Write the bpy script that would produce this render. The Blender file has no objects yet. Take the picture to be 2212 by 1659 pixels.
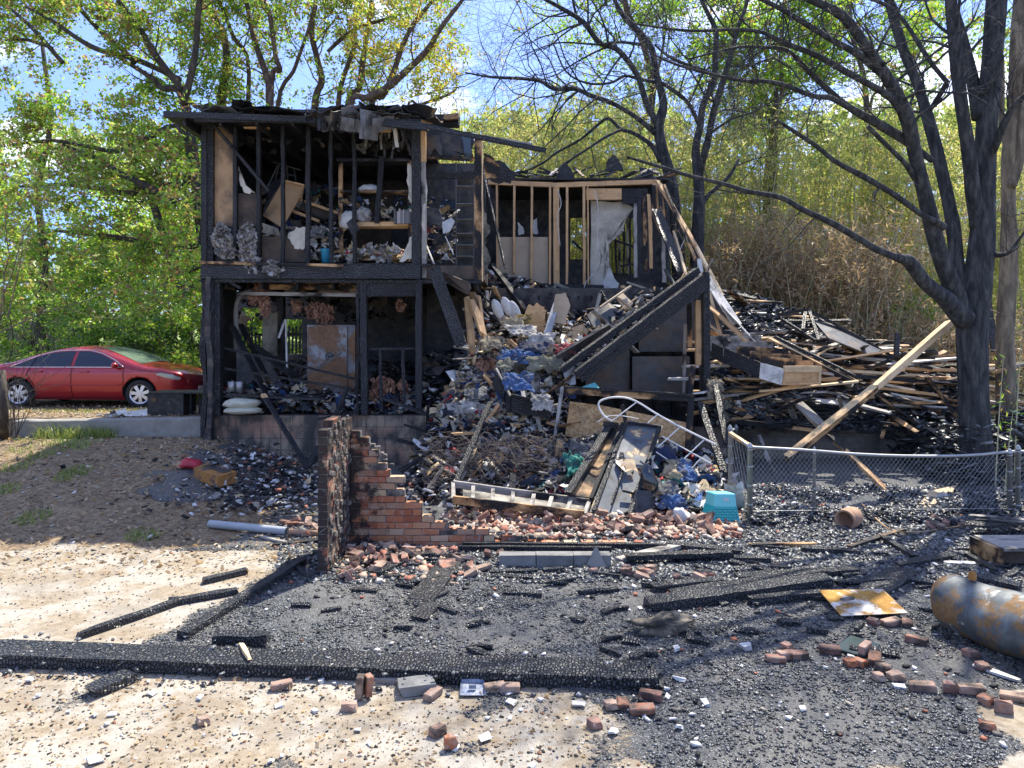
import bpy, math, random
import numpy as np
from mathutils import Vector, Matrix, noise as mnoise
R = math.radians
random.seed(7); rng = np.random.default_rng(7)
sc = bpy.context.scene
# ------------------------------------------------------------ camera
CAMZ = 2.5; F = 1600.0; HZ = 710.0; CU = 1106.0      # focal length / horizon / centre on a 2212 px wide frame
cam = bpy.data.cameras.new('camera'); camo = bpy.data.objects.new('camera', cam)
sc.collection.objects.link(camo); sc.camera = camo
camo.location = (0, 0, CAMZ); camo.rotation_euler = (R(90), 0, 0)
cam.sensor_width = 36.0; cam.lens = 36.0*F/2212.0
cam.shift_y = -(829.5-HZ)/2212.0; cam.clip_start = 0.1; cam.clip_end = 2000
# ------------------------------------------------------------ sky, sun, exposure
SUN_EL, SUN_AZ = R(56), R(28)          # azimuth measured from +Y towards +X
w = bpy.data.worlds.new('World'); sc.world = w; w.use_nodes = True
wn = w.node_tree; bg = wn.nodes['Background']; bg.inputs['Strength'].default_value = 0.15
sky = wn.nodes.new('ShaderNodeTexSky'); sky.sky_type = 'NISHITA'; sky.sun_disc = False
sky.sun_elevation = SUN_EL; sky.sun_rotation = SUN_AZ; sky.air_density = 1.0; sky.dust_density = 0.3; sky.ozone_density = 3.0
tc = wn.nodes.new('ShaderNodeTexCoord'); mp = wn.nodes.new('ShaderNodeMapping'); mp.inputs['Scale'].default_value = (1.6, 1.6, 4.0)
mp.inputs['Location'].default_value = (1.1, 2.3, 0.7)
cn = wn.nodes.new('ShaderNodeTexNoise'); cn.inputs['Scale'].default_value = 1.7; cn.inputs['Detail'].default_value = 7; cn.inputs['Roughness'].default_value = 0.55
cr = wn.nodes.new('ShaderNodeValToRGB'); cr.color_ramp.elements[0].position = 0.54; cr.color_ramp.elements[1].position = 0.68
mx = wn.nodes.new('ShaderNodeMixRGB'); mx.inputs['Color2'].default_value = (6.8, 6.6, 6.1, 1)
hs = wn.nodes.new('ShaderNodeHueSaturation'); hs.inputs['Saturation'].default_value = 1.0; hs.inputs['Hue'].default_value = 0.515; hs.inputs['Value'].default_value = 0.95
wn.links.new(tc.outputs['Generated'], mp.inputs['Vector']); wn.links.new(mp.outputs[0], cn.inputs['Vector'])
wn.links.new(cn.outputs['Fac'], cr.inputs['Fac']); wn.links.new(cr.outputs['Color'], mx.inputs['Fac'])
sz = wn.nodes.new('ShaderNodeSeparateXYZ'); wn.links.new(tc.outputs['Generated'], sz.inputs[0])
gr_ = wn.nodes.new('ShaderNodeValToRGB'); gr_.color_ramp.elements[0].color = (0.30, 0.40, 0.66, 1); gr_.color_ramp.elements[0].position = 0.05; gr_.color_ramp.elements[1].color = (1, 1, 1, 1); gr_.color_ramp.elements[1].position = 0.62
mu = wn.nodes.new('ShaderNodeMixRGB'); mu.blend_type = 'MULTIPLY'; mu.inputs['Fac'].default_value = 1
wn.links.new(sz.outputs[2], gr_.inputs['Fac']); wn.links.new(sky.outputs[0], hs.inputs['Color']); wn.links.new(hs.outputs[0], mu.inputs['Color1']); wn.links.new(gr_.outputs[0], mu.inputs['Color2']); wn.links.new(mu.outputs[0], mx.inputs['Color1']); wn.links.new(mx.outputs[0], bg.inputs['Color'])
sun = bpy.data.lights.new('sun', 'SUN'); sun.energy = 3.9; sun.angle = R(0.6); sun.color = (1.0, 0.93, 0.80)
suno = bpy.data.objects.new('sun', sun); sc.collection.objects.link(suno)
SD = Vector((math.sin(SUN_AZ)*math.cos(SUN_EL), math.cos(SUN_AZ)*math.cos(SUN_EL), math.sin(SUN_EL)))
suno.rotation_euler = SD.to_track_quat('Z', 'Y').to_euler()
sc.view_settings.view_transform = 'Standard'; sc.view_settings.look = 'None'; sc.view_settings.gamma = 1
sc.view_settings.exposure = 1.4
sc.render.engine = 'CYCLES'
sc.cycles.max_bounces = 7; sc.cycles.diffuse_bounces = 4; sc.cycles.glossy_bounces = 3; sc.cycles.transmission_bounces = 4; sc.cycles.transparent_max_bounces = 6

# ------------------------------------------------------------ geometry helpers
def P(u, v, D): return Vector(((u-CU)/F*D, D, CAMZ-(v-HZ)/F*D))
def sm(a, b, x):
    t = min(1.0, max(0.0, (x-a)/(b-a))); return t*t*(3-2*t)
def nz(x, y, z=0.0, s=1.0): return mnoise.noise(Vector((x*s, y*s, z)))
def hgt(x, y):
    """ground height"""
    left = 1-sm(-5.4, -3.3, x)
    h = left*0.62*sm(7.8, 12.8, y)
    h += (1-left)*0.13*sm(10.0, 12.6, y)
    up = 1-sm(-5.35, -5.15, x)                     # terrace behind the retaining wall
    t = sm(13.02, 13.14, y)*up
    h = h*(1-t)+t*(0.92-0.17*sm(13.5, 16.0, y))
    h += 1.0*sm(19, 42, y)*(1-sm(-6, 3, x))        # rising ground at left far
    h += 0.9*sm(19, 30, y)*sm(-6, 3, x)
    h += 0.10*sm(9.9, 10.6, y)*sm(2.6, 3.3, x)*(1-t)
    if y < 16:
        h += 0.035*nz(x, y, 3, 0.7)*sm(7.2, 8.5, y)
        c = charm(x, y)
        h += 0.02*c*(nz(x, y, 9, 5.0)*0.5+nz(x, y, 5, 1.6)+0.5)
    return h
def charm(x, y):
    """how much charcoal lies on the ground here"""
    n = 0.35*nz(x, y, 1, 0.9)+0.22*nz(x, y, 2, 3.1)
    u = CU+x/y*F if y > 1 else 0; v = HZ+CAMZ*F/y if y > 1 else 9999
    # slanted left border from (650,1215) to (250,1400) and along the long beam
    a = sm(-0.25, 0.25, (u-(650-(v-1215)*2.1))/260.0+n*0.7)*sm(1130, 1190, v)
    if v > 1455:
        edge = 560+ (1700-v)*1.1 + 330*nz(v*0.004, 0, 7)
        edge = 1180+250*nz(v*0.011, 3, 7)+ (0 if v > 1500 else -500*(1500-v)/45)
        a = sm(-0.3, 0.3, (u-edge)/400.0+n*2.6)*0.97
        a = max(a, 0.5*sm(0.35, 0.6, nz(x, y, 4, 1.9)))
        a *= 1-0.95*sm(-.15, .45, (u-2050)/300.0+(v-1620)/160.0+n*2.2)
    if v <= 1190:
        b = sm(-4.4, -2.8, x+n*1.2)*sm(14.5, 12.5, y) if y < 14.5 else 0
        a = max(a, 0.8*sm(-4.6, -3.2, x+n*1.5) if y < 14 else 0.3)
    a *= 1-0.85*(1-sm(-3.6, -2.9, x+n*.6))*sm(8.2, 9.0, y)
    # ash fan in front of the block wall
    d = math.hypot((x+4.1)/1.2, (y-11.5)/1.7)+n*2.2
    a = max(a, 0.85*(1-sm(0.7, 1.1, d)))
    return min(1.0, max(0.0, a))
def G(u, v, up=0.0):
    """point where the sight line meets the ground"""
    D = 4.0; last = None
    while D < 60:
        p = P(u, v, D)
        if p.z <= hgt(p.x, p.y)+up: break
        D += 0.02 if D < 20 else 0.2
    p = P(u, v, D); p.z = hgt(p.x, p.y)+up
    return p
def on(x, y, up=0): return Vector((x, y, hgt(x, y)+up))

COL = sc.collection
def tag(o, label=None, cat=None, group=None, kind=None):
    if label: o['label'] = label
    if cat: o['category'] = cat
    if group: o['group'] = group
    if kind: o['kind'] = kind
    return o
def empty(name, loc, label=None, cat=None, group=None, rz=0.0):
    o = bpy.data.objects.new(name, None); COL.objects.link(o); o.location = loc; o.rotation_euler = (0, 0, rz); o.empty_display_size = 0.1
    return tag(o, label, cat, group)
def mesh(name, vs, fs, m, parent=None, smooth=False, loc=None, rot=None, mats=None, idx=None):
    me = bpy.data.meshes.new(name)
    if isinstance(vs, np.ndarray):
        fs = np.asarray(fs)
        k = fs.shape[1]
        me.vertices.add(len(vs)); me.vertices.foreach_set('co', vs.astype(np.float32).ravel())
        me.loops.add(fs.size); me.loops.foreach_set('vertex_index', fs.astype(np.int32).ravel())
        me.polygons.add(len(fs)); me.polygons.foreach_set('loop_start', np.arange(0, fs.size, k, dtype=np.int32))
        me.update(calc_edges=True); me.validate()
    else:
        me.from_pydata([tuple(v) for v in vs], [], fs); me.update()
    for mm in (mats or [m]): me.materials.append(mm)
    if idx is not None: me.polygons.foreach_set('material_index', np.asarray(idx, dtype=np.int32))
    if smooth: me.polygons.foreach_set('use_smooth', [True]*len(me.polygons))
    o = bpy.data.objects.new(name, me); COL.objects.link(o)
    L = Vector(loc) if loc is not None else Vector((0, 0, 0))
    if parent is not None:
        o.parent = parent
        if abs(parent.rotation_euler.z) < 1e-9: L = L-Vector(parent.location)-(Vector(parent.parent.location) if parent.parent else Vector((0, 0, 0)))
    o.location = L
    if rot is not None: o.rotation_euler = rot
    return o
class MB:
    """collects boxes, tubes, sheets in world or local space -> one mesh"""
    def __init__(s): s.v = []; s.f = []; s.i = []
    def add(s, vs, fs, mi=0):
        n = len(s.v); s.v += [tuple(v) for v in vs]; s.f += [tuple(n+k for k in f) for f in fs]; s.i += [mi]*len(fs)
    def box(s, x0, y0, z0, x1, y1, z1, mi=0):
        s.add([(x0,y0,z0),(x1,y0,z0),(x1,y1,z0),(x0,y1,z0),(x0,y0,z1),(x1,y0,z1),(x1,y1,z1),(x0,y1,z1)],
              [(0,3,2,1),(4,5,6,7),(0,1,5,4),(1,2,6,5),(2,3,7,6),(3,0,4,7)], mi)
    def tube(s, pts, rad, n=8, mi=0, caps=True):
        pts = [Vector(p) for p in pts]
        if not isinstance(rad, (list, tuple)): rad = [rad]*len(pts)
        rings = []; up = Vector((0.13, 0.21, 0.97)); vs = []; fs = []
        for k, p in enumerate(pts):
            t = (pts[min(k+1, len(pts)-1)]-pts[max(k-1, 0)])
            if t.length < 1e-9: t = Vector((0, 0, 1))
            t.normalize(); a = t.cross(up)
            if a.length < 0.05: a = t.cross(Vector((1, 0, 0)))
            a.normalize(); b = t.cross(a)
            up = b if b.dot(up) > 0 else -b
            if b.dot(up) < 0: a = -a; b = -b
            for q in range(n):
                c = 2*math.pi*q/n; vs.append(p+(a*math.cos(c)+b*math.sin(c))*rad[k])
        for k in range(len(pts)-1):
            for q in range(n):
                q2 = (q+1) % n; fs.append((k*n+q, k*n+q2, (k+1)*n+q2, (k+1)*n+q))
        if caps: fs.append(tuple(range(n))[::-1]); fs.append(tuple((len(pts)-1)*n+q for q in range(n)))
        s.add(vs, fs, mi)
    def slab(s, pts, th, mi=0):
        """polygon (list of points, roughly planar) given thickness th along its normal"""
        pts = [Vector(p) for p in pts]; n = len(pts)
        nrm = Vector((0, 0, 0)); 
        for k in range(n): nrm += pts[k].cross(pts[(k+1) % n])
        nrm.normalize()
        if nrm.y > 0: nrm = -nrm
        vs = pts+[p-nrm*th for p in pts]
        fs = [tuple(range(n)), tuple(range(2*n-1, n-1, -1))]+[(k, n+k, n+(k+1) % n, (k+1) % n) for k in range(n)]
        s.add(vs, fs, mi)
    def build(s, name, m, parent=None, smooth=False, loc=None, mats=None, rot=None):
        return mesh(name, s.v, s.f, m, parent, smooth, loc, rot, mats, s.i if mats else None)
def orient(d, roll=0.0):
    x = Vector(d).normalized(); up = Vector((0, 0, 1)) if abs(x.z) < 0.95 else Vector((0, -1, 0))
    y = up.cross(x).normalized(); z = x.cross(y)
    M = Matrix((x, y, z)).transposed()
    return (M @ Matrix.Rotation(roll, 3, 'X')).to_euler()
def barmesh(L, w, t, jit=0.0, seg=None, jag=0.0, bend=0.0):
    seg = seg or max(2, min(24, int(L/0.18)+1)); vs = []; fs = []
    sd = random.random()*100
    for k in range(seg+1):
        x = -L/2+L*k/seg
        yo = jit*1.5*mnoise.noise(Vector((x*1.3, sd, 0))); zo = bend*(1-(2*k/seg-1)**2)
        e = 1-jag*0.5*random.random() if k in (0, seg) else 1
        for (a, b) in ((-1,-1),(1,-1),(1,1),(-1,1)):
            jx = (random.random()-0.5)*jag*0.6*w*2 if k in (0, seg) else 0
            vs.append((x+jx, yo+a*w/2*e+(random.random()-.5)*jit, zo+b*t/2*e+(random.random()-.5)*jit))
    for k in range(seg):
        for q in range(4): fs.append((k*4+q, k*4+(q+1) % 4, (k+1)*4+(q+1) % 4, (k+1)*4+q))
    fs.append((3, 2, 1, 0)); n = seg*4; fs.append((n, n+1, n+2, n+3))
    return vs, fs
def bar(name, a, b, w, t, m, parent=None, roll=0.0, jit=0.004, jag=0.15, bend=0.0, label=None, cat=None, group=None):
    """timber from a to b: w across, t thick; local X runs along it"""
    a = Vector(a); b = Vector(b); d = b-a
    vs, fs = barmesh(d.length, w, t, jit, None, jag, bend)
    o = mesh(name, vs, fs, m, parent, False, (a+b)/2, orient(d, roll))
    return tag(o, label, cat, group)
def catmull(pts, sub=5):
    out = []
    P_ = [pts[0]]+list(pts)+[pts[-1]]
    for i in range(1, len(P_)-2):
        p0, p1, p2, p3 = [np.array(q, float) for q in P_[i-1:i+3]]
        for k in range(sub):
            t = k/sub
            out.append(0.5*((2*p1)+(-p0+p2)*t+(2*p0-5*p1+4*p2-p3)*t*t+(-p0+3*p1-3*p2+p3)*t**3))
    out.append(np.array(pts[-1], float)); return out
def chips(pts, smin, smax, flat=0.4, elong=1.6, tilt=0.5, power=2.0):
    """numpy: distorted little blocks at pts -> verts, faces"""
    pts = np.asarray(pts, float); n = len(pts)
    s = smin+(smax-smin)*rng.random(n)**power
    base = np.array([(-1,-1,-1),(1,-1,-1),(1,1,-1),(-1,1,-1),(-1,-1,1),(1,-1,1),(1,1,1),(-1,1,1)], float)*0.5
    v = np.repeat(base[None], n, 0)*(1+(rng.random((n, 8, 3))-0.5)*0.7)
    dims = np.stack([s*(1+(elong-1)*rng.random(n)), s, s*flat*(0.5+rng.random(n))], 1)
    v *= dims[:, None, :]
    v = rotate(v, rng.random(n)*6.283, (rng.random(n)-.5)*2*tilt, (rng.random(n)-.5)*2*tilt)
    v += pts[:, None, :]
    f = np.array([(0,3,2,1),(4,5,6,7),(0,1,5,4),(1,2,6,5),(2,3,7,6),(3,0,4,7)])
    return v.reshape(-1, 3), (f[None]+8*np.arange(n)[:, None, None]).reshape(-1, 4)
def rotate(v, az, ax, ay):
    def rot(v, i, j, a):
        c, s = np.cos(a)[:, None], np.sin(a)[:, None]; vi = v[:, :, i]*c-v[:, :, j]*s; vj = v[:, :, i]*s+v[:, :, j]*c
        v = v.copy(); v[:, :, i] = vi; v[:, :, j] = vj; return v
    v = rot(v, 1, 2, ax); v = rot(v, 0, 2, ay); return rot(v, 0, 1, az)
def leaves(pts, size, aspect=0.5, droop=0.0, dirs=None):
    """folded diamond leaves"""
    pts = np.asarray(pts, float); n = len(pts); s = size*(0.6+0.8*rng.random(n))
    base = np.array([(0,0,0),(0.45,aspect*.5,0.06),(1,0,-0.05),(0.45,-aspect*.5,0.06)], float)
    v = np.repeat(base[None], n, 0)*s[:, None, None]
    v = rotate(v, rng.random(n)*6.283, rng.normal(0, 0.9, n), rng.normal(0, 0.6, n)-droop*-1.0)
    v += pts[:, None, :]
    return v.reshape(-1, 3), (np.arange(n)[:, None]*4+np.arange(4)[None])
# ------------------------------------------------------------ materials
class NT:
    def __init__(s, name):
        s.m = bpy.data.materials.new(name); s.m.use_nodes = True; s.t = s.m.node_tree; s.t.nodes.clear()
        s.out = s.t.nodes.new('ShaderNodeOutputMaterial')
    def n(s, typ, ins=None, **kw):
        nd = s.t.nodes.new('ShaderNode'+typ)
        for k, v in kw.items(): setattr(nd, k, v)
        for k, v in (ins or {}).items(): s.set(nd.inputs[k], v)
        return nd
    def set(s, sock, v):
        if isinstance(v, (int, float)) and sock.type == 'VECTOR': v = (v, v, v)
        if isinstance(v, (int, float)) and sock.type == 'RGBA': v = (v, v, v, 1)
        if isinstance(v, bpy.types.NodeSocket): s.t.links.new(v, sock)
        elif isinstance(v, (tuple, list)) and len(v) == 3 and sock.type == 'RGBA': sock.default_value = (*v, 1)
        else: sock.default_value = v
    def ramp(s, fac, stops, interp='LINEAR'):
        r = s.n('ValToRGB', {'Fac': fac}); e = r.color_ramp; e.interpolation = interp
        while len(e.elements) < len(stops): e.elements.new(0.5)
        for k, (p, c) in enumerate(stops):
            e.elements[k].position = p; e.elements[k].color = (*(c if isinstance(c, tuple) else (c, c, c)), 1)
        return r.outputs['Color']
    def noise(s, vec, scale, detail=4, rough=0.55, dist=0.0):
        return s.n('TexNoise', {'Vector': vec, 'Scale': scale, 'Detail': detail, 'Roughness': rough, 'Distortion': dist}).outputs['Fac']
    def mix(s, fac, a, b, blend='MIX'):
        r = s.n('MixRGB', blend_type=blend); s.set(r.inputs['Fac'], fac); s.set(r.inputs['Color1'], a); s.set(r.inputs['Color2'], b); return r.outputs[0]
    def math(s, op, a, b=0.0):
        r = s.n('Math', operation=op); s.set(r.inputs[0], a); s.set(r.inputs[1], b); return r.outputs[0]
    def scale(s, vec, sx, sy, sz, off=None):
        r = s.n('Mapping', {'Vector': vec, 'Scale': (sx, sy, sz)})
        if off is not None: s.t.links.new(off, r.inputs['Location'])
        return r.outputs[0]
    def objco(s): return s.n('TexCoord').outputs['Object']
    def world(s): return s.n('NewGeometry').outputs['Position']
    def orand(s): return s.n('ObjectInfo').outputs['Random']
    def island(s): return s.n('NewGeometry').outputs['Random Per Island']
    def rndco(s):
        """object coordinates shifted by a per-object random amount"""
        r = s.math('MULTIPLY', s.orand(), 37.0)
        return s.n('VectorMath', {0: s.objco(), 1: r}, operation='ADD').outputs[0]
    def bump(s, h, strength=0.5, dist=0.01, normal=None):
        b = s.n('Bump', {'Height': h, 'Strength': strength, 'Distance': dist})
        if normal is not None: s.set(b.inputs['Normal'], normal)
        return b.outputs[0]
    def fin(s, col, rough=0.8, normal=None, metal=0.0, spec=0.4, **kw):
        b = s.n('BsdfPrincipled', {'Base Color': col, 'Roughness': rough, 'Metallic': metal, 'Specular IOR Level': spec})
        for k, v in kw.items(): s.set(b.inputs[k.replace('_', ' ')], v)
        if normal is not None: s.set(b.inputs['Normal'], normal)
        s.t.links.new(b.outputs[0], s.out.inputs[0]); return s.m
M = {}
def char_parts(s, co, cell=28.0, lo=0.010, hi=0.045):
    """alligatored charcoal: colour, bump height"""
    c2 = s.n('VectorMath', {0: co, 1: s.n('TexNoise', {'Vector': co, 'Scale': cell*0.35}).outputs['Color']}, operation='ADD').outputs[0]
    c2 = s.n('MixRGB', {'Fac': 0.06, 'Color1': co, 'Color2': c2}).outputs[0]
    v = s.n('TexVoronoi', {'Vector': s.scale(co, 1.5, 0.9, 0.9), 'Scale': cell, 'Randomness': 0.8}, feature='DISTANCE_TO_EDGE').outputs['Distance']
    e = s.ramp(v, [(0.0, 0.0), (0.10, 0.35), (0.22, 0.9), (0.4, 1.0)])
    n = s.noise(co, cell*3, 3)
    col = s.ramp(n, [(0.3, (lo*0.9, lo*1.0, lo*1.12)), (0.62, (hi*0.9, hi, hi*1.12)), (0.8, (hi*2.1, hi*2.2, hi*2.35))])
    col = s.mix(e, (0.006, 0.006, 0.007), col)
    return col, s.math('ADD', e, s.math('MULTIPLY', n, 0.5)), e
def m_char(name, cell=28.0, lo=0.016, hi=0.06, rough=0.42, bs=0.9):
    s = NT(name); co = s.rndco(); col, h, e_ = char_parts(s, co, cell, lo, hi)
    big = s.noise(co, 2.2, 4)
    col = s.mix(s.mix(1.0, s.ramp(big, [(0.5, 0.0), (0.72, 0.5)]), e_, 'MULTIPLY'), col, (0.13, 0.13, 0.128))     # ash bloom; its pale tone also paints highlights onto the char
    M[name] = s.fin(col, rough, s.bump(h, bs, 0.012), spec=0.5)
m_char('char', 24.0, 0.010, 0.055, 0.4, 1.0); m_char('char_big', 27.0, 0.016, 0.08, 0.36, 1.0); m_char('char_fine', 30.0, 0.010, 0.06, 0.42, 1.0)  # char_big is paler: highlights of the beam top put into its colour
def m_wood(name, c1, c2, burn=None, rough=0.7, grey=0.0):
    s = NT(name); co = s.rndco()
    g = s.noise(s.scale(co, 1.2, 22, 22), 2.0, 6, 0.6, 0.4); g2 = s.noise(s.scale(co, 0.5, 5, 5), 2.0, 3)
    col = s.ramp(s.math('ADD', s.math('MULTIPLY', g, 0.6), s.math('MULTIPLY', g2, 0.4)), [(0.32, c2), (0.62, c1)])
    kn = s.n('TexVoronoi', {'Vector': s.scale(co, 1.0, 3, 3), 'Scale': 3.0}).outputs['Distance']
    col = s.mix(s.ramp(kn, [(0.05, 0.7), (0.12, 0.0)]), col, tuple(x*0.35 for x in c2))
    # grime
    col = s.mix(s.ramp(s.noise(co, 5.0, 6, 0.7), [(0.5, 0.0), (0.75, 0.6)]), col, (0.10, 0.085, 0.07))
    h = g
    if burn is not None:
        bn = s.noise(s.scale(co, 1.0, 1.6, 1.6), 1.7, 5, 0.6)
        f = s.ramp(bn, [(burn-0.03, 0.0), (burn+0.03, 1.0)])
        sc_ = s.ramp(bn, [(burn-0.11, 0.0), (burn, 1.0)])
        col = s.mix(sc_, col, tuple(x*0.32 for x in c2))
        cc, ch, _ = char_parts(s, co, 30.0)
        col = s.mix(f, col, cc); h = s.mix(f, g, ch)
    M[name] = s.fin(col, rough, s.bump(h, 0.5, 0.006), spec=0.3)
m_wood('pine', (0.66, 0.44, 0.23), (0.46, 0.26, 0.11))
m_wood('pine_light', (0.74, 0.56, 0.34), (0.52, 0.35, 0.18))
m_wood('pine_scorched', (0.60, 0.38, 0.19), (0.36, 0.19, 0.08), 0.54)
m_wood('pine_half', (0.62, 0.41, 0.21), (0.38, 0.21, 0.09), 0.50)
m_wood('mostly_char', (0.34, 0.24, 0.14), (0.2, 0.12, 0.06), 0.40)
m_wood('grey_wood', (0.40, 0.38, 0.34), (0.22, 0.2, 0.18), 0.60)
m_wood('white_board', (0.72, 0.70, 0.65), (0.52, 0.5, 0.45), 0.64)
def m_plain(name, col, rough=0.7, var=0.25, sc_=6.0, dirt=0.35, dcol=(0.06, 0.055, 0.05), metal=0.0, bump=0.3, spec=0.4, thr=0.5):
    s = NT(name); co = s.rndco(); n = s.noise(co, sc_, 6, 0.65)
    c = s.ramp(n, [(0.25, tuple(x*(1-var) for x in col)), (0.75, tuple(min(1, x*(1+var)) for x in col))])
    if dirt: c = s.mix(s.ramp(s.noise(co, sc_*0.6, 7, 0.7), [(thr-0.04, 0.0), (thr+0.18, dirt)]), c, dcol)
    M[name] = s.fin(c, rough, s.bump(n, bump, 0.01), metal, spec)
m_plain('soot', (0.036, 0.038, 0.042), 0.6, 0.8, 6.0, 0.9, (0.13, 0.115, 0.095), bump=1.0, thr=0.52)  # soot whose paler blotches paint char highlights into the colour
m_plain('soot_brown', (0.10, 0.075, 0.055), 0.8, 0.5, 2.5, 0.9, (0.02, 0.02, 0.02))
m_plain('drywall', (0.58, 0.55, 0.46), 0.85, 0.12, 3.0, 0.55, (0.12, 0.10, 0.08))
m_plain('drywall_burnt', (0.40, 0.37, 0.30), 0.85, 0.25, 2.5, 0.95, (0.03, 0.03, 0.03), thr=0.44)
m_plain('beige_panel', (0.44, 0.36, 0.26), 0.8, 0.15, 2.0, 0.5, (0.09, 0.07, 0.05))
m_plain('white_stuff', (0.60, 0.60, 0.58), 0.7, 0.15, 8.0, 0.5, (0.22, 0.2, 0.18))
m_plain('concrete', (0.27, 0.26, 0.23), 0.9, 0.2, 5.0, 0.6, (0.12, 0.115, 0.10))
m_plain('concrete_dark', (0.20, 0.20, 0.19), 0.9, 0.25, 4.0, 0.6, (0.06, 0.06, 0.06))
m_plain('pink_fluff', (0.36, 0.20, 0.135), 0.95, 0.3, 12.0, 0.5, (0.10, 0.06, 0.05), bump=1.0)
m_plain('grey_fluff', (0.40, 0.385, 0.36), 0.95, 0.5, 14.0, 0.9, (0.07, 0.06, 0.055), bump=1.0, thr=.45)
m_plain('mattress', (0.52, 0.51, 0.40), 0.9, 0.15, 6.0, 0.4)
m_plain('galvanised', (0.40, 0.41, 0.41), 0.5, 0.2, 9.0, 0.3, (0.2, 0.18, 0.15), 0.6)
m_plain('dark_metal', (0.08, 0.085, 0.09), 0.5, 0.4, 5.0, 0.6, (0.16, 0.10, 0.06), 0.5)
m_plain('white_metal', (0.75, 0.74, 0.70), 0.5, 0.1, 10.0, 0.3, (0.3, 0.26, 0.2))
m_plain('clay', (0.40, 0.24, 0.15), 0.85, 0.2, 8.0, 0.5, (0.12, 0.09, 0.07))
m_plain('pvc', (0.36, 0.39, 0.41), 0.5, 0.08, 6.0, 0.3, (0.3, 0.27, 0.23))
m_plain('teal', (0.03, 0.42, 0.42), 0.4, 0.1, 5.0, 0.12, (0.1, 0.12, 0.12), bump=0.05)
m_plain('teal_top', (0.16, 0.55, 0.55), 0.35, 0.15, 3.0, 0.25, (0.05, 0.3, 0.3), bump=0.05)  # lighter copy of teal: the basket's sunlit top put into the colour
m_plain('blue_plastic', (0.04, 0.30, 0.46), 0.4, 0.1, 5.0, 0.1, bump=0.05)
m_plain('rubber', (0.02, 0.02, 0.022), 0.8, 0.2, 8.0, 0.3, (0.1, 0.09, 0.07))
m_plain('alloy', (0.62, 0.62, 0.64), 0.3, 0.05, 8.0, 0.0, metal=0.8, bump=0.0)
m_plain('red_plastic', (0.45, 0.03, 0.05), 0.5, 0.2, 6.0, 0.3)
m_plain('root', (0.20, 0.17, 0.12), 0.9, 0.6, 12.0, 0.95, (0.025, 0.025, 0.025), bump=1.0, thr=0.42)
m_plain('fence_black', (0.035, 0.03, 0.028), 0.85, 0.4, 6.0, 0.5)
m_plain('fence_grey', (0.22, 0.20, 0.17), 0.85, 0.3, 6.0, 0.5)
# plywood / osb
s = NT('osb'); co = s.rndco(); v = s.n('TexVoronoi', {'Vector': s.scale(co, 1, 1, 1), 'Scale': 30.0, 'Randomness': 1.0}).outputs['Color']
c = s.ramp(s.n('SeparateColor', {0: v}).outputs[0], [(0.0, (0.36, 0.21, 0.09)), (0.5, (0.52, 0.33, 0.15)), (1.0, (0.62, 0.43, 0.22))])
c = s.mix(s.ramp(s.noise(co, 2.2, 5, 0.6), [(0.55, 0.0), (0.68, 0.85)]), c, (0.09, 0.055, 0.03))
M['osb'] = s.fin(c, 0.75, s.bump(s.noise(co, 30), 0.3, 0.004))
s = NT('panel_tan'); co = s.rndco(); c = s.ramp(s.noise(co, 2.5, 4), [(0.3, (0.34, 0.21, 0.11)), (0.7, (0.50, 0.33, 0.18))])
c = s.mix(s.ramp(s.noise(co, 2.0, 5, 0.6), [(0.44, 0.0), (0.62, 0.9)]), c, (0.10, 0.075, 0.055)); M['panel_tan'] = s.fin(c, 0.8)
# rusty metals
def m_rust(name, base, rust, thr, rough=0.4, metal=0.5, scl=3.0, extra=None):
    s = NT(name); co = s.rndco(); n = s.noise(co, scl, 7, 0.65, 0.3); n2 = s.noise(co, scl*6, 5, 0.7)
    b = s.ramp(s.noise(s.scale(co, 1, 1, 1), scl*0.8, 4, 0.6, 1.2), [(0.3, tuple(x*0.55 for x in base)), (0.5, base), (0.7, tuple(min(1, x*1.7) for x in base))])
    r = s.ramp(n2, [(0.3, tuple(x*0.5 for x in rust)), (0.7, rust)])
    f = s.ramp(n, [(thr, 0.0), (thr+0.07, 1.0)]); c = s.mix(f, b, r)
    if extra: c = s.mix(s.ramp(s.noise(co, scl*1.7, 4, 0.5, 0.8), [(0.62, 0.0), (0.68, 0.8)]), c, extra)
    M[name] = s.fin(c, s.mix(f, rough, 0.85), s.bump(n2, 0.3, 0.006), s.math('MULTIPLY', s.math('SUBTRACT', 1.0, f), metal))
m_rust('tank', (0.11, 0.125, 0.13), (0.27, 0.16, 0.07), 0.47, 0.55, 0.2, 4.5, (0.40, 0.39, 0.36))
m_rust('rust_sheet', (0.60, 0.56, 0.50), (0.52, 0.27, 0.05), 0.46, 0.5, 0.1, 3.0)
m_rust('rust_box', (0.06, 0.06, 0.065), (0.46, 0.22, 0.06), 0.40, 0.6, 0.2, 4.0)
m_rust('safe', (0.20, 0.21, 0.22), (0.25, 0.145, 0.085), 0.42, 0.6, 0.2, 2.4)
m_rust('burnt_cabinet', (0.035, 0.035, 0.033), (0.24, 0.13, 0.05), 0.58, 0.7, 0.1, 6.0)
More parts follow.
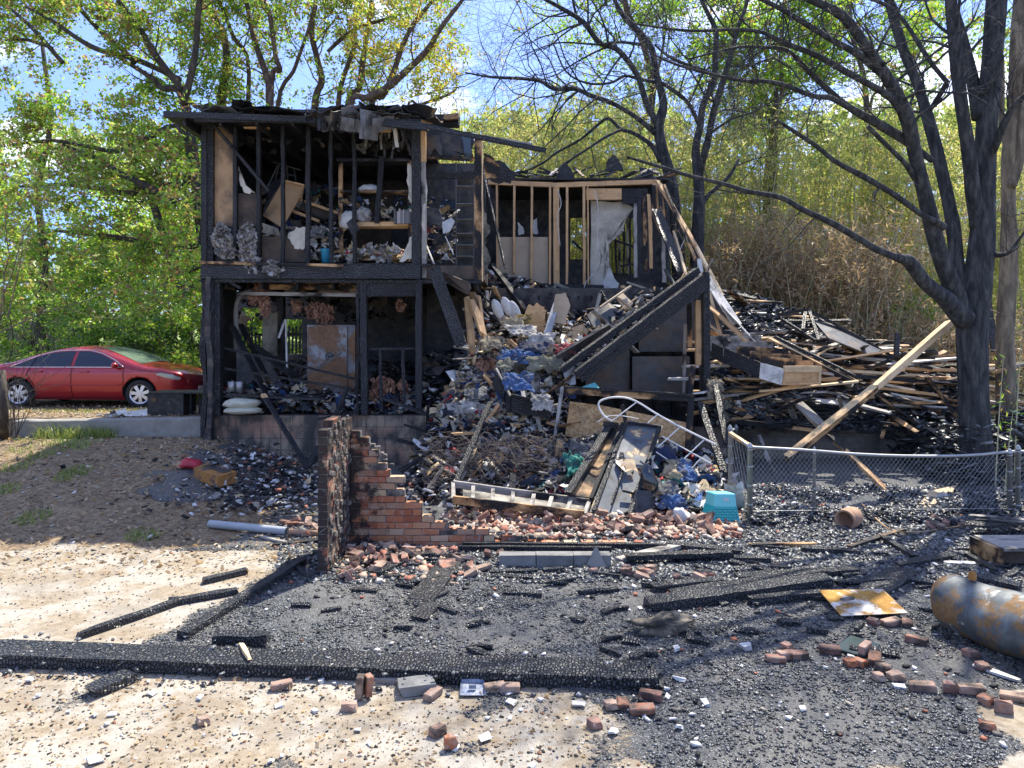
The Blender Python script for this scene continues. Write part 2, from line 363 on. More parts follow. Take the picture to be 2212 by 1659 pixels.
# masonry
def m_brick(name, rnd):
    s = NT(name); co = s.rndco(); r = s.island() if rnd == 'island' else s.orand()
    c = s.ramp(r, [(0.0, (0.20, 0.10, 0.075)), (0.2, (0.30, 0.15, 0.11)), (0.38, (0.36, 0.235, 0.18)), (0.52, (0.38, 0.27, 0.20)), (0.66, (0.22, 0.11, 0.09)), (0.8, (0.40, 0.31, 0.23)), (0.9, (0.31, 0.17, 0.12)), (1.0, (0.36, 0.14, 0.07))])
    n = s.noise(co, 14.0, 6, 0.7)
    c = s.mix(s.ramp(n, [(0.47, 0.0), (0.62, 0.75)]), c, (0.40, 0.33, 0.27))
    c = s.mix(s.ramp(s.noise(co, 3.5, 6, 0.7), [(0.47, 0.0), (0.60, 0.85)]), c, (0.03, 0.028, 0.028))
    M[name] = s.fin(c, 0.9, s.bump(n, 0.6, 0.006), spec=0.2)
m_brick('brick', 'island'); m_brick('brick_loose', 'object')
s = NT('mortar'); co = s.rndco(); n = s.noise(co, 9, 6, 0.7); c = s.ramp(n, [(0.35, (0.03, 0.03, 0.03)), (0.52, (0.13, 0.12, 0.11)), (0.7, (0.36, 0.31, 0.27))]); M['mortar'] = s.fin(c, 0.95, s.bump(n, 0.8, 0.01))
s = NT('block'); co = s.world(); cc = s.n('CombineXYZ', {0: s.n('SeparateXYZ', {0: co}).outputs[0], 1: s.n('SeparateXYZ', {0: co}).outputs[2]}).outputs[0]
bt = s.n('TexBrick', {'Vector': cc, 'Scale': 1.0, 'Brick Width': 0.4, 'Row Height': 0.2, 'Mortar Size': 0.006, 'Color1': (0.34, 0.28, 0.20), 'Color2': (0.25, 0.20, 0.155), 'Mortar': (0.08, 0.07, 0.065)})
c = bt.outputs['Color']
c = s.mix(s.ramp(s.noise(s.scale(co, 0.8, 1, 1.2), 1.4, 4), [(0.52, 0.0), (0.62, 0.6)]), c, (0.40, 0.20, 0.13))
c = s.mix(s.ramp(s.noise(s.scale(co, 1.0, 1, 0.7), 2.1, 7, 0.62), [(0.42, 0.0), (0.56, 0.93)]), c, (0.05, 0.05, 0.05))
st = s.ramp(s.noise(s.scale(co, 16, 1, 1.2), 1.0, 3), [(0.55, 0.0), (0.7, 0.7)]); c = s.mix(st, c, (0.035, 0.033, 0.03))
M['block'] = s.fin(c, 0.92, s.bump(s.math('ADD', bt.outputs['Fac'], s.math('MULTIPLY', s.noise(co, 30), -0.5)), -0.5, 0.008))
s = NT('block_pale'); co = s.world(); cc = s.n('CombineXYZ', {0: s.n('SeparateXYZ', {0: co}).outputs[0], 1: s.n('SeparateXYZ', {0: co}).outputs[2]}).outputs[0]
bt = s.n('TexBrick', {'Vector': cc, 'Scale': 1.0, 'Brick Width': 0.4, 'Row Height': 0.2, 'Mortar Size': 0.005, 'Color1': (0.24, 0.21, 0.18), 'Color2': (0.20, 0.18, 0.15), 'Mortar': (0.12, 0.11, 0.10)})
c = s.mix(s.ramp(s.noise(co, 2.3, 6, 0.6), [(0.42, 0.0), (0.65, 0.85)]), bt.outputs['Color'], (0.06, 0.055, 0.05)); M['block_pale'] = s.fin(c, 0.92)
# bark
def m_bark(name, c1, c2, c3, sc_=9.0):
    s = NT(name); co = s.world(); n = s.noise(s.scale(co, 1, 1, 0.22), sc_, 6, 0.65, 0.3); f = s.noise(s.scale(co, 1, 1, 0.35), sc_*4, 4, 0.6)
    c = s.ramp(n, [(0.3, c1), (0.5, c2), (0.72, c3)]); h = s.math('ADD', n, s.math('MULTIPLY', f, 0.5))
    M[name] = s.fin(c, 0.85, s.bump(h, 1.0, 0.03), spec=0.25)
m_bark('bark_char', (0.012, 0.013, 0.015), (0.042, 0.045, 0.048), (0.115, 0.115, 0.11), 12.0)
m_bark('bark_brown', (0.05, 0.034, 0.03), (0.115, 0.08, 0.068), (0.22, 0.165, 0.14))
m_bark('bark_dark', (0.03, 0.027, 0.025), (0.07, 0.06, 0.05), (0.13, 0.11, 0.09))
m_bark('bark_pale', (0.05, 0.042, 0.032), (0.17, 0.14, 0.10), (0.36, 0.30, 0.21), 7.0)
# leaves
def m_leaf(name, stops, trans=0.55):
    s = NT(name); c = s.ramp(s.island(), stops)
    d = s.n('BsdfDiffuse', {'Color': c}).outputs[0]; t = s.n('BsdfTranslucent', {'Color': s.mix(0.35, c, (1.0, 0.95, 0.35), 'MULTIPLY')}).outputs[0]
    g = s.n('BsdfGlossy', {'Roughness': 0.45, 'Color': (1, 1, 1)}).outputs[0]
    a = s.n('MixShader', {0: trans, 1: d, 2: t}).outputs[0]; b = s.n('MixShader', {0: 0.04, 1: a, 2: g}).outputs[0]
    s.t.links.new(b, s.out.inputs[0]); M[name] = s.m
m_leaf('leaf_green', [(0.0, (0.10, 0.22, 0.03)), (0.3, (0.20, 0.40, 0.04)), (0.6, (0.34, 0.56, 0.06)), (0.8, (0.52, 0.66, 0.08)), (0.92, (0.42, 0.28, 0.08)), (1.0, (0.30, 0.16, 0.08))], 0.62)
m_leaf('leaf_oak', [(0.0, (0.11, 0.24, 0.04)), (0.3, (0.26, 0.48, 0.06)), (0.6, (0.50, 0.66, 0.09)), (0.74, (0.50, 0.38, 0.12)), (0.82, (0.40, 0.22, 0.12)), (1.0, (0.28, 0.14, 0.09))], 0.58)
m_leaf('leaf_yellow', [(0.0, (0.22, 0.32, 0.04)), (0.4, (0.48, 0.54, 0.08)), (0.7, (0.66, 0.54, 0.08)), (1.0, (0.48, 0.26, 0.1))], 0.6)
m_leaf('leaf_bush', [(0.0, (0.05, 0.12, 0.02)), (0.4, (0.12, 0.26, 0.03)), (0.8, (0.26, 0.44, 0.05)), (1.0, (0.44, 0.56, 0.08))], 0.55)
m_leaf('leaf_bamboo', [(0.0, (0.20, 0.30, 0.08)), (0.35, (0.48, 0.55, 0.16)), (0.7, (0.70, 0.66, 0.24)), (1.0, (0.66, 0.50, 0.25))], 0.6)
m_leaf('leaf_dead', [(0.0, (0.26, 0.17, 0.10)), (0.5, (0.46, 0.33, 0.2)), (1.0, (0.60, 0.47, 0.3))], 0.4)
m_leaf('leaf_far', [(0.0, (0.16, 0.26, 0.07)), (0.5, (0.34, 0.44, 0.12)), (1.0, (0.54, 0.56, 0.22))], 0.55)
m_leaf('grass', [(0.0, (0.12, 0.20, 0.04)), (0.6, (0.28, 0.36, 0.08)), (1.0, (0.45, 0.42, 0.16))], 0.4)
m_leaf('culm', [(0.0, (0.26, 0.28, 0.12)), (0.5, (0.44, 0.42, 0.24)), (1.0, (0.56, 0.48, 0.34))], 0.0)
# scatter colours
def m_isl(name, stops, rough=0.8, interp='CONSTANT', nscale=12, dirt=0.5, spec=0.3):
    s = NT(name); c = s.ramp(s.island(), stops, interp); co = s.world(); n = s.noise(co, nscale, 5, 0.6)
    if dirt: c = s.mix(s.ramp(n, [(0.5, 0.0), (0.7, dirt)]), c, (0.04, 0.04, 0.04))
    M[name] = s.fin(c, rough, s.bump(n, 0.5, 0.01), spec=spec)
m_isl('cloth', [(0.0, (0.03, 0.03, 0.035)), (0.2, (0.55, 0.54, 0.50)), (0.38, (0.05, 0.055, 0.07)), (0.47, (0.03, 0.06, 0.15)), (0.58, (0.25, 0.23, 0.2)), (0.68, (0.40, 0.32, 0.2)), (0.77, (0.04, 0.05, 0.08)), (0.86, (0.62, 0.62, 0.62)), (0.93, (0.02, 0.02, 0.02)), (0.955, (0.30, 0.04, 0.05)), (0.975, (0.05, 0.20, 0.2))], 0.9, dirt=0.6)
m_isl('cloth_pale', [(0.0, (0.62, 0.60, 0.54)), (0.3, (0.45, 0.40, 0.30)), (0.5, (0.70, 0.69, 0.66)), (0.68, (0.16, 0.15, 0.14)), (0.78, (0.55, 0.42, 0.24)), (0.9, (0.06, 0.14, 0.35)), (0.96, (0.5, 0.05, 0.06))], 0.9, dirt=0.45)
m_isl('cloth_blue', [(0.0, (0.03, 0.07, 0.20)), (0.25, (0.05, 0.11, 0.27)), (0.45, (0.02, 0.035, 0.09)), (0.75, (0.10, 0.20, 0.38)), (0.9, (0.3, 0.3, 0.3))], 0.9, dirt=0.4)
m_isl('chip_char', [(0.0, (0.02, 0.022, 0.025)), (0.25, (0.045, 0.05, 0.056)), (0.55, (0.085, 0.093, 0.10)), (0.85, (0.14, 0.15, 0.155)), (0.965, (0.26, 0.265, 0.27))], 0.38, 'CONSTANT', 20, 0.0, 0.6)
m_isl('chip_mixed', [(0.0, (0.02, 0.02, 0.022)), (0.4, (0.05, 0.05, 0.055)), (0.55, (0.62, 0.60, 0.56)), (0.7, (0.10, 0.09, 0.08)), (0.8, (0.34, 0.30, 0.24)), (0.87, (0.32, 0.12, 0.07)), (0.93, (0.70, 0.70, 0.69))], 0.7, 'CONSTANT', 20, 0.25)
m_isl('chip_sand', [(0.0, (0.40, 0.34, 0.25)), (0.3, (0.26, 0.2, 0.13)), (0.5, (0.05, 0.045, 0.04)), (0.78, (0.55, 0.53, 0.5)), (0.86, (0.26, 0.12, 0.07)), (0.94, (0.34, 0.21, 0.07))], 0.85, 'CONSTANT', 20, 0.1)
m_isl('chip_brick', [(0.0, (0.30, 0.13, 0.09)), (0.22, (0.42, 0.31, 0.23)), (0.5, (0.50, 0.43, 0.35)), (0.72, (0.24, 0.12, 0.09)), (0.84, (0.05, 0.045, 0.04)), (0.92, (0.6, 0.52, 0.42))], 0.9, 'CONSTANT', 20, 0.3)
m_isl('splinter', [(0.0, (0.60, 0.46, 0.28)), (0.4, (0.46, 0.30, 0.15)), (0.7, (0.68, 0.58, 0.42)), (0.85, (0.06, 0.05, 0.04))], 0.8, 'CONSTANT', 20, 0.4)
# car
s = NT('car_paint'); M['car_paint'] = s.fin((0.36, 0.012, 0.022), 0.32, None, 0.35, 0.5, Coat_Weight=0.9, Coat_Roughness=0.06)
s = NT('car_glass'); M['car_glass'] = s.fin((0.012, 0.016, 0.022), 0.05, None, 0.0, 0.9)
s = NT('windscreen'); M['windscreen'] = s.fin((0.14, 0.20, 0.15), 0.08, None, 0.0, 0.9)
s = NT('lens'); M['lens'] = s.fin((0.42, 0.42, 0.36), 0.15, None, 0.1, 0.8)
s = NT('chrome'); M['chrome'] = s.fin((0.7, 0.7, 0.7), 0.15, None, 1.0)
s = NT('black_gap'); M['black_gap'] = s.fin((0.006, 0.006, 0.006), 0.8)
s = NT('car_line'); M['car_line'] = s.fin((0.03, 0.004, 0.005), 0.6)
s = NT('glass_grey'); M['glass_grey'] = s.fin((0.045, 0.06, 0.06), 0.12, None, 0.0, 0.7)
s = NT('book'); M['book'] = s.fin(s.ramp(s.island(), [(0, (0.3, 0.3, 0.3)), (0.5, (0.04, 0.04, 0.05)), (1, (0.45, 0.43, 0.4))]), 0.8)
# ------------------------------------------------------------ ground
def axis(a, b, step, lo, hi, g=1.25):
    xs = list(np.arange(a, b+1e-6, step)); d = step
    while xs[-1] < hi: d *= g; xs.append(xs[-1]+d)
    d = step
    while xs[0] > lo: d *= g; xs.insert(0, xs[0]-d)
    return np.array(xs)
XS = axis(-7.6, 7.4, 0.055, -300, 300); YS = axis(3.9, 12.9, 0.055, -40, 480)
YS = np.array(sorted(list(YS)+[13.03, 13.13])); 
gv = []; ch = []; sd_ = []; gr = []
for y in YS:
    for x in XS:
        gv.append((x, y, hgt(x, y)))
        ch.append(charm(x, y) if y < 16 else 0.0)
        n = nz(x, y, 11, 0.8)*0.5+nz(x, y, 12, 2.6)*0.25
        sd_.append(1-sm(7.9, 9.0, y+n*1.6+0.10*(x+5)) if y < 16 else 0.0)
        gr.append(max(sm(17.5, 20, y+n*2), 0.55*sm(0.12, 0.35, nz(x, y, 20, 0.9))*sm(9.5, 11.5, y)*(1-sm(-6.2, -5.4, x))))
nx = len(XS); gf = [(j*nx+i, j*nx+i+1, (j+1)*nx+i+1, (j+1)*nx+i) for j in range(len(YS)-1) for i in range(nx-1)]
s = NT('ground_mat'); co = s.world()
A = lambda n_: s.n('Attribute', attribute_name=n_).outputs['Fac']
n1 = s.noise(co, 2.2, 8, 0.65); n2 = s.noise(co, 14, 6, 0.7); n3 = s.noise(co, 60, 4, 0.7); n4 = s.noise(co, 0.8, 5, 0.6)
# slab / sand
sand = s.ramp(n2, [(0.3, (0.17, 0.13, 0.085)), (0.55, (0.29, 0.24, 0.17)), (0.75, (0.39, 0.345, 0.27))])
conc = s.ramp(n2, [(0.3, (0.31, 0.29, 0.245)), (0.7, (0.41, 0.385, 0.33))])
sand = s.mix(s.ramp(n1, [(0.44, 0.0), (0.56, 0.85)]), sand, conc)
sand = s.mix(s.ramp(s.noise(co, 1.3, 6, 0.7, 0.5), [(0.5, 0.0), (0.62, 0.6)]), sand, (0.21, 0.18, 0.14))
dk = s.ramp(s.noise(co, 34, 5, 0.75), [(0.60, 0.0), (0.68, 0.85)]); sand = s.mix(dk, sand, (0.09, 0.07, 0.055))
sand = s.mix(s.ramp(s.noise(co, 7.0, 7, 0.75), [(0.58, 0.0), (0.66, 0.7)]), sand, (0.16, 0.12, 0.08))
dirt = s.ramp(n2, [(0.28, (0.07, 0.048, 0.028)), (0.5, (0.22, 0.158, 0.092)), (0.72, (0.40, 0.31, 0.19))])
dirt = s.mix(s.ramp(n1, [(0.45, 0.0), (0.7, 0.6)]), dirt, (0.105, 0.078, 0.05))
dirt = s.mix(s.ramp(n3, [(0.62, 0.0), (0.7, 0.6)]), dirt, (0.45, 0.41, 0.35))
fs_ = s.ramp(s.math('ADD', A('sand'), s.math('MULTIPLY', s.math('SUBTRACT', n2, 0.5), 0.8)), [(0.42, 0.0), (0.6, 1.0)])
col = s.mix(fs_, dirt, sand)
grass_c = s.ramp(n2, [(0.3, (0.09, 0.13, 0.03)), (0.6, (0.20, 0.27, 0.06)), (0.8, (0.28, 0.26, 0.10))])
fg = s.ramp(s.math('ADD', A('grassy'), s.math('MULTIPLY', s.math('SUBTRACT', n2, 0.5), 1.2)), [(0.45, 0.0), (0.65, 1.0)])
col = s.mix(fg, col, grass_c)
# charcoal litter
vo = s.n('TexVoronoi', {'Vector': co, 'Scale': 110.0, 'Randomness': 1.0}); vr = s.n('SeparateColor', {0: vo.outputs['Color']}).outputs[0]
cc = s.ramp(vr, [(0.0, (0.02, 0.022, 0.025)), (0.3, (0.05, 0.055, 0.06)), (0.6, (0.10, 0.107, 0.113)), (0.85, (0.17, 0.18, 0.185)), (1.0, (0.40, 0.40, 0.39))])
cc = s.mix(s.ramp(n4, [(0.42, 0.0), (0.58, 0.75)]), cc, (0.20, 0.195, 0.18))
fc = s.ramp(s.math('ADD', A('char'), s.math('ADD', s.math('MULTIPLY', s.math('SUBTRACT', n2, 0.5), 0.9), s.math('MULTIPLY', s.math('SUBTRACT', n3, 0.5), 0.9))), [(0.45, 0.0), (0.58, 1.0)])
col = s.mix(fc, col, cc)
h = s.math('ADD', s.math('MULTIPLY', n2, 0.6), s.math('MULTIPLY', s.math('ADD', vo.outputs['Distance'], s.math('MULTIPLY', vr, 0.8)), s.math('MULTIPLY', fc, 0.9)))
gm = s.fin(col, s.mix(fc, 0.95, 0.5), s.bump(h, 0.8, 0.02), spec=0.35)
ground = mesh('ground', gv, gf, gm, smooth=True)
for nm, arr in (('char', ch), ('sand', sd_), ('grassy', gr)):
    at = ground.data.attributes.new(nm, 'FLOAT', 'POINT'); at.data.foreach_set('value', arr)
tag(ground, kind='structure')
# road seen behind the car
s = NT('road_mat'); co = s.world(); M['road_mat'] = s.fin(s.ramp(s.noise(co, 3, 5), [(0.3, (0.26, 0.25, 0.24)), (0.7, (0.36, 0.35, 0.33))]), 0.9)
vs = []; fs = []
for k in range(25):
    x = -36+k*1.15; off = max(0, x+14)*0.10
    for y in (20.5+off, 22.5+off, 24.5+off, 26.0+off): vs.append((x, y, hgt(x, y)+0.03))
for k in range(24):
    for q in range(3): a = k*4+q; fs.append((a, a+4, a+5, a+1))
tag(mesh('road', vs, fs, M['road_mat'], smooth=True), kind='structure')

# ------------------------------------------------------------ retaining wall left of the house
mb = MB(); n = 26; prof = []
for k in range(n+1):
    x = -8.65+(-5.32+8.65)*k/n; top = 0.90+0.05*k/n+0.012*nz(x, 0, 5, 3)
    for (y, z) in ((12.86, hgt(x, 12.8)-0.25), (12.84, top-0.015), (12.87, top), (13.08, top+0.004), (13.10, top-0.4)): prof.append((x, y+0.01*nz(x, z, 8, 2.5), z))
mb.add(prof, [(k*5+q, (k+1)*5+q, (k+1)*5+q+1, k*5+q+1) for k in range(n) for q in range(4)]+[(0, 1, 2, 3, 4), tuple(n*5+q for q in (4, 3, 2, 1, 0))])
tag(mb.build('retaining_wall', M['concrete']), 'low grey concrete retaining wall running from the house corner below the red car', 'wall')

# ------------------------------------------------------------ broken brick wall
BL, BH, BT = 0.205, 0.066, 0.10
s = NT('brick_sooty'); co = s.world(); r = s.island()
c = s.ramp(r, [(0.0, (0.24, 0.085, 0.05)), (0.2, (0.42, 0.15, 0.08)), (0.38, (0.48, 0.22, 0.12)), (0.52, (0.50, 0.36, 0.24)), (0.66, (0.28, 0.12, 0.08)), (0.8, (0.52, 0.40, 0.25)), (0.9, (0.42, 0.18, 0.10)), (1.0, (0.50, 0.22, 0.09))])
n = s.noise(co, 14.0, 6, 0.7); c = s.mix(s.ramp(n, [(0.5, 0.0), (0.66, 0.7)]), c, (0.42, 0.36, 0.3))
sx = s.n('SeparateXYZ', {0: co}).outputs; f = s.math('ADD', s.math('MULTIPLY', s.math('ADD', sx[0], 1.62), -1.9), s.math('MULTIPLY', s.math('SUBTRACT', s.noise(co, 5.0, 6, 0.7), 0.47), 4.2))
c = s.mix(s.ramp(f, [(0.0, 0.0), (0.5, 0.95)]), c, (0.028, 0.027, 0.027)); M['brick_sooty'] = s.fin(c, 0.9, s.bump(n, 0.8, 0.008), spec=0.2)
wall = empty('brick_wall', (-1.9, 8.6, 0), 'stepped ruin of a red brick wall with a tall narrow end, soot on its left side', 'brick wall')
steps = [(687, 912), (750, 914), (757, 930), (775, 945), (790, 958), (812, 972), (830, 992), (848, 1013), (858, 1035), (870, 1050), (885, 1065), (905, 1090), (935, 1108), (955, 1124), (990, 1134), (1060, 1146), (1085, 1158), (1180, 1163), (1420, 1168)]
def topz(x):
    u = CU+x/8.6*F
    for (a, va), (b, vb) in zip(steps, steps[1:]):
        if a <= u < b: return CAMZ-(va+(vb-va)*(u-a)/(b-a)-HZ)/F*8.6
    return 2 if u < 687 else 0.0
mb = MB(); mo = MB()
def brk(mb, x0, y0, z0, x1, y1, z1):
    j = lambda: random.uniform(-.005, .005)
    mb.add([(x+j(), y+j(), z+j()*.6) for x, y, z in ((x0,y0,z0),(x1,y0,z0),(x1,y1,z0),(x0,y1,z0),(x0,y0,z1),(x1,y0,z1),(x1,y1,z1),(x0,y1,z1))],
           [(0,3,2,1),(4,5,6,7),(0,1,5,4),(1,2,6,5),(2,3,7,6),(3,0,4,7)])
for c in range(24):
    z = -0.03+c*0.0755; x = -1.86-(BL/2 if c % 2 else 0)
    while x < 1.7:
        x1 = x+BL-0.008
        if z+BH <= topz((x+x1)/2)+0.03 and x1 > -1.86:
            a = max(x, -1.86)
            edge = z+BH+.0755 > topz((x+x1)/2+BL/2)+0.03
            if edge and random.random() < .45: x1 = x+BL*random.uniform(.45, .8)
            brk(mb, a, 8.55+(random.uniform(-.012, .012) if edge else 0), z, x1, 8.65, z+BH)
            mo.box(a, 8.559, z-0.012, min(x1+0.012, 2), 8.645, z+BH-0.006)
        x += BL
# side return running towards the camera
for c in range(22):
    z = -0.03+c*0.0755; y = 7.5-(BL/2 if c % 2 else 0)
    while y < 8.66:
        y1 = y+BL-0.008; tz = 1.57-0.12*max(0, y-7.8)+0.04*math.sin(y*9)
        if z+BH <= tz and y1 > 7.5:
            a = max(y, 7.5); brk(mb, -1.965, a, z, -1.868, min(y1, 8.66), z+BH)
            mo.box(-1.958, a+0.004, z-0.012, -1.872, min(y1, 8.66)-0.002, z+BH-0.006)
        y += BL
mo2 = MB()   # lumpy mortar on the inner side
for k in range(120):
    y = random.uniform(7.52, 8.5); z = random.uniform(0.0, 1.5); r_ = random.uniform(.02, .05)
    mo2.box(-1.875, y, z, -1.868+r_*0.35, y+r_*1.6, z+r_)
for k in range(90):
    x = random.uniform(-1.86, 0.3); z = topz(x)+random.uniform(-.03, .02); r_ = random.uniform(.012, .03); brk(mo2, x, 8.55+random.random()*.05, z, x+r_*1.8, 8.6+r_*1.5, z+r_)
mb.build('brickwork', M['brick_sooty'], wall); mo.build('mortar', M['mortar'], wall); mo2.build('mortar_crust', M['mortar'], wall)

# ------------------------------------------------------------ the burned house
HY = 12.8
house = empty('burned_house', (-3.0, 15.0, 0.1), 'burned-out two-storey house with charred studs, open rooms and a collapsed right side', 'house')
def hb(name, u0, v0, u1, v1, d0, d1, m, jag=0.0):
    """axis-aligned block covering picture rect at depth d0, reaching back to d1"""
    a = P(u0, v0, d0); b = P(u1, v1, d0); mb = MB(); mb.box(min(a.x, b.x), d0, min(a.z, b.z), max(a.x, b.x), d1, max(a.z, b.z))
    return mb.build(name, M[m], house)
def hbar(name, u0, v0, D0, u1, v1, D1, w, t, m, roll=0.0, jit=0.006, jag=0.2, bend=0.0):
    return bar(name, P(u0, v0, D0), P(u1, v1, D1), w, t, M[m], house, roll, jit, jag, bend)
# foundation of concrete block along the front, and its return at the left
mb = MB(); a = P(462, 897, HY)
xs = np.linspace(a.x, P(975, 897, HY).x, 12)
mb.box(a.x, HY+0.02, -0.3, P(1010, 897, HY).x, HY+0.22, a.z); mb.box(a.x, HY+0.221, -0.3, a.x+0.2, 20.5, a.z)
mb.build('foundation_wall', M['block'], house)
mb = MB(); mb.box(P(462, 897, HY).x+0.21, HY+0.23, a.z-0.14, 0.2, 20.5, a.z-0.02); mb.build('lower_floor', M['soot_brown'], house)
m_plain('pier', (0.05, 0.05, 0.052), 0.85, 0.6, 9.0, 0.8, (0.24, 0.17, 0.11), bump=1.0, thr=0.55)
# rough stone/brick corner pier
for (u0, u1, d0, vb, mm) in ((437, 446, -.04, 985, 'char'), (446, 455, -.10, 992, 'pier'), (455, 463, -.05, 960, 'char_fine'), (440, 449, .08, 900, 'mostly_char'), (449, 461, .05, 990, 'pier')):
    hbar('corner_board', (u0+u1)/2, 597, HY+d0, (u0+u1)/2+random.uniform(-2, 3), vb, HY+d0, (u1-u0)/F*HY*1.08, .10, mm, 0, .035, .3)
# lower storey posts, header, rails
hbar('post', 470, 604, HY, 470, 896, HY, 0.14, 0.15, 'char', jag=0)
hbar('post', 786, 604, HY, 788, 896, HY-.02, 0.115, 0.12, 'char_big', jag=0)
hbar('post', 773, 604, HY, 772, 893, HY, 0.045, 0.05, 'char_fine', jit=0.02)
hbar('post', 905, 604, HY, 905, 888, HY, 0.11, 0.12, 'char_big', jag=0)
hb('header', 777, 604, 908, 640, HY-.03, HY+.06, 'char_fine')
hb('rim_beam', 433, 573, 908, 602, HY-.12, HY+.05, 'char_big')
hbar('ledger', 433, 606, HY-.06, 1040, 609, HY-.02, 0.05, 0.06, 'char')
hbar('sill_plate', 433, 567, HY-.10, 742, 574, HY-.12, 0.10, 0.05, 'pine_half', jit=0.012)
hbar('sill_plate', 742, 572, HY-.05, 930, 573, HY-.05, 0.10, 0.045, 'char')
hbar('rail', 788, 754, HY, 902, 753, HY, 0.05, 0.045, 'char_fine')
for u in (822, 871): hbar('baluster', u, 756, HY, u+2, 890, HY, 0.05, 0.05, 'char_fine', jit=.015)
# upper storey front framing
hb('corner_post', 434, 262, 446, 567, HY-.02, HY+.12, 'char_fine'); hb('corner_post', 447, 262, 460, 567, HY, HY+.14, 'char')
for u0, u1, j in ((505, 513, .006), (556, 564, .008), (609, 616, .014), (662, 671, .014), (712, 719, .014), (762, 769, .014)):
    hbar('stud', (u0+u1)/2, 268, HY, (u0+u1)/2+random.uniform(-2, 2), 568, HY, (u1-u0)/F*HY, 0.09, 'char_fine', jit=j)
hb('corner_post', 889, 262, 908, 570, HY-.03, HY+.14, 'char_big')
hbar('brace', 463, 272, HY-.07, 581, 413, HY-.07, 0.10, 0.05, 'char_fine', jit=.012)
hb('top_plate', 430, 257, 905, 268, HY-.06, HY+.12, 'char')
hbar('top_plate', 800, 283, HY+.02, 845, 284, HY+.02, 0.05, 0.03, 'pine')
hbar('trim', 528, 276, HY+.02, 582, 277, HY+.02, 0.06, 0.03, 'pine')
# wall panels left in the bays
hb('wall_panel', 462, 268, 505, 490, HY+.08, HY+.10, 'panel_tan')
hb('wall_panel', 513, 418, 556, 492, HY+.08, HY+.10, 'soot_brown')
hb('wall_panel', 462, 488, 556, 566, HY+.10, HY+.12, 'soot')
hb('wall_panel', 566, 512, 668, 566, HY+.12, HY+.14, 'soot_brown')
m_plain('rack_dark', (0.15, 0.155, 0.16), 0.5, 0.4, 7, 0.7)
def ragged(name, pts, D, th, m, parent, jitter=3.0, sub=3, tiltD=0.0):
    """sheet with a torn outline given in picture pixels at depth D"""
    out = []
    for k in range(len(pts)):
        a = np.array(pts[k], float); b = np.array(pts[(k+1) % len(pts)], float)
        for q in range(sub):
            p = a+(b-a)*q/sub; p += (rng.random(2)-.5)*jitter*2*(1 if q else .3); out.append(p)
    dd = lambda p: D+tiltD*(p[1]-pts[0][1])/100
    vs = [P(p[0], p[1], dd(p)) for p in out]; n = len(vs)
    c = sum(vs, Vector())/n; vs2 = [v+Vector((0, th, 0)) for v in vs]
    allv = vs+vs2+[c, c+Vector((0, th, 0))]; fs = []
    for k in range(n):
        k2 = (k+1) % n; fs += [(2*n, k2, k), (2*n+1, n+k, n+k2), (k, k2, n+k2, n+k)]
    return mesh(name, allv, fs, M[m], parent)
ragged('drywall', [(514, 355), (520, 400), (528, 416), (540, 418), (552, 416), (536, 408), (524, 390)], HY+.06, .012, 'drywall', house)
ragged('drywall', [(566, 480), (600, 492), (612, 520), (604, 512), (566, 503)], HY+.10, .012, 'drywall_burnt', house, 3)
ragged('drywall', [(621, 505), (640, 490), (664, 492), (668, 520), (655, 540), (636, 537), (628, 522)], HY+.10, .012, 'drywall', house, 3)
ragged('drywall', [(881, 355), (889, 355), (889, 440), (882, 430), (878, 390)], HY+.05, .012, 'drywall', house, 3)
ragged('drywall', [(884, 520), (893, 500), (892, 560), (862, 566), (872, 545)], HY+.05, .012, 'drywall', house, 3)
ragged('drywall', [(912, 400), (919, 385), (922, 430), (918, 500), (910, 480)], HY+.02, .012, 'drywall', house, 3)
ragged('drywall', [(1043, 450), (1052, 470), (1058, 500), (1048, 530), (1060, 560), (1045, 600), (1042, 560)], HY+.4, .012, 'drywall_burnt', house, 4)
# fluffy insulation
def fluff(name, spots, D, m, parent, thick=0.12, dens=60, sz=(.03, .09)):
    """shredded hanging wool: many small crumpled shreds"""
    pts = []
    for (u, v, ru, rv) in spots:
        for _ in range(int(dens*ru*rv/90)+12):
            a = random.uniform(0, 6.28); r_ = random.random()**.6; q = (u+ru*r_*math.cos(a), v+rv*r_*math.sin(a))
            pts.append(P(q[0], q[1], D+random.uniform(-thick, thick*.5)))
    n = len(pts); res = 4; pts = np.array([tuple(p) for p in pts]); s_ = sz[0]+(sz[1]-sz[0])*rng.random(n)**2
    g = np.stack(np.meshgrid(np.linspace(-.5, .5, res), np.linspace(-.5, .5, res)), -1).reshape(-1, 2)
    v = np.zeros((n, res*res, 3)); v[:, :, 0] = g[None, :, 0]; v[:, :, 2] = g[None, :, 1]*(1+1.2*rng.random((n, 1))); v[:, :, 1] = .9*(rng.random((n, res*res))-.5)
    v += (rng.random(v.shape)-.5)*.5; v *= s_[:, None, None]; v = rotate(v, rng.random(n)*6.283, rng.normal(0, .5, n), rng.normal(0, .5, n)); v += pts[:, None, :]
    fl = np.array([(j*res+i, j*res+i+1, (j+1)*res+i+1, (j+1)*res+i) for j in range(res-1) for i in range(res-1)])
    return mesh(name, v.reshape(-1, 3), (fl[None]+res*res*np.arange(n)[:, None, None]).reshape(-1, 4), M[m], parent, True)
fluff('insulation', [(482, 520, 20, 32), (474, 510, 8, 28), (497, 545, 12, 14)], HY+.02, 'grey_fluff', house)
fluff('insulation', [(534, 515, 18, 28), (535, 548, 17, 22), (545, 572, 16, 16)], HY-.02, 'grey_fluff', house)
fluff('insulation', [(590, 580, 18, 14)], HY-.05, 'grey_fluff', house)
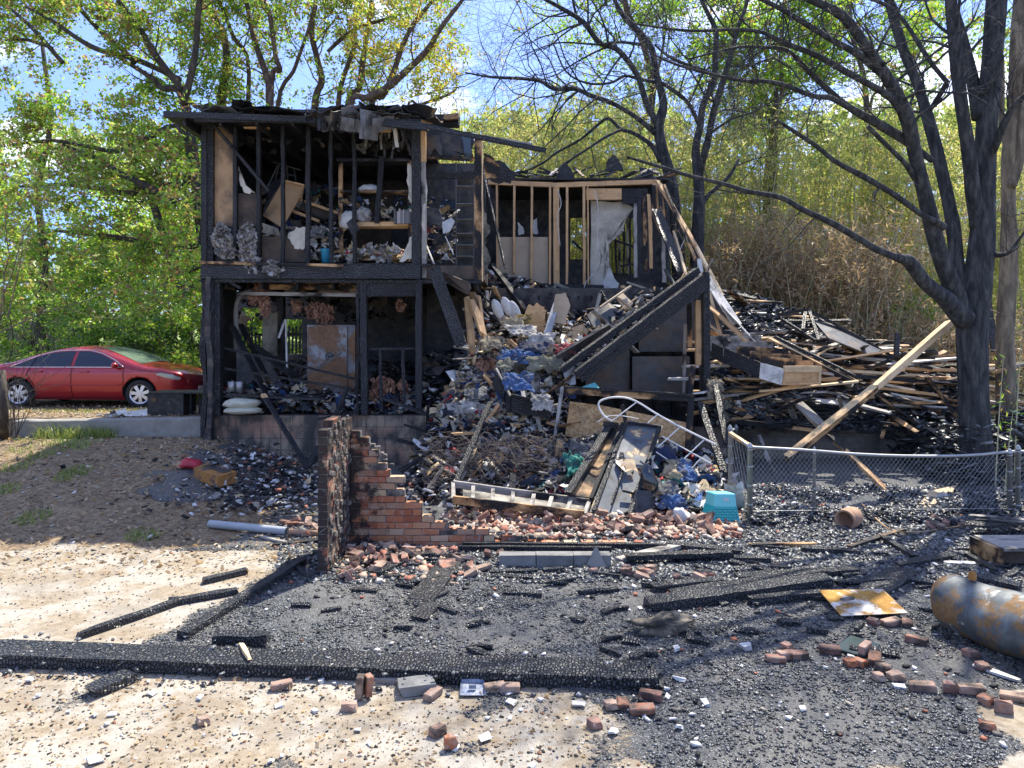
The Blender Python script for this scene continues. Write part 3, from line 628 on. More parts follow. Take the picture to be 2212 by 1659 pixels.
fluff('insulation', [(560, 625, 12, 16), (560, 645, 20, 14), (572, 665, 10, 16)], HY+.6, 'pink_fluff', house)
fluff('insulation', [(690, 672, 28, 14), (700, 686, 18, 8)], HY+1.0, 'pink_fluff', house)
fluff('insulation', [(640, 660, 10, 10)], HY+1.0, 'pink_fluff', house)
fluff('insulation', [(865, 662, 9, 8)], HY+1.0, 'pink_fluff', house)
fluff('insulation', [(725, 618, 45, 8), (668, 616, 25, 5)], HY+.9, 'pink_fluff', house)
# upper floor deck, ceiling, back and side walls of the room (charred)
fz = P(0, 568, HY).z; tz = P(0, 262, HY).z; lx = P(433, 0, HY).x; rx = P(1045, 0, HY).x
mb = MB(); mb.box(lx, HY+.06, fz-.28, rx, 17.5, fz-.04); mb.build('upper_floor', M['soot_brown'], house)
mb = MB(); mb.box(lx-.02, HY+.15, fz-.03, lx+.10, 19.6, tz+0.05); mb.box(lx-.015, HY+.35, 1.0, lx+.10, 14.2, fz-.3); mb.build('side_wall', M['char'], house)
mb = MB(); mb.box(lx+.11, 17.3, fz-.03, -0.3, 17.42, tz+.05); mb.build('back_wall', M['soot'], house)
# things on the back wall: ragged dark boards so the blackness has relief
mb = MB()
for k in range(36):
    x = random.uniform(lx+.3, -0.6); z0 = random.uniform(fz, fz+1.2); mb.box(x, 17.2-random.random()*.08, z0, x+random.uniform(.08, .5), 17.29, z0+random.uniform(.3, 1.2))
mb.build('wall_boards', M['soot_brown'], house)
for x in np.arange(lx+.4, rx+.2, 0.62): bar('joist', (x, HY+.1, fz-.36), (x+random.uniform(-.05, .05), 17.2, fz-.36), .045, .17, M['mostly_char'], house)
for k, (v, D) in enumerate(((628, 13.3), (636, 14.2), (640, 15.2))): bar('joist', P(575-k*10, v-8, D), P(900, v-5, D), .10, .09, M['pine_scorched' if k < 1 else 'grey_wood'], house)
bar('joist', P(512, 634, 13.2), P(800, 638, 13.2), .08, .06, M['grey_wood'], house)
hb('joist', 562, 607, 770, 618, HY+.5, HY+.56, 'pine_scorched')
# lower storey back wall with two openings where the garden shows
yb = 17.6
def rect(mb, u0, v0, u1, v1): a = P(u0, v0, yb); b = P(u1, v1, yb); mb.box(a.x, yb, b.z, b.x, yb+.1, a.z)
mb = MB(); rect(mb, 455, 640, 520, 880); rect(mb, 520, 765, 1090, 880); rect(mb, 586, 640, 612, 764.9); rect(mb, 652, 640, 1090, 764.9); rect(mb, 520.1, 640, 585.9, 665); rect(mb, 612.1, 640, 651.9, 690)
mb.build('back_wall', M['soot'], house)
for u, v0, v1 in ((627, 700, 765), (636, 700, 765), (644, 700, 765)): pass
hb('door_jamb', 567, 672, 599, 768, 14.5, 14.7, 'drywall_burnt'); hb('door_jamb', 590, 620, 612, 790, 14.8, 14.95, 'char')
hbar('post', 612, 690, 14.3, 616, 850, 14.3, .09, .09, 'char')
mb = MB(); c = catmull([P(510, 760, 13.5), P(510, 700, 13.5), P(510, 668, 13.5), P(516, 646, 13.5), P(530, 632, 13.5), P(550, 627, 13.5)], 6); mb.tube(c, .045, 8); mb.build('arch_frame', M['concrete'], house, True)
for x0, v0, x1, v1 in ((462, 620, 480, 605),): hbar('brace', 490, 604, HY, 520, 622, HY, .09, .05, 'char')
# middle bay (stair bay) between the two parts
hbar('stud', 915, 282, HY+.05, 915, 350, HY+.05, .09, .08, 'pine', jag=0); hbar('stud', 915, 350, HY+.06, 917, 600, HY+.06, .08, .08, 'grey_wood')
hbar('crosspiece', 922, 338, HY+.3, 1026, 344, HY+.3, .07, .075, 'pine_half'); hbar('crosspiece', 922, 380, HY+.5, 1026, 378, HY+.5, .06, .12, 'char')
hbar('post', 1033, 298, HY+.05, 1033, 610, HY+.05, .125, .10, 'pine_half', jag=.1); hbar('trim', 1042, 300, HY, 1042, 608, HY, .02, .09, 'pine_light')
mb = MB(); mb.box(P(922, 0, 15.6).x, 15.6, fz-1.8, P(1045, 0, 15.6).x, 15.7, tz-.1); mb.build('stair_wall', M['soot'], house)
ragged('ceiling_sheet', [(915, 283), (1020, 285), (1024, 345), (1000, 330), (985, 350), (960, 340), (930, 348)], HY+.35, .01, 'soot', house, 5)
ragged('ceiling_sheet', [(996, 290), (1018, 295), (1018, 345), (1006, 342)], HY+.2, .01, 'glass_grey', house, 2)
ragged('ceiling_sheet', [(920, 290), (950, 292), (955, 335), (940, 320), (925, 340)], HY+.25, .01, 'dark_metal', house, 4)
# right wing: bare pine stud wall standing further back
RW = 16.3
hbar('top_plate', 1054, 394, RW, 1195, 400, RW, .10, .10, 'pine', jag=0); hbar('top_plate', 1195, 400.5, RW-.002, 1418, 393, RW, .10, .10, 'pine', jag=0)
hbar('bottom_plate', 1183, 620, RW, 1304, 622, RW, .10, .13, 'char')
for u, v1, w_ in ((1073, 590, .045), (1111, 590, .05), (1149, 612, .05), (1188, 617, .045), (1201, 617, .13), (1225, 617, .05), (1261, 617, .055), (1269, 617, .03)):
    hbar('stud', u, 399, RW, u+random.uniform(-2, 2), v1, RW, w_, .09, 'pine', jag=0, jit=.003)
hb('header', 1266, 407, 1343, 431, RW-.02, RW+.08, 'pine'); hb('header', 1344, 407, 1400, 440, RW+.02, RW+.08, 'char')
hb('wall_panel', 1076, 512, 1184, 612, RW+.06, RW+.075, 'beige_panel'); 
ragged('drywall', [(1276, 434), (1345, 436), (1368, 450), (1352, 466), (1348, 500), (1330, 492), (1300, 496), (1296, 520), (1290, 545), (1292, 570), (1300, 600), (1318, 612), (1314, 636), (1276, 636)], RW+.25, .02, 'drywall', house, 2.5)
ragged('drywall', [(1296, 640), (1306, 600), (1318, 578), (1326, 600), (1338, 612), (1330, 640)], RW+.15, .02, 'white_stuff', house, 3)
ragged('drywall', [(1118, 480), (1130, 490), (1132, 505), (1120, 508)], RW+.5, .01, 'white_stuff', house, 2)
ragged('drywall', [(1150, 480), (1160, 470), (1163, 505), (1152, 505)], RW+.5, .01, 'white_stuff', house, 2)
# charred room behind the stud wall with a hole to the bamboo
yb = 19.0; mb = MB()
rect(mb, 1060, 402, 1232, 640); rect(mb, 1268, 402, 1300, 640); rect(mb, 1232.2, 402, 1267.8, 470); rect(mb, 1232.2, 560, 1267.8, 640); rect(mb, 1300.2, 402, 1440, 470); rect(mb, 1300.2, 590, 1440, 640); rect(mb, 1372, 470.2, 1440, 589.8)
mb.build('back_wall', M['soot'], house)
for k in range(9):
    u = 1300+k*9+random.uniform(-2, 2); hbar('wall_slat', u, 470, 18.8, u+random.uniform(-4, 4), 592, 18.8, .05, .03, 'char' if k % 2 else 'grey_wood', jit=.02)
for a_ in ((1340, 575, 1440, 560), (1330, 520, 1375, 535), (1236, 520, 1262, 545)): hbar('rail', a_[0], a_[1], 17.8, a_[2], a_[3], 17.8, .06, .05, 'char')
mb = MB(); mb.box(P(1056, 0, RW).x, RW+.2, 3.3, P(1440, 0, RW).x, 19.0, 3.42); mb.build('upper_floor', M['soot_brown'], house)
mb = MB(); mb.box(P(1050, 0, RW).x-.1, RW-.5, 3.3, P(1050, 0, RW).x, 19.0, 5.6); mb.build('side_wall', M['soot'], house)
for u, v0, v1, m_ in ((1391, 424, 585, 'pine_half'), (1401, 420, 580, 'pine'), (1381, 430, 600, 'char'), (1412, 400, 600, 'mostly_char'), (1425, 400, 470, 'pine_half'), (1431, 470, 610, 'grey_wood'), (1440, 410, 610, 'char'), (1372, 440, 600, 'grey_wood')):
    hbar('stud', u, v0, RW-.2, u+random.uniform(-3, 6), v1, RW-.4, .075, .06, m_, jit=.012)
hbar('corner_post', 1417, 395, RW-.1, 1430, 470, RW-.2, .16, .1, 'pine')
# lower storey under the right wing: dark panels behind the fallen beam
mb = MB(); mb.box(P(1060, 0, 14.6).x, 14.6, 0.1, P(1560, 0, 14.6).x, 14.7, 3.3); mb.build('lower_wall', M['soot'], house)
for u0, u1, v0, v1, D in ((1380, 1500, 650, 760, 13.9), (1265, 1360, 745, 850, 13.6), (1366, 1490, 770, 850, 13.4), (1500, 1560, 700, 800, 14.0)): hb('wall_panel', u0, v0, u1, v1, D, D+.04, 'dark_metal')
hbar('post', 1508, 650, 12.5, 1508, 790, 12.5, .085, .09, 'pine', jag=.3); hbar('post', 1488, 640, 12.7, 1490, 750, 12.7, .07, .08, 'pine_half', jag=.3)
hbar('post', 1525, 588, 12.4, 1527, 850, 12.4, .10, .10, 'char_big'); hbar('post', 1515, 600, 12.6, 1517, 850, 12.6, .07, .10, 'char'); hbar('post', 1480, 700, 12.9, 1476, 850, 12.9, .05, .05, 'grey_wood')
hbar('post', 1497, 790, 12.4, 1488, 862, 12.3, .09, .05, 'pine_half')
for k in range(13):
    u = 1070+k*38+random.uniform(-6, 6); hbar('stud', u, 640, 14.5, u+random.uniform(-4, 4), 900, 14.5, .05, .06, random.choice(['char', 'char_fine', 'mostly_char']), jit=.015)
for k in range(16): hbar('joist_end', 1070+k*30, 628, RW-.6-random.random()*.6, 1070+k*30+random.uniform(-6, 6), 640+random.uniform(0, 12), 14.6, .05, .14, random.choice(['char', 'char', 'mostly_char']), jit=.02, jag=.6)
# foundation under the right-hand collapse
mb = MB(); a = P(1500, 925, 13.0); b = P(2062, 985, 13.0); mb.box(a.x, 13.0, -.2, b.x, 13.2, a.z); mb.build('foundation_wall', M['block_pale'], house)
hb('vent', 1888, 930, 1932, 938, 12.98, 13.0-.001, 'dark_metal')
# roof: deck, fascia, rafters, crumpled sheeting on top
a = P(355, 262, 12.25); b = P(905, 262, 12.25)
z0 = a.z-.02
mb = MB(); mb.add([(a.x, 12.3, z0+.10), (b.x, 12.3, z0+.10), (b.x, 19.8, z0+.02), (a.x, 19.8, z0+.02), (a.x, 12.3, z0+.14), (b.x, 12.3, z0+.14), (b.x, 19.8, z0+.06), (a.x, 19.8, z0+.06)], [(0,3,2,1),(4,5,6,7),(0,1,5,4),(1,2,6,5),(2,3,7,6),(3,0,4,7)])
roof = mb.build('roof', M['char'], house)
def rb(name, u0, v0, D0, u1, v1, D1, w, t, m, **k): return bar(name, P(u0, v0, D0), P(u1, v1, D1), w, t, M[m], roof, **k)
bar('fascia', P(354, 247, 12.24), P(662, 258, 12.24), .05, .10, M['char'], roof, jag=0, roll=0); bar('fascia', P(420, 257, 12.27), P(910, 264, 12.27), .05, .09, M['char_fine'], roof)
for x in np.arange(a.x+.3, b.x, .6): bar('rafter', (x, 12.32, z0+.03), (x, 19.6, z0-.04), .045, .13, M['char'], roof)
rb('fascia', 800, 262, 12.2, 925, 275, 12.2, .06, .12, 'char_big'); rb('rafter', 905, 270, 12.2, 1180, 325, 12.2, .06, .075, 'char_big', jit=.01)
rb('rafter', 1030, 292, 12.25, 1150, 312, 12.25, .04, .035, 'grey_wood')
rb('roof_block', 908, 262, 13.6, 992, 262, 13.6, .22, .20, 'char'); rb('roof_board', 935, 258, 13.4, 990, 253, 13.4, .20, .10, 'pine_half')
def crumple(name, u, v, D, su, sd, m, parent, amp=.08, res=9, rx=0.0, rz=0.0):
    """creased sheet lying roughly flat"""
    vs = []; sd_ = random.random()*99; c = P(u, v, D)
    for j in range(res):
        for i in range(res):
            x = (i/(res-1)-.5)*su; y = (j/(res-1)-.5)*sd; z = amp*(mnoise.noise(Vector((x*3+sd_, y*1.2, sd_)))+.6*abs(mnoise.noise(Vector((x*9+sd_, y*2, 3)))))*1.4
            q = Matrix.Rotation(rz, 3, 'Z') @ Matrix.Rotation(rx, 3, 'X') @ Vector((x, y, z)); vs.append(c+q)
    fs = [(j*res+i, j*res+i+1, (j+1)*res+i+1, (j+1)*res+i) for j in range(res-1) for i in range(res-1)]
    o = mesh(name, vs, fs, M[m], parent)
    md = o.modifiers.new('thick', 'SOLIDIFY'); md.thickness = .006
    return o
for k in range(30):
    u = random.uniform(430, 905); crumple('roof_sheet', u, 243+random.uniform(-4, 10)+(u-430)*.022, 12.35+random.random()*.5, random.uniform(.3, .9), random.uniform(.3, .7), random.choice(['dark_metal', 'char', 'rack_dark', 'mostly_char', 'dark_metal']), roof, random.uniform(.04, .13), 9, random.uniform(-.5, .15), random.uniform(-.5, .5))
for k in range(10):
    u = random.uniform(600, 840); crumple('roof_sheet', u, 262+random.uniform(-8, 14), 12.18+random.random()*.1, random.uniform(.15, .35), random.uniform(.2, .5), random.choice(['dark_metal', 'char', 'rack_dark']), roof, .12, 9, random.uniform(-1.4, -.8), random.uniform(-.6, .6))
for k in range(26):
    u = random.uniform(760, 900); v = 252+(u-760)*.06+random.uniform(-6, 6); rb('roof_board', u, v, 12.3+random.random()*.6, u+random.uniform(20, 70), v+random.uniform(-2, 10), 12.3+random.random()*.5, random.uniform(.06, .15), .02, random.choice(['grey_wood', 'pine_half', 'char', 'pine_light', 'mostly_char']))
for k in range(22):
    u = random.uniform(450, 760); v = 240+random.uniform(-3, 6); rb('roof_board', u, v, 12.4+random.random()*.8, u+random.uniform(20, 60), v+random.uniform(-4, 4), 12.4+random.random()*.8, random.uniform(.06, .15), .02, random.choice(['grey_wood', 'mostly_char', 'char']))
for k in range(26):    # hanging strips below the roof edge
    u = random.uniform(780, 890); v = 275+random.random()*40; rb('hanging_strip', u, v, HY+random.uniform(0, .6), u+random.uniform(-6, 6), v+random.uniform(10, 34), HY+random.uniform(0, .6), .04, .012, random.choice(['rack_dark', 'char', 'dark_metal', 'drywall_burnt']))
rb('hanging_strip', 850, 262, HY-.1, 858, 318, HY-.1, .06, .015, 'white_stuff')
ragged('splintered_panel', [(1046, 330), (1068, 340), (1080, 362), (1076, 384), (1050, 386)], 13.4, .02, 'pine_half', roof, 3)
ragged('roof_sheet', [(1044, 330), (1062, 340), (1090, 352), (1106, 372), (1104, 396), (1060, 392)], 13.7, .03, 'char', roof, 4)
rf2 = mesh('roof', *(lambda mb: (mb.v, mb.f))((lambda mb: (mb.box(P(1060, 0, 17).x, 16.4, P(0, 388, 16.4).z, P(1435, 0, 17).x, 19.2, P(0, 384, 16.4).z), mb)[1])(MB())), M['char'], house)
for k in range(26):
    u = random.uniform(1055, 1430); v = 386-random.random()*8
    o = bar('roof_board', P(u, v, 16.3+random.random()), P(u+random.uniform(-70, 70), v-random.uniform(0, 22), 16.4+random.random()), random.uniform(.05, .22), .03, M[random.choice(['char', 'char', 'grey_wood', 'mostly_char', 'pine_half', 'dark_metal'])], rf2, jit=.02, jag=.5)
for (uu, vv) in ((1222, 352), (1327, 335), (1400, 365), (1100, 362)):
    ragged('roof_sheet', [(uu-22, vv+34), (uu-12, vv+8), (uu, vv), (uu+10, vv+8), (uu+20, vv+34)], 16.5, .08, 'char', rf2, 3)
# pale electric cable hanging in the right wing
for pts in ([(1205, 410), (1212, 440), (1204, 470), (1210, 530)], [(1284, 410), (1292, 450), (1290, 520), (1296, 560), (1282, 590), (1265, 612), (1258, 640)], [(1420, 396), (1414, 415), (1436, 440)], [(1480, 515), (1468, 545), (1474, 570), (1486, 580)]):
    mb = MB(); mb.tube(catmull([P(u, v, RW-.15) for u, v in pts], 5), .009, 5); mb.build('cable', M['white_stuff'], house)
# ------------------------------------------------------------ trees
def grow(mb, p, d, r, L, depth, ends, up=0.15, n=5, kids=4, wig=0.35):
    seg = 6; pts = [p.copy()]; rad = [r]; d = d.normalized(); q = p.copy()
    for k in range(seg):
        d = (d+Vector((random.gauss(0, wig), random.gauss(0, wig), random.gauss(0, wig)+up))*0.5).normalized()
        q = q+d*L/seg; pts.append(q.copy()); rad.append(max(.003, r*(1-0.8*(k+1)/seg)))
        if depth > 0 and k >= 1 and random.random() < kids/5.0:
            s_ = Vector((random.gauss(0, 1), random.gauss(0, 1), random.gauss(0, 1))); s_ = (s_-d*s_.dot(d)).normalized()
            grow(mb, q, d*0.75+s_*0.8, rad[-1]*0.62, L*random.uniform(.4, .68), depth-1, ends, up, max(3, n-1), kids, wig)
    mb.tube(pts, rad, n, caps=False); ends.append((q, d))
def limbpts(spec, conv, sub=4):
    """spec rows (px, py, r_px, D) in a crop; conv=(u0, v0, s) -> points, radii (m)"""
    u0, v0, s_ = conv; rows = []
    for (a, b, r, D) in spec:
        u, v = u0+s_*a, v0+s_*b; p = P(u, v, D); rows.append((p.x, p.y, p.z, r*s_/F*D))
    c = catmull(rows, sub); return [Vector(q[:3]) for q in c], [max(.004, q[3]) for q in c]
def knots(pts, rad, amt=0.10):
    return [r*(1+amt*mnoise.noise(p*2.3)) for p, r in zip(pts, rad)]
def limb(name, spec, conv, m, root, n=12, twigs=0, tl=1.2, tdepth=2, ends=None, tw=None, start=.35, up=.12, tr=.35, wig=.35):
    pts, rad = limbpts(spec, conv); mb = MB(); mb.tube(pts, knots(pts, rad), n)
    o = mb.build(name, M[m], root, True)
    if twigs:
        for _ in range(twigs):
            k = random.randrange(int(len(pts)*start), len(pts)-1); d = (pts[k+1]-pts[k]).normalized()
            s_ = Vector((random.gauss(0, 1), random.gauss(0, 1), random.gauss(0, 1))); s_ = (s_-d*s_.dot(d)).normalized()
            grow(tw, pts[k], d*.6+s_, min(rad[k]*.5, .05)*tr/.35*.6, tl*random.uniform(.5, 1.2), tdepth, ends, up, wig=wig)
    return o
T4 = (1593, 0, .4266); T3 = (1062, 0, .32); T2 = (442, 0, .32); T1 = (0, 0, .4534)
def dz(rows, D0, D1=None, w=None):
    """attach depths: linear from D0 to D1 along the rows"""
    n = len(rows); D1 = D0 if D1 is None else D1
    return [(a, b, r, D0+(D1-D0)*k/(n-1)) for k, (a, b, r) in enumerate(rows)]
base = G(2112, 1058)
bt = empty('scorched_tree', base, 'big scorched black tree with many bare leaning limbs behind the chain-link fence', 'tree')
tw = MB(); ends = []
D0 = 11.4
Xb = [(1215, 2480, 98), (1200, 2150, 82), (1190, 1800, 76), (1190, 1620, 78), (1215, 1430, 76), (1240, 1200, 64), (1250, 900, 55), (1265, 600, 52), (1290, 300, 52), (1312, 0, 54), (1335, -300, 46), (1350, -800, 30)]
Xb = [(a_, b_, r_*.92) for a_, b_, r_ in Xb]
limb('trunk', dz(Xb, D0), T4, 'bark_char', bt, 18)
LB = [
 (dz([(1215, 1150, 40), (1196, 1000, 40), (1168, 750, 37), (1130, 500, 34), (1105, 250, 35), (1080, 0, 32), (1050, -300, 30), (1000, -700, 18)], D0, 10.8), 6),
 (dz([(1220, 600, 34), (1190, 400, 32), (1140, 200, 28), (1080, 0, 24), (1000, -300, 16)], D0, 12), 4),
 (dz([(1180, 1680, 52), (1100, 1480, 50), (1022, 1280, 44), (958, 1020, 41), (903, 800, 37), (860, 600, 38), (780, 430, 33), (660, 250, 30), (530, 80, 26), (330, -20, 20), (50, -140, 12)], D0, 9.6), 8),
 (dz([(1165, 1640, 50), (1118, 1400, 40), (1090, 1130, 37), (1035, 870, 33), (990, 690, 35), (920, 450, 27), (840, 250, 27), (765, 0, 24), (730, -150, 19), (700, -500, 10)], D0, 12.6), 6),
 (dz([(985, 812, 16), (850, 715, 22), (700, 622, 23), (560, 540, 20), (470, 465, 17), (350, 350, 14), (250, 255, 11), (130, 240, 9), (0, 240, 8), (-250, 300, 5)], 10.9, 9.2), 10),
 (dz([(560, 545, 15), (470, 495, 15), (380, 485, 14), (220, 425, 12), (100, 408, 10), (0, 405, 9), (-300, 330, 7), (-450, 260, 4)], 10.0, 9.0), 8),
 (dz([(850, 600, 22), (780, 500, 20), (690, 440, 19), (560, 370, 18), (400, 280, 17), (230, 215, 15), (130, 165, 11), (0, 150, 10), (-250, 155, 8), (-520, 120, 5)], 10.5, 8.8), 9),
 (dz([(800, 430, 22), (700, 350, 20), (600, 270, 19), (440, 180, 17), (280, 80, 14), (130, 0, 12), (-100, -100, 8)], 10.6, 9.0), 6),
 (dz([(900, 900, 20), (850, 830, 14), (760, 740, 13), (660, 640, 12)], 10.8, 10.2), 0),
 (dz([(1040, 1150, 24), (1000, 1120, 18), (930, 1085, 15), (800, 990, 17), (650, 900, 17), (500, 820, 14), (400, 740, 13), (310, 680, 12), (200, 610, 9)], 10.9, 10.0), 3),
 (dz([(1150, 1620, 60), (1060, 1520, 48), (950, 1430, 40), (870, 1325, 38), (810, 1305, 24), (700, 1260, 21), (600, 1200, 19), (480, 1130, 18), (330, 1060, 16), (220, 1000, 15), (60, 970, 13), (-75, 930, 12), (-232, 893, 11), (-380, 848, 10), (-560, 795, 7)], 11.2, 9.4), 3),
 (dz([(1285, 810, 10), (1310, 730, 20), (1340, 650, 21), (1395, 545, 18), (1470, 475, 16), (1600, 380, 12)], 11.3, 10.6), 3),
 (dz([(1300, 1290, 18), (1340, 1290, 13), (1385, 1270, 10), (1450, 1180, 8), (1540, 1080, 5)], 11.3, 10.8), 2),
 (dz([(1065, 420, 13), (990, 330, 12), (930, 240, 12), (880, 160, 11), (820, 80, 11), (740, 20, 10), (620, -20, 7)], 11.4, 12), 4),
 (dz([(1230, 480, 14), (1290, 400, 12), (1345, 280, 12)], 11.3, 11), 0),
 (dz([(940, 600, 12), (1000, 520, 14), (1060, 420, 14)], 12.0, 11.8), 0)]
for rows, nt_ in LB: limb('limb', [(a_, b_, r_*.9, d_) for a_, b_, r_, d_ in rows], T4, 'bark_char', bt, 12, int(nt_*1.8), 1.5, 2, ends, tw, .45, .1)
tw.build('twigs', M['bark_char'], bt, True)
# -- two scorched trees behind the collapsed wing
def scorched(name, label, trunk, limbs, D):
    b = P(T3[0]+T3[2]*trunk[0][0], 0, D); b.z = hgt(b.x, D)
    t = empty(name, b, label, 'tree'); tw = MB(); e = []
    limb('trunk', dz([(trunk[0][0], (HZ+(CAMZ-b.z)*F/D)/.32, trunk[0][2]*1.15)]+trunk, D), T3, 'bark_char', t, 14)
    for rows, nt_ in limbs: limb('limb', dz(rows, D, D+random.uniform(-1.8, 1.2)), T3, 'bark_char', t, 10, nt_, 3.0, 2, e, tw, .3, .02, .5, .42)
    tw.build('twigs', M['bark_char'], t, True); return t
scorched('scorched_tree', 'bare blackened tree with a kinked left limb, rising behind the pine stud wall',
  [(1265, 1900, 46), (1240, 1500, 46), (1205, 1200, 42), (1150, 1000, 38), (1128, 850, 34), (1160, 700, 28), (1112, 500, 23), (1080, 330, 22), (1000, 220, 21), (900, 120, 18), (830, 0, 14), (760, -200, 10)],
  [([(1128, 860, 25), (1040, 680, 20), (980, 500, 19), (850, 335, 19), (730, 290, 18), (620, 150, 17), (480, 60, 14), (370, 0, 12), (200, -90, 8)], 14),
   ([(1110, 900, 22), (960, 780, 17), (800, 690, 16), (680, 650, 15), (560, 600, 15), (420, 600, 13), (330, 550, 11), (200, 530, 12), (0, 520, 9), (-180, 490, 5)], 22),
   ([(1140, 1090, 22), (1080, 980, 17), (960, 900, 14), (870, 870, 12), (790, 800, 11), (720, 840, 10), (600, 940, 9), (440, 1030, 8), (330, 1110, 7), (200, 1165, 5)], 2),
   ([(872, 876, 10), (760, 930, 10), (640, 1010, 9), (500, 1100, 8), (400, 1190, 7)], 2),
   ([(1000, 300, 12), (930, 290, 10), (850, 285, 9), (700, 300, 7), (440, 290, 5), (200, 380, 3)], 8),
   ([(1130, 560, 13), (1000, 535, 11), (900, 512, 10), (800, 560, 9), (640, 560, 8), (500, 480, 6), (420, 300, 5)], 12),
   ([(600, 170, 10), (560, 60, 9), (540, -60, 7)], 4)], 18.6)
scorched('scorched_tree', 'slim blackened tree forking into two upright stems, right of the pine stud wall',
  [(1385, 1900, 46), (1388, 1659, 44), (1402, 1350, 37), (1390, 1150, 34), (1378, 1000, 26), (1408, 850, 23), (1430, 700, 22), (1500, 550, 21), (1512, 350, 20), (1510, 200, 18), (1440, 50, 14), (1400, -60, 11), (1370, -300, 7)],
  [([(1400, 1180, 28), (1425, 1080, 25), (1460, 950, 25), (1500, 750, 22), (1562, 550, 22), (1622, 350, 19), (1665, 180, 15), (1722, 20, 12), (1760, -200, 8)], 7),
   ([(1395, 830, 15), (1330, 700, 14), (1240, 620, 14), (1140, 555, 11)], 4),
   ([(1420, 1390, 16), (1460, 1320, 16), (1530, 1260, 13), (1610, 1180, 12), (1670, 1070, 8)], 2),
   ([(1800, 560, 14), (1650, 530, 14), (1500, 500, 14), (1300, 430, 12), (1180, 370, 10), (1100, 300, 7)], 6)], 18.2)

# -- pale snag at the right edge and its split neighbour
b = G(2172, 1000, 0); b = P(2172, 0, 12.6); b.z = hgt(b.x, 12.6)
t = empty('dead_tree', b, 'pale bark-stripped dead tree trunk at the right edge, just behind the big black tree', 'tree')
limb('trunk', dz([(1360, 2600, 50), (1362, 2000, 46), (1355, 1700, 42), (1375, 1300, 40), (1372, 1000, 30), (1378, 800, 38), (1400, 560, 30), (1410, 450, 34), (1420, 200, 34), (1435, 0, 34), (1450, -300, 26)], 12.6), T4, 'bark_pale', t, 14)
limb('limb', dz([(1385, 950, 22), (1425, 820, 24), (1440, 600, 20), (1480, 300, 16)], 12.5), T4, 'bark_pale', t)
limb('limb', dz([(1335, 720, 12), (1340, 500, 12), (1342, 300, 8), (1338, 285, 4)], 12.3), T4, 'bark_pale', t)
tw = MB(); e = []
for k in range(16):
    p = P(2180, random.uniform(100, 900), 12.5); grow(tw, p, Vector((random.choice((-1, 1)), random.uniform(-.5, .5), .3)), .012, random.uniform(.5, 1.1), 1, e, .0)
tw.build('twigs', M['bark_pale'], t, True)

# -- leafy trees: each has stems, twigs and a crown of leaf clumps
def clumps(cs, per, rad, flat=.8):
    out = []; per = per*1.45; rad = rad*.72
    for c in cs:
        n = max(3, int(per*random.uniform(.5, 1.5))); r_ = rad*random.uniform(.6, 1.4)
        a = rng.normal(0, 1, (n, 3)); a *= (rng.random((n, 1))**.5)*r_/np.maximum(.3, np.linalg.norm(a, axis=1, keepdims=True)); a[:, 2] *= flat
        out.append(np.array(c)[None]+a)
    return np.concatenate(out)
def region(us, vs, Ds, n, thr=0.0, sc_=.45, seed=0):
    """points through a block of air seen in a picture window, thinned by noise so gaps stay"""
    out = []
    while len(out) < n:
        u = random.uniform(*us); v = random.uniform(*vs); D = random.uniform(*Ds); p = P(u, v, D)
        if mnoise.noise(p*sc_+Vector((seed, 0, 0))) > thr and p.z > hgt(p.x, D)+.1: out.append(p)
    return out
def leafy(name, label, stems, conv, D, m, lm, regs, per, lsize, rad=.45, base_u=None, tws=6, tl=2.6, Dspread=1.5, aspect=.5, group=None, cat='tree', lpart='crown', trunk_r=30):
    bu = base_u if base_u is not None else conv[0]+conv[2]*stems[0][0][0]
    b = P(bu, 0, D); b.z = hgt(b.x, D); t = empty(name, b, label, cat, group); tw = MB(); e = []
    for k, rows in enumerate(stems):
        DD = dz(rows, D+random.uniform(-.3, .3), D+random.uniform(-Dspread, Dspread))
        if k == 0 or rows[0][1] > 480:
            bx = (bu-conv[0])/conv[2]; by = (HZ+(CAMZ-b.z)*F/D)/conv[2]
            x0, y0, r0 = rows[0]; DD = [(bx, by, max(trunk_r, r0*1.3), D), ((bx*.4+x0*.6), by*.55+y0*.45, max(trunk_r*.7, r0*1.1), D)]+DD
        DD = [(a_, b_, r_*1.25, d_) for a_, b_, r_, d_ in DD]
        limb('trunk' if k == 0 else 'limb', DD, conv, m, t, 9, tws, tl, 2, e, tw, .3, .2)
    if tw.v: tw.build('twigs', M[m], t, True)
    cs = [q for q, _ in e]+[q for r_ in regs for q in region(*r_)]
    if cs:
        pts = clumps(cs, per, rad); v, f = leaves(pts, lsize, aspect, .3); mesh('crown', v, f, M[lm], t)
    return t
leafy('oak_tree', 'leafy oak with thin reddish stems above the left end of the burned roof',
  [[(110, 760, 26), (150, 450, 22), (130, 250, 20), (50, 100, 17), (0, 0, 14), (-60, -200, 10)],
   [(100, 800, 16), (-60, 720, 12), (-200, 560, 11), (-330, 400, 9), (-420, 260, 8)],
   [(300, 500, 11), (200, 260, 11), (120, 60, 9), (60, -60, 8)]], T2, 27, 'bark_brown', 'leaf_green',
  [((380, 640), (-40, 250), (25, 29), 80, 0.14, .5, 1)], 18, .135, .42)
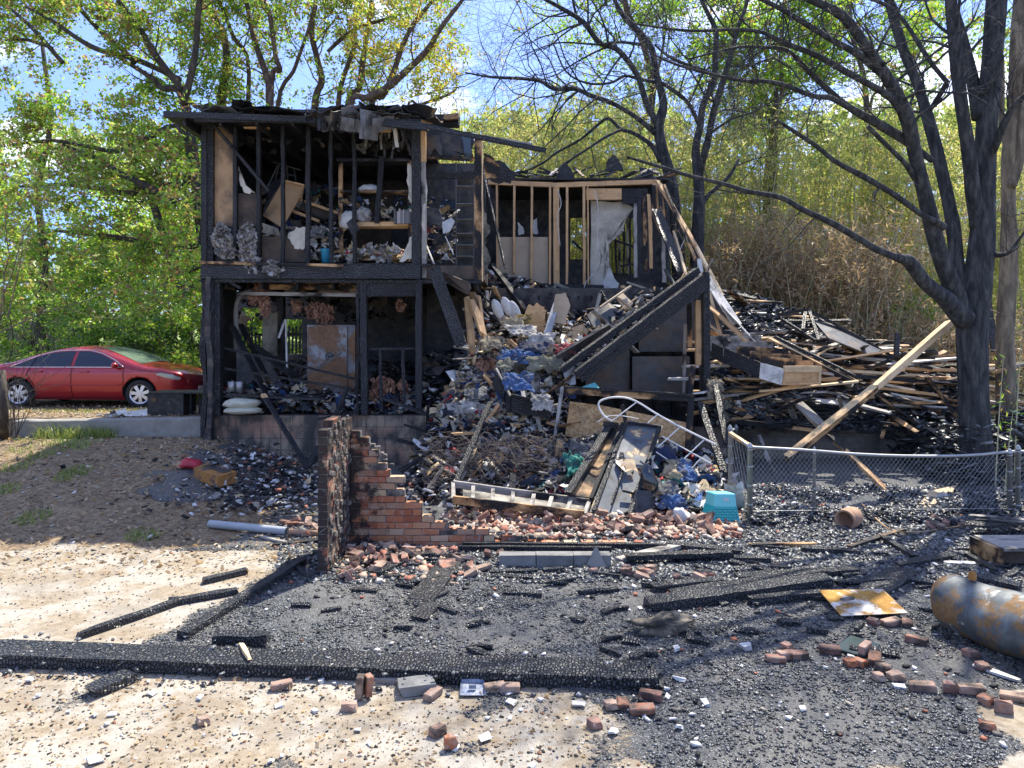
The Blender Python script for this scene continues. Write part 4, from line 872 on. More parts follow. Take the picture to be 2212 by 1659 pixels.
leafy('oak_tree', 'leafy oak whose dark forked stems rise behind the middle of the burned roof',
  [[(440, 760, 22), (430, 550, 18), (390, 430, 17), (330, 250, 15), (290, 50, 12), (270, -100, 9)],
   [(450, 570, 15), (510, 480, 14), (480, 380, 13), (440, 100, 12), (400, -20, 9), (380, -200, 7)],
   [(490, 730, 12), (600, 480, 11), (640, 370, 10), (700, 200, 9), (740, 40, 7)]], T2, 26, 'bark_brown', 'leaf_oak',
  [((540, 760), (-40, 240), (24, 28), 46, 0.16, .5, 5)], 16, .135, .4)
leafy('oak_tree', 'half-browned oak with upright stems behind the right half of the burned roof',
  [[(740, 760, 20), (790, 550, 18), (760, 400, 17), (720, 200, 15), (750, 0, 12), (740, -200, 9)],
   [(900, 750, 15), (930, 550, 14), (1000, 350, 12), (1020, 250, 10), (1010, 60, 8)],
   [(960, 740, 17), (1040, 600, 17), (1070, 400, 15), (1100, 200, 13), (1130, 0, 11)],
   [(830, 350, 10), (950, 240, 11), (1080, 170, 11), (1300, 110, 8)]], T2, 27, 'bark_brown', 'leaf_oak',
  [((660, 860), (-40, 245), (25, 29), 46, 0.14, .5, 9)], 16, .135, .4)
leafy('oak_tree', 'oak leaning right over blue sky beside the burned roof, sparse yellow leaves',
  [[(980, 750, 18), (1100, 660, 18), (1220, 600, 20), (1380, 460, 18), (1500, 340, 16), (1600, 180, 13), (1740, 0, 10), (1850, -150, 7)],
   [(1120, 760, 17), (1200, 650, 17), (1260, 530, 16), (1340, 300, 14), (1420, 150, 12), (1560, -20, 9)],
   [(1360, 770, 9), (1450, 710, 9), (1580, 665, 8), (1690, 610, 6), (1700, 540, 4)]], T2, 25, 'bark_brown', 'leaf_yellow',
  [((780, 960), (-20, 240), (24, 27), 30, 0.12, .6, 12)], 12, .13, .38, base_u=800, tws=4)
leafy('oak_tree', 'large spreading oak over the red car, drooping green and browned leaves',
  [[(960, 1040, 22), (940, 1012, 18), (850, 970, 17), (760, 922, 17), (700, 892, 16), (640, 860, 14), (560, 820, 12), (470, 760, 9), (300, 690, 6)],
   [(700, 890, 12), (640, 920, 12), (560, 915, 11), (480, 900, 9), (300, 880, 7), (80, 890, 5)],
   [(960, 870, 12), (880, 872, 12), (800, 884, 12), (765, 860, 9), (740, 800, 5)],
   [(900, 560, 14), (880, 480, 14), (905, 380, 13), (930, 250, 12), (945, 50, 11), (960, -50, 9)],
   [(880, 500, 13), (770, 420, 11), (720, 370, 9), (560, 270, 7)],
   [(870, 430, 12), (800, 340, 12), (740, 260, 12), (700, 190, 11), (600, 50, 9), (560, 0, 8)],
   [(860, 380, 10), (640, 280, 11), (480, 240, 10), (380, 190, 9), (250, 100, 7), (120, 30, 5)],
   [(640, 300, 10), (600, 250, 10), (500, 170, 9), (370, 30, 8), (320, -40, 6)],
   [(300, 300, 9), (230, 220, 9), (150, 130, 8), (60, 50, 6)], [(250, 230, 7), (130, 190, 6), (30, 190, 5)],
   [(980, 1290, 12), (900, 1290, 11), (840, 1310, 8), (800, 1330, 5)],
   [(980, 1200, 14), (800, 1180, 12), (690, 1150, 11), (540, 1130, 10), (400, 1110, 8), (260, 1100, 5)],
   [(880, 640, 10), (700, 660, 10), (560, 720, 9), (430, 700, 8), (250, 670, 7), (60, 690, 5)]], T1, 24, 'bark_dark', 'leaf_oak',
  [((-60, 440), (215, 330), (21, 26), 50, 0.12, .5, 3), ((-60, 440), (330, 690), (20, 26), 330, 0.02, .55, 4), ((-60, 400), (-40, 215), (22, 27), 60, 0.15, .5, 6)], 22, .14, .5, base_u=520, tws=3, tl=2.0)
leafy('maple_tree', 'bright green tree filling the gap behind the spreading oak at far left',
  [[(200, 1500, 16), (210, 1200, 14), (180, 900, 12), (240, 600, 10), (200, 200, 7)]], T1, 31, 'bark_dark', 'leaf_green',
  [((-90, 450), (330, 720), (29, 33), 330, -0.05, .4, 21), ((-90, 450), (-40, 330), (29, 33), 25, 0.15, .4, 22)], 24, .18, .6, tws=4, tl=2.5)
leafy('maple_tree', 'green leafy tree hanging over the house corner, behind the charred corner post',
  [[(900, 1500, 14), (905, 1200, 12), (880, 900, 10), (930, 600, 8)]], T1, 29, 'bark_dark', 'leaf_green',
  [((330, 620), (300, 700), (27, 31), 190, 0.0, .4, 23)], 22, .18, .6, tws=5, tl=3)
# right background trees over the bamboo
leafy('background_tree', 'tall slim tree standing in the bamboo between the scorched trees',
  [[(870, 1500, 16), (900, 1100, 15), (1060, 750, 14), (1070, 500, 17), (1010, 260, 17), (930, 120, 16), (900, 0, 14), (880, -200, 10)], [(1090, 730, 9), (1120, 500, 8), (1160, 300, 7), (1180, 100, 5)]], T3, 27, 'bark_brown', 'leaf_green',
  [((1110, 1480), (-40, 230), (25, 30), 120, 0.10, .45, 31)], 18, .145, .55, tws=6)
leafy('background_tree', 'forked brown tree rising out of the tan dead bamboo',
  [[(1880, 1600, 34), (1870, 1300, 30), (1890, 1000, 27), (1905, 870, 26), (1840, 650, 13), (1760, 430, 12), (1720, 200, 10), (1640, -20, 8)], [(1910, 880, 14), (1920, 600, 13), (1880, 440, 11), (1800, 250, 9), (1720, 100, 8), (1560, 0, 6)], [(1915, 900, 12), (1960, 600, 11), (1950, 300, 9), (1980, 0, 7)]], T3, 24, 'bark_brown', 'leaf_green',
  [((1560, 1800), (-40, 200), (23, 28), 110, 0.08, .45, 33)], 20, .16, .55, tws=6)
leafy('background_tree', 'straight tree with green crown seen between limbs of the big black tree',
  [[(650, 1200, 14), (645, 900, 13), (655, 600, 12), (640, 400, 11), (590, 200, 9), (560, 0, 8)], [(670, 570, 7), (730, 450, 6), (800, 330, 5)]], T4, 26, 'bark_brown', 'leaf_green',
  [((1780, 2000), (-40, 220), (24, 29), 90, 0.10, .45, 35), ((1960, 2260), (-40, 260), (24, 29), 80, 0.10, .45, 36)], 18, .145, .55, tws=6)
# bushes at left behind the car
def bush(name, label, u, D, wdt, hgt_, n, lm='leaf_bush', ls=.10, group=None):
    b = P(u, 0, D); b.z = hgt(b.x, D); t = empty(name, b, label, 'bush', group); tw = MB(); e = []
    for k in range(9): grow(tw, b+Vector((random.uniform(-.3, .3)*wdt, random.uniform(-.3, .3), 0)), Vector((random.uniform(-.6, .6), random.uniform(-.6, .6), 1)), .03, hgt_*random.uniform(.7, 1), 1, e)
    tw.build('stems', M['bark_dark'], t, True); cs = [q for q, _ in e]
    while len(cs) < n:
        p = b+Vector((random.uniform(-1, 1)*wdt, random.uniform(-1, 1)*wdt*.6, random.random()*hgt_)); q = p-b
        if (q.x/wdt)**2+(q.y/wdt/.6)**2+(q.z/hgt_)**2 < 1 and mnoise.noise(p*1.1) > -.2: cs.append(p)
    v, f = leaves(clumps(cs, 22, .28), ls, .55, .2); mesh('foliage', v, f, M[lm], t)
for k, (u, D, w_, h_, n, lm, lab) in enumerate([(215, 19.6, 1.5, 1.9, 150, 'leaf_bush', 'dark green bush behind the middle of the red car'), (330, 19.2, 1.5, 2.2, 170, 'leaf_bush', 'dense dark bush behind the windscreen of the red car'),
    (425, 19.5, 1.6, 2.6, 170, 'leaf_green', 'bright green bush between the red car and the house corner'), (395, 17.8, 1.0, 1.0, 90, 'leaf_green', 'low weedy bush in front of the red car bonnet'), (100, 27, 2.2, 3.0, 170, 'leaf_bush', 'green bush across the pale road at far left'),
    (-30, 23, 1.4, 3.2, 130, 'leaf_green', 'leafy bush cut by the left picture edge above the road'), (560, 22.5, 1.8, 3.6, 170, 'leaf_green', 'sunlit bush seen through the left opening of the lower room'), (660, 23, 1.8, 3.6, 150, 'leaf_bush', 'green bush seen through the right opening of the lower room'), (240, 25, 2.4, 4, 200, 'leaf_bush', 'tall green bush beyond the road behind the car roof')]):
    bush('bush', lab, u, D, w_, h_, n, lm)
# bamboo thicket
def bamboo(name, label, us, D, n, hmax, lm, leafn, zr, lsize=.16, lean=.12, thick=.02, shade=None):
    mb = MB(); pts = []
    for k in range(n):
        u = random.uniform(*us); d = random.uniform(*D); b = P(u, 0, d); b.z = hgt(b.x, d); H = hmax*random.uniform(.7, 1.05); lx_ = random.gauss(0, lean)*H; ly_ = random.gauss(0, lean)*H
        row = [b+Vector((lx_*t*t, ly_*t*t, H*t*(1-.12*t*t))) for t in (0, .25, .5, .75, 1)]
        mb.tube(row, [thick, thick*.95, thick*.8, thick*.5, .005], 5, caps=False)
        for _ in range(leafn):
            t_ = zr[0]+(zr[1]-zr[0])*random.random()**.8; q = min(3, int(t_*4)); f_ = t_*4-q; c = row[q]*(1-f_)+row[q+1]*f_
            pts.append(c+Vector((random.gauss(0, .35), random.gauss(0, .35), random.gauss(0, .2))))
    v = np.array(mb.v); nv = len(v); f = np.array([x for x in mb.f])
    lv, lf = leaves(clumps(pts, 6, .3), lsize, .2, .5)
    return tag(mesh(name, np.concatenate([v, lv]), np.concatenate([f, lf+nv]), None, mats=[M['culm'], M[lm]], idx=[0]*len(f)+[1]*len(lf)), label, 'bamboo', kind='stuff')
bamboo('bamboo', 'green and yellow bamboo thicket rising behind the collapsed house', (1000, 1560), (21, 26), 320, 10.4, 'leaf_bamboo', 34, (.12, 1))
bamboo('bamboo', 'tall green bamboo thicket behind the big black tree at right', (1540, 2330), (22, 27), 340, 10.2, 'leaf_bamboo', 34, (.05, 1))
bamboo('dead_bamboo', 'tan dried bamboo scorched by the fire beside the collapsed roof', (1490, 1930), (18.5, 21.5), 250, 5.8, 'leaf_dead', 28, (.02, 1), .15, .16, .014)
bamboo('dead_bamboo', 'dry tan bamboo and weeds low behind the trunk of the big black tree', (1880, 2300), (17.5, 21), 110, 3.0, 'leaf_dead', 18, (.02, 1), .15, .2, .012)
bamboo('bamboo', 'fresh green bamboo shoots low between dead bamboo and black tree', (1760, 2080), (20, 22.5), 70, 3.6, 'leaf_bush', 26, (.02, 1), .14, .2, .012)
# leaning bare culms in front of the thicket
mb = MB()
for k in range(46):
    u = random.uniform(1660, 2010); b = P(u, 0, 18+random.random()*2); b.z = .3; t_ = Vector((random.gauss(.25, .35), random.uniform(-.2, .3), 1)).normalized()*random.uniform(2.5, 5)
    mb.tube([b, b+t_*.5+Vector((0, 0, .1)), b+t_+Vector((t_.x*.15, 0, -.15))], [.012, .010, .003], 4, caps=False)
tag(mb.build('bamboo_canes', M['culm']), 'bare dry bamboo canes leaning right in front of the thicket', 'bamboo', kind='stuff')
# woods far behind
pts = region((-260, 1000), (280, 720), (34, 44), 900, -0.15, .16, 50)+region((980, 2500), (235, 720), (34, 44), 1600, -0.3, .16, 50)
v, f = leaves(clumps(pts, 22, 1.0), .42, .6, .2); tag(mesh('far_woods', v, f, M['leaf_far']), 'hazy green woods closing the view far behind the house', 'woods', kind='stuff')
# fence behind the house seen through the openings
ft = empty('slat_fence', (P(600, 0, 21).x, 21, .9), 'dark upright slat fence seen through the openings of the lower room', 'fence')
mb = MB()
x = P(470, 0, 21).x
while x < P(720, 0, 21).x: mb.box(x, 21, .8, x+.05, 21.03, 2.55+random.uniform(-.04, .04)); x += .105
mb.build('slats', M['fence_black'], ft); mb = MB(); mb.box(P(470, 0, 21).x, 21.031, 2.3, P(720, 0, 21).x, 21.07, 2.38); mb.build('rail', M['fence_black'], ft)
ft = empty('board_fence', (P(60, 0, 33).x, 33, 1.9), 'grey board fence far across the road at the left edge', 'fence'); mb = MB(); x = P(-80, 0, 33).x
while x < P(190, 0, 33).x: mb.box(x, 33, 1.4, x+.14, 33.03, 3.1+random.uniform(-.02, .02)); x += .16
mb.build('boards', M['fence_grey'], ft)
# ------------------------------------------------------------ red car
CL = 4.80; CW = 0.91
def lerp_tab(tab, x):
    if x <= tab[0][0]: return tab[0][1]
    for (a, va), (b, vb) in zip(tab, tab[1:]):
        if x <= b:
            t = (x-a)/(b-a); t = t*t*(3-2*t) if len(tab) < 0 else t; return va+(vb-va)*t
    return tab[-1][1]
TOP = [(-2.40, .80), (-2.36, .93), (-2.25, .99), (-1.9, 1.03), (-1.55, 1.10), (-1.0, 1.29), (-.6, 1.39), (-.2, 1.435), (.15, 1.43), (.45, 1.37), (.8, 1.25), (1.2, 1.09), (1.45, 1.00), (1.8, .945), (2.1, .87), (2.28, .78), (2.37, .66), (2.40, .55)]
BOT = [(-2.40, .42), (-2.3, .28), (-2.0, .20), (2.0, .18), (2.3, .22), (2.40, .34)]
WID = [(-2.40, .62), (-2.33, .78), (-2.1, .87), (-1.4, .905), (1.3, .91), (1.8, .89), (2.15, .80), (2.33, .64), (2.40, .48)]
def smt(tab, x): return (lerp_tab(tab, x-.06)+2*lerp_tab(tab, x)+lerp_tab(tab, x+.06))/4
def carw(x, z):
    W = smt(WID, x); b = smt(BOT, x); t = smt(TOP, x)
    w_ = W*(1-.10*max(0, (.55-z)/.4)**2)
    w_ *= 1+.012*math.sin((z-.45)*5)
    if z > .90: w_ = W*(1.0-.36*((z-.90)/.55)**1.25)
    r_ = .07
    if z > t-r_: w_ *= math.sqrt(max(0.0, 1-((z-t+r_)/r_)**2))*.10+.90
    return w_
car = empty('car', (0, 0, 0), 'red four-door sedan parked on dirt above the low retaining wall, facing right', 'car')
mb = MB(); NXc, NZ = 90, 16; ring = 2*NZ+6
for i in range(NXc+1):
    x = -2.40+4.80*i/NXc; b = smt(BOT, x); t = smt(TOP, x); row = []
    for k in range(NZ+1): z = b+(t-b)*(k/NZ); row.append((x, -carw(x, z), z))
    W = carw(x, t)
    for k in (1, 2, 3): y = -W+2*W*k/4; row.append((x, y, t+.03*(1-(y/W)**2)))
    for k in range(NZ, -1, -1): z = b+(t-b)*(k/NZ); row.append((x, carw(x, z), z))
    for k in (1, 2): row.append((x, carw(x, b)*(1-2*k/3), b))
    mb.v += row
rn = len(row)
for i in range(NXc):
    for k in range(rn): mb.f.append((i*rn+k, (i+1)*rn+k, (i+1)*rn+(k+1) % rn, i*rn+(k+1) % rn))
mb.f.append(tuple(range(rn))); mb.f.append(tuple(NXc*rn+k for k in range(rn))[::-1]); mb.i = [0]*len(mb.f)
body = mb.build('body', M['car_paint'], car, True)
WX = (-1.40, 1.375); WZ = .33
for wx in WX:
    for sgn in (-1, 1):
        cb = MB(); cb.tube([(wx, sgn*.60, WZ+.02), (wx, sgn*1.2, WZ+.02)], .385, 28); c_ = cb.build('wheel_arch_cut', M['black_gap'], car); c_.hide_render = True; c_.hide_viewport = True
        md = body.modifiers.new('arch', 'BOOLEAN'); md.object = c_; md.operation = 'DIFFERENCE'; md.solver = 'EXACT'
        md.material_mode = 'TRANSFER' if hasattr(md, 'material_mode') else 'INDEX'
# bake the cuts so no helper objects remain
dg = bpy.context.evaluated_depsgraph_get(); nm = bpy.data.meshes.new_from_object(body.evaluated_get(dg)); body.modifiers.clear(); body.data = nm
for o in [o for o in bpy.data.objects if o.name.startswith('wheel_arch_cut')]: bpy.data.objects.remove(o)
body.data.materials.clear(); body.data.materials.append(M['car_paint']); body.data.materials.append(M['black_gap'])
for p in body.data.polygons:
    c = p.center; p.material_index = 0; p.use_smooth = True
    for wx in WX:
        if abs(c.y) < .905 and math.hypot(c.x-wx, c.z-WZ-.02) < .386 and abs(c.y) < carw(c.x, c.z)-.012: p.material_index = 1
for wx in WX:
    for sgn in (-1, 1):
        wb = MB(); prof = [(.20, .70), (.315, .71), (.335, .73), (.337, .86), (.32, .885), (.235, .89), (.225, .87)]
        n = 36; vs = [(wx+r_*math.cos(2*math.pi*q/n), sgn*y_, WZ+r_*math.sin(2*math.pi*q/n)) for (r_, y_) in prof for q in range(n)]
        wb.add(vs, [(k*n+q, k*n+(q+1) % n, (k+1)*n+(q+1) % n, (k+1)*n+q) for k in range(len(prof)-1) for q in range(n)])
        wh = wb.build('wheel', M['rubber'], car, True)
        rm = MB(); y1 = sgn*.872
        vs = [(wx+r_*math.cos(2*math.pi*q/n), sgn*yy, WZ+r_*math.sin(2*math.pi*q/n)) for (r_, yy) in ((.232, .885), (.205, .868), (.20, .80)) for q in range(n)]
        rm.add(vs, [(k*n+q, k*n+(q+1) % n, (k+1)*n+(q+1) % n, (k+1)*n+q) for k in range(2) for q in range(n)])
        for q in range(7):
            a = 2*math.pi*q/7+.3; c_, s_ = math.cos(a), math.sin(a); px, pz = -s_, c_
            def q_(r_, o_, y_): return (wx+c_*r_+px*o_, sgn*y_, WZ+s_*r_+pz*o_)
            rm.add([q_(.03, -.03, .875), q_(.03, .03, .875), q_(.21, .042, .872), q_(.21, -.042, .872), q_(.03, -.03, .84), q_(.03, .03, .84), q_(.21, .042, .84), q_(.21, -.042, .84)], [(0,1,2,3),(0,4,5,1),(1,5,6,2),(2,6,7,3),(3,7,4,0)])
        rm.tube([(wx, sgn*.84, WZ), (wx, sgn*.882, WZ)], .055, 14)
        r_o = rm.build('rim', M['alloy'], None); r_o.parent = wh
        hb_ = MB(); hb_.tube([(wx, sgn*.79, WZ), (wx, sgn*.80, WZ)], .22, 24); h_o = hb_.build('brake_disc', M['black_gap'], None); h_o.parent = wh
def side_poly(name, poly, m, off=.006, parent=None, res=.05, sides=(-1, 1)):
    """patch following the car side inside a polygon given as (x, z)"""
    for sgn in sides:
        pb = MB(); 
        pts = []
        for k in range(len(poly)):
            a = Vector((*poly[k], 0)); b = Vector((*poly[(k+1) % len(poly)], 0)); n = max(1, int((b-a).length/res))
            pts += [a+(b-a)*q/n for q in range(n)]
        zs = [p[1] for p in pts]; z0, z1 = min(zs), max(zs); rows = []
        # scanline strips
        N = max(2, int((z1-z0)/.03))
        for r_ in range(N+1):
            z = z0+(z1-z0)*(r_/N)*.998+.001*(z1-z0); xs = []
            for k in range(len(pts)):
                a, b = pts[k], pts[(k+1) % len(pts)]
                if (a.y-z)*(b.y-z) < 0: xs.append(a.x+(b.x-a.x)*(z-a.y)/(b.y-a.y))
            rows.append((min(xs), max(xs), z) if len(xs) >= 2 else None)
        rows = [r_ for r_ in rows if r_]; nn = 14; vs = []
        for (xa, xb, z) in rows:
            for q in range(nn+1): x = xa+(xb-xa)*q/nn; vs.append((x, sgn*(carw(x, z)+off), z))
        pb.add(vs, [(r_*(nn+1)+q, r_*(nn+1)+q+1, (r_+1)*(nn+1)+q+1, (r_+1)*(nn+1)+q) for r_ in range(len(rows)-1) for q in range(nn)])
        o = pb.build(name, M[m], car, True)
    return o
def side_line(name, pts, r_, m, sides=(-1, 1), off=.004):
    for sgn in sides:
        lb = MB(); pp = []
        for a, b in zip(pts, pts[1:]):
            for q in range(8): x = a[0]+(b[0]-a[0])*q/8; z = a[1]+(b[1]-a[1])*q/8; pp.append((x, sgn*(carw(x, z)+off), z))
        pp.append((pts[-1][0], sgn*(carw(*pts[-1])+off), pts[-1][1])); lb.tube(pp, r_, 5); lb.build(name, M[m], car, True)
fw = [(-.12, .985), (-.12, 1.335), (.12, 1.335), (.40, 1.27), (.72, 1.13), (.96, .985)]
rw = [(-1.52, .985), (-1.25, 1.10), (-.98, 1.22), (-.66, 1.31), (-.36, 1.335), (-.20, 1.335), (-.20, .985)]
side_poly('side_window', fw, 'car_glass'); side_poly('side_window', rw, 'car_glass')
side_line('window_trim', [(-1.60, .965), (-1.27, 1.115), (-1.0, 1.24), (-.68, 1.335), (-.34, 1.36), (.13, 1.36), (.42, 1.293), (.75, 1.148), (1.03, .965), (-1.60, .965)], .011, 'chrome')
side_line('quarter_bar', [(-1.10, .985), (-1.04, 1.20)], .012, 'black_gap')
side_line('door_gap', [(-.16, .96), (-.17, .6), (-.16, .27)], .007, 'car_line'); side_line('door_gap', [(1.02, .95), (1.02, .6), (.98, .27)], .007, 'car_line')
side_line('door_gap', [(-1.12, .95), (-1.18, .80), (-1.02, .55), (-.98, .27)], .007, 'car_line'); side_line('rub_strip', [(-.98, .56), (.98, .55)], .014, 'car_paint')
side_line('sill_gap', [(-.98, .25), (.98, .25)], .008, 'car_line'); side_line('bonnet_gap', [(1.15, .93), (1.7, .86), (2.05, .80)], .006, 'car_line')
for hx in (-.92, .14):
    for sgn in (-1, 1):
        hbm = MB(); y = carw(hx, .86)+.02; hbm.tube([(hx-.10, sgn*(y-.015), .86), (hx-.07, sgn*y, .865), (hx+.07, sgn*y, .865), (hx+.10, sgn*(y-.015), .86)], .018, 8); hbm.build('door_handle', M['car_paint'], car, True)
for sgn in (-1, 1):
    mm = MB(); y = carw(.86, .98); mm.tube([(.84, sgn*(y-.02), .97), (.86, sgn*(y+.05), 1.0), (.87, sgn*(y+.14), 1.02), (.86, sgn*(y+.20), 1.01)], [.03, .055, .07, .03], 10); mm.build('wing_mirror', M['car_paint'], car, True)
side_poly('headlight', [(1.72, .80), (1.85, .845), (2.08, .80), (2.27, .70), (2.20, .655), (1.95, .72)], 'lens', .008)
side_poly('tail_light', [(-2.34, .72), (-2.34, .90), (-2.1, .92), (-2.0, .86), (-2.12, .76)], 'red_plastic', .006)
# windscreens follow the roof line
def toppatch(name, x0, x1, inset0, inset1, m):
    pb = MB(); n = 12; vs = []
    for i in range(n+1):
        x = x0+(x1-x0)*i/n; t = smt(TOP, x); W = carw(x, t)-(inset0+(inset1-inset0)*i/n)
        for k in range(9): y = -W+2*W*k/8; Wt = carw(x, t); vs.append((x, y, t+.03*(1-(y/Wt)**2)+.007))
    pb.add(vs, [(i*9+k, (i+1)*9+k, (i+1)*9+k+1, i*9+k+1) for i in range(n) for k in range(8)]); return pb.build(name, M[m], car, True)
toppatch('windscreen', .30, 1.36, .06, .03, 'windscreen'); toppatch('rear_window', -1.62, -.82, .05, .07, 'car_glass')
gb = MB()
for k in range(4): z = .56+k*.045; gb.tube([(2.41-.02*k-.10*abs(q/3)**2, q*.13, z) for q in (-3, -2, -1, 0, 1, 2, 3)], .012, 6)
gb.build('grille', M['car_line'], car, True); pl_ = MB(); pl_.box(2.395, -.2, .36, 2.42, .2, .47); pl_.build('number_plate', M['white_metal'], car)
cx = -9.55; cy = 17.25
car.location = (cx, cy, hgt(cx, 16.4)+.0)
car.rotation_euler = (0, 0, R(-1.5)); car.scale = (.985, .985, .93)

# ------------------------------------------------------------ things in and around the house
def things_bar(name, a, b, w_, t_, m, label, cat, roll=0.0, jit=.006, jag=.25, bend=0.0, group=None):
    return bar(name, P(*a), P(*b), w_, t_, M[m], None, roll, jit, jag, bend, label, cat, group)
def boxat(mb, cx_, cy_, cz_, sx, sy, sz, mi=0): mb.box(cx_-sx/2, cy_-sy/2, cz_-sz/2, cx_+sx/2, cy_+sy/2, cz_+sz/2, mi)
# safe
a = P(663, 702, 13.5); b = P(752, 858, 13.5); lowz = 1.02
sf = empty('safe', ((a.x+b.x)/2, 13.9, lowz), 'tall rust-stained steel safe standing in the burned lower room', 'safe')
mb = MB(); mb.box(a.x, 13.52, lowz, b.x+.12, 14.2, a.z); mb.build('cabinet', M['safe'], sf); mb = MB(); mb.box(a.x+.025, 13.485, lowz+.05, b.x-.02, 13.519, a.z-.03); d_ = mb.build('door', M['safe'], sf)
c = P(711, 770, 13.46); mb = MB(); mb.tube([(c.x+.065*math.cos(q*.4488), 13.455, c.z+.065*math.sin(q*.4488)) for q in range(15)], .012, 6); mb.tube([(c.x, 13.44, c.z), (c.x, 13.49, c.z)], .02, 8)
for q in range(3): mb.tube([(c.x, 13.45, c.z), (c.x+.065*math.cos(q*2.09+.5), 13.455, c.z+.065*math.sin(q*2.09+.5))], .008, 5)
wh = mb.build('handle_wheel', M['dark_metal'], None, True); wh.parent = d_; wh.location = (0, 0, 0)
d_.location = (0, 0, 0)
# the door mesh was placed relative to the safe, so shift children meshes back
for o in (d_,): o.location = -Vector(sf.location)
m_isl('soot_rags', [(0.0, (0.03, 0.03, 0.033)), (0.4, (0.07, 0.062, 0.055)), (0.62, (0.13, 0.11, 0.09)), (0.8, (0.05, 0.055, 0.06)), (0.92, (0.3, 0.28, 0.25))], 0.9)
# small items in the upper room
fzz = P(0, 567, 12.9).z
bk = empty('bucket', (P(704, 0, 13.0).x, 13.0, fzz), 'bright blue plastic bucket on the edge of the upper floor', 'bucket')
mb = MB(); n = 20
def lathe(prof, n=20, c=(0, 0, 0), cap=True):
    vs = [(c[0]+r_*math.cos(2*math.pi*q/n), c[1]+r_*math.sin(2*math.pi*q/n), c[2]+z) for r_, z in prof for q in range(n)]
    fs = [(k*n+q, k*n+(q+1) % n, (k+1)*n+(q+1) % n, (k+1)*n+q) for k in range(len(prof)-1) for q in range(n)]
    if cap: fs.append(tuple(range(n))[::-1])
    return vs, fs
vs, fs = lathe([(.07, 0), (.088, .22), (.095, .235), (.095, .245), (.086, .24), (.07, .02), (.01, .018)]); o = mesh('tub', vs, fs, M['blue_plastic'], None, True); o.parent = bk
vs, fs = lathe([(.089, .20), (.098, .20), (.098, .215), (.089, .215)], cap=False); o = mesh('rim_band', vs, fs, M['blue_plastic'], None, True); o.parent = bk
# shelving frame behind the studs
sh = empty('shelf_unit', (P(808, 0, 13.3).x, 13.4, fzz), 'open scorched shelf frame holding books and bags, in the upper room', 'shelf')
D = 13.25
for (nm_, u0, v0, u1, v1, m_, w_) in (('side_frame', 736, 347, 737, 566, 'pine_half', .07), ('side_frame', 884, 347, 886, 560, 'pine_half', .06), ('top_rail', 732, 350, 886, 350, 'char', .05), ('shelf', 738, 417, 884, 417, 'pine_half', .04), ('shelf', 738, 488, 884, 486, 'pine', .075), ('bottom_board', 738, 562, 884, 561, 'pine_half', .05)):
    if v0 == 347: bar(nm_, P(u0, v0, D), P(u1, v1, D), w_, .06, M[m_], sh, 0, .004, 0)
    else: bar(nm_, P(u0, v0, D+.02), P(u1, v1, D+.02), .35, w_, M[m_], sh, 0, .006, 0)
things_bar('leaning_board', (825, 338, 13.05), (814, 482, 13.05), .095, .03, 'char_fine', 'charred upright board leaning against the shelf frame in the upper room', 'board')
things_bar('leaning_board', (790, 435, 13.3), (812, 488, 13.2), .06, .03, 'char', 'short dark board tilted among the bags on the middle shelf', 'board')
bo = MB(); x = P(852, 0, 13.1).x; zz = P(0, 484, 13.1).z
for k in range(14):
    t_ = random.uniform(.018, .032); h_ = random.uniform(.2, .27); bo.box(x, 13.02, zz, x+t_-.003, 13.25, zz+h_); x += t_
tag(bo.build('book_row', M['book']), 'row of scorched books upright at the right end of the shelf', 'books')
def cloth_bits(pts, smin, smax, res=4, crump=.45):
    V_ = []; F_ = []; off = 0; n = len(pts)
    pts = np.asarray(pts, float); s = smin+(smax-smin)*rng.random(n)**1.5
    g = np.stack(np.meshgrid(np.linspace(-.5, .5, res), np.linspace(-.5, .5, res)), -1).reshape(-1, 2)
    v = np.zeros((n, res*res, 3)); v[:, :, :2] = g[None]*(1+.5*(rng.random((n, res*res, 1))-.5)); v[:, :, 0] *= (.6+rng.random((n, 1))*1.1)
    v[:, :, 2] = crump*(rng.random((n, res*res))-.5)*.8; v[:, :, :2] += (rng.random((n, res*res, 2))-.5)*.22
    v *= s[:, None, None]; v = rotate(v, rng.random(n)*6.283, rng.normal(0, .55, n), rng.normal(0, .55, n)); v += pts[:, None, :]
    fl = np.array([(j*res+i, j*res+i+1, (j+1)*res+i+1, (j+1)*res+i) for j in range(res-1) for i in range(res-1)])
    return v.reshape(-1, 3), (fl[None]+res*res*np.arange(n)[:, None, None]).reshape(-1, 4)
def boxpts(u0, v0, u1, v1, D0, D1, n): return [P(random.uniform(u0, u1), random.uniform(v0, v1), random.uniform(D0, D1)) for _ in range(n)]
def clothpile(name, pts, m, smin, smax, label, cat='clothes', res=5, crump=.5):
    v, f = cloth_bits(pts, smin, smax, res, crump); return tag(mesh(name, v, f, M[m], smooth=True), label, cat, kind='stuff')
clothpile('debris_pile', boxpts(740, 535, 884, 562, 12.95, 13.6, 190), 'cloth_pale', .05, .2, 'burned papers and clothes heaped at the bottom of the shelf frame')
clothpile('debris_pile', boxpts(570, 495, 735, 565, 13.1, 14.2, 260), 'cloth', .06, .26, 'grey rubbish heaped on the upper floor behind the studs')
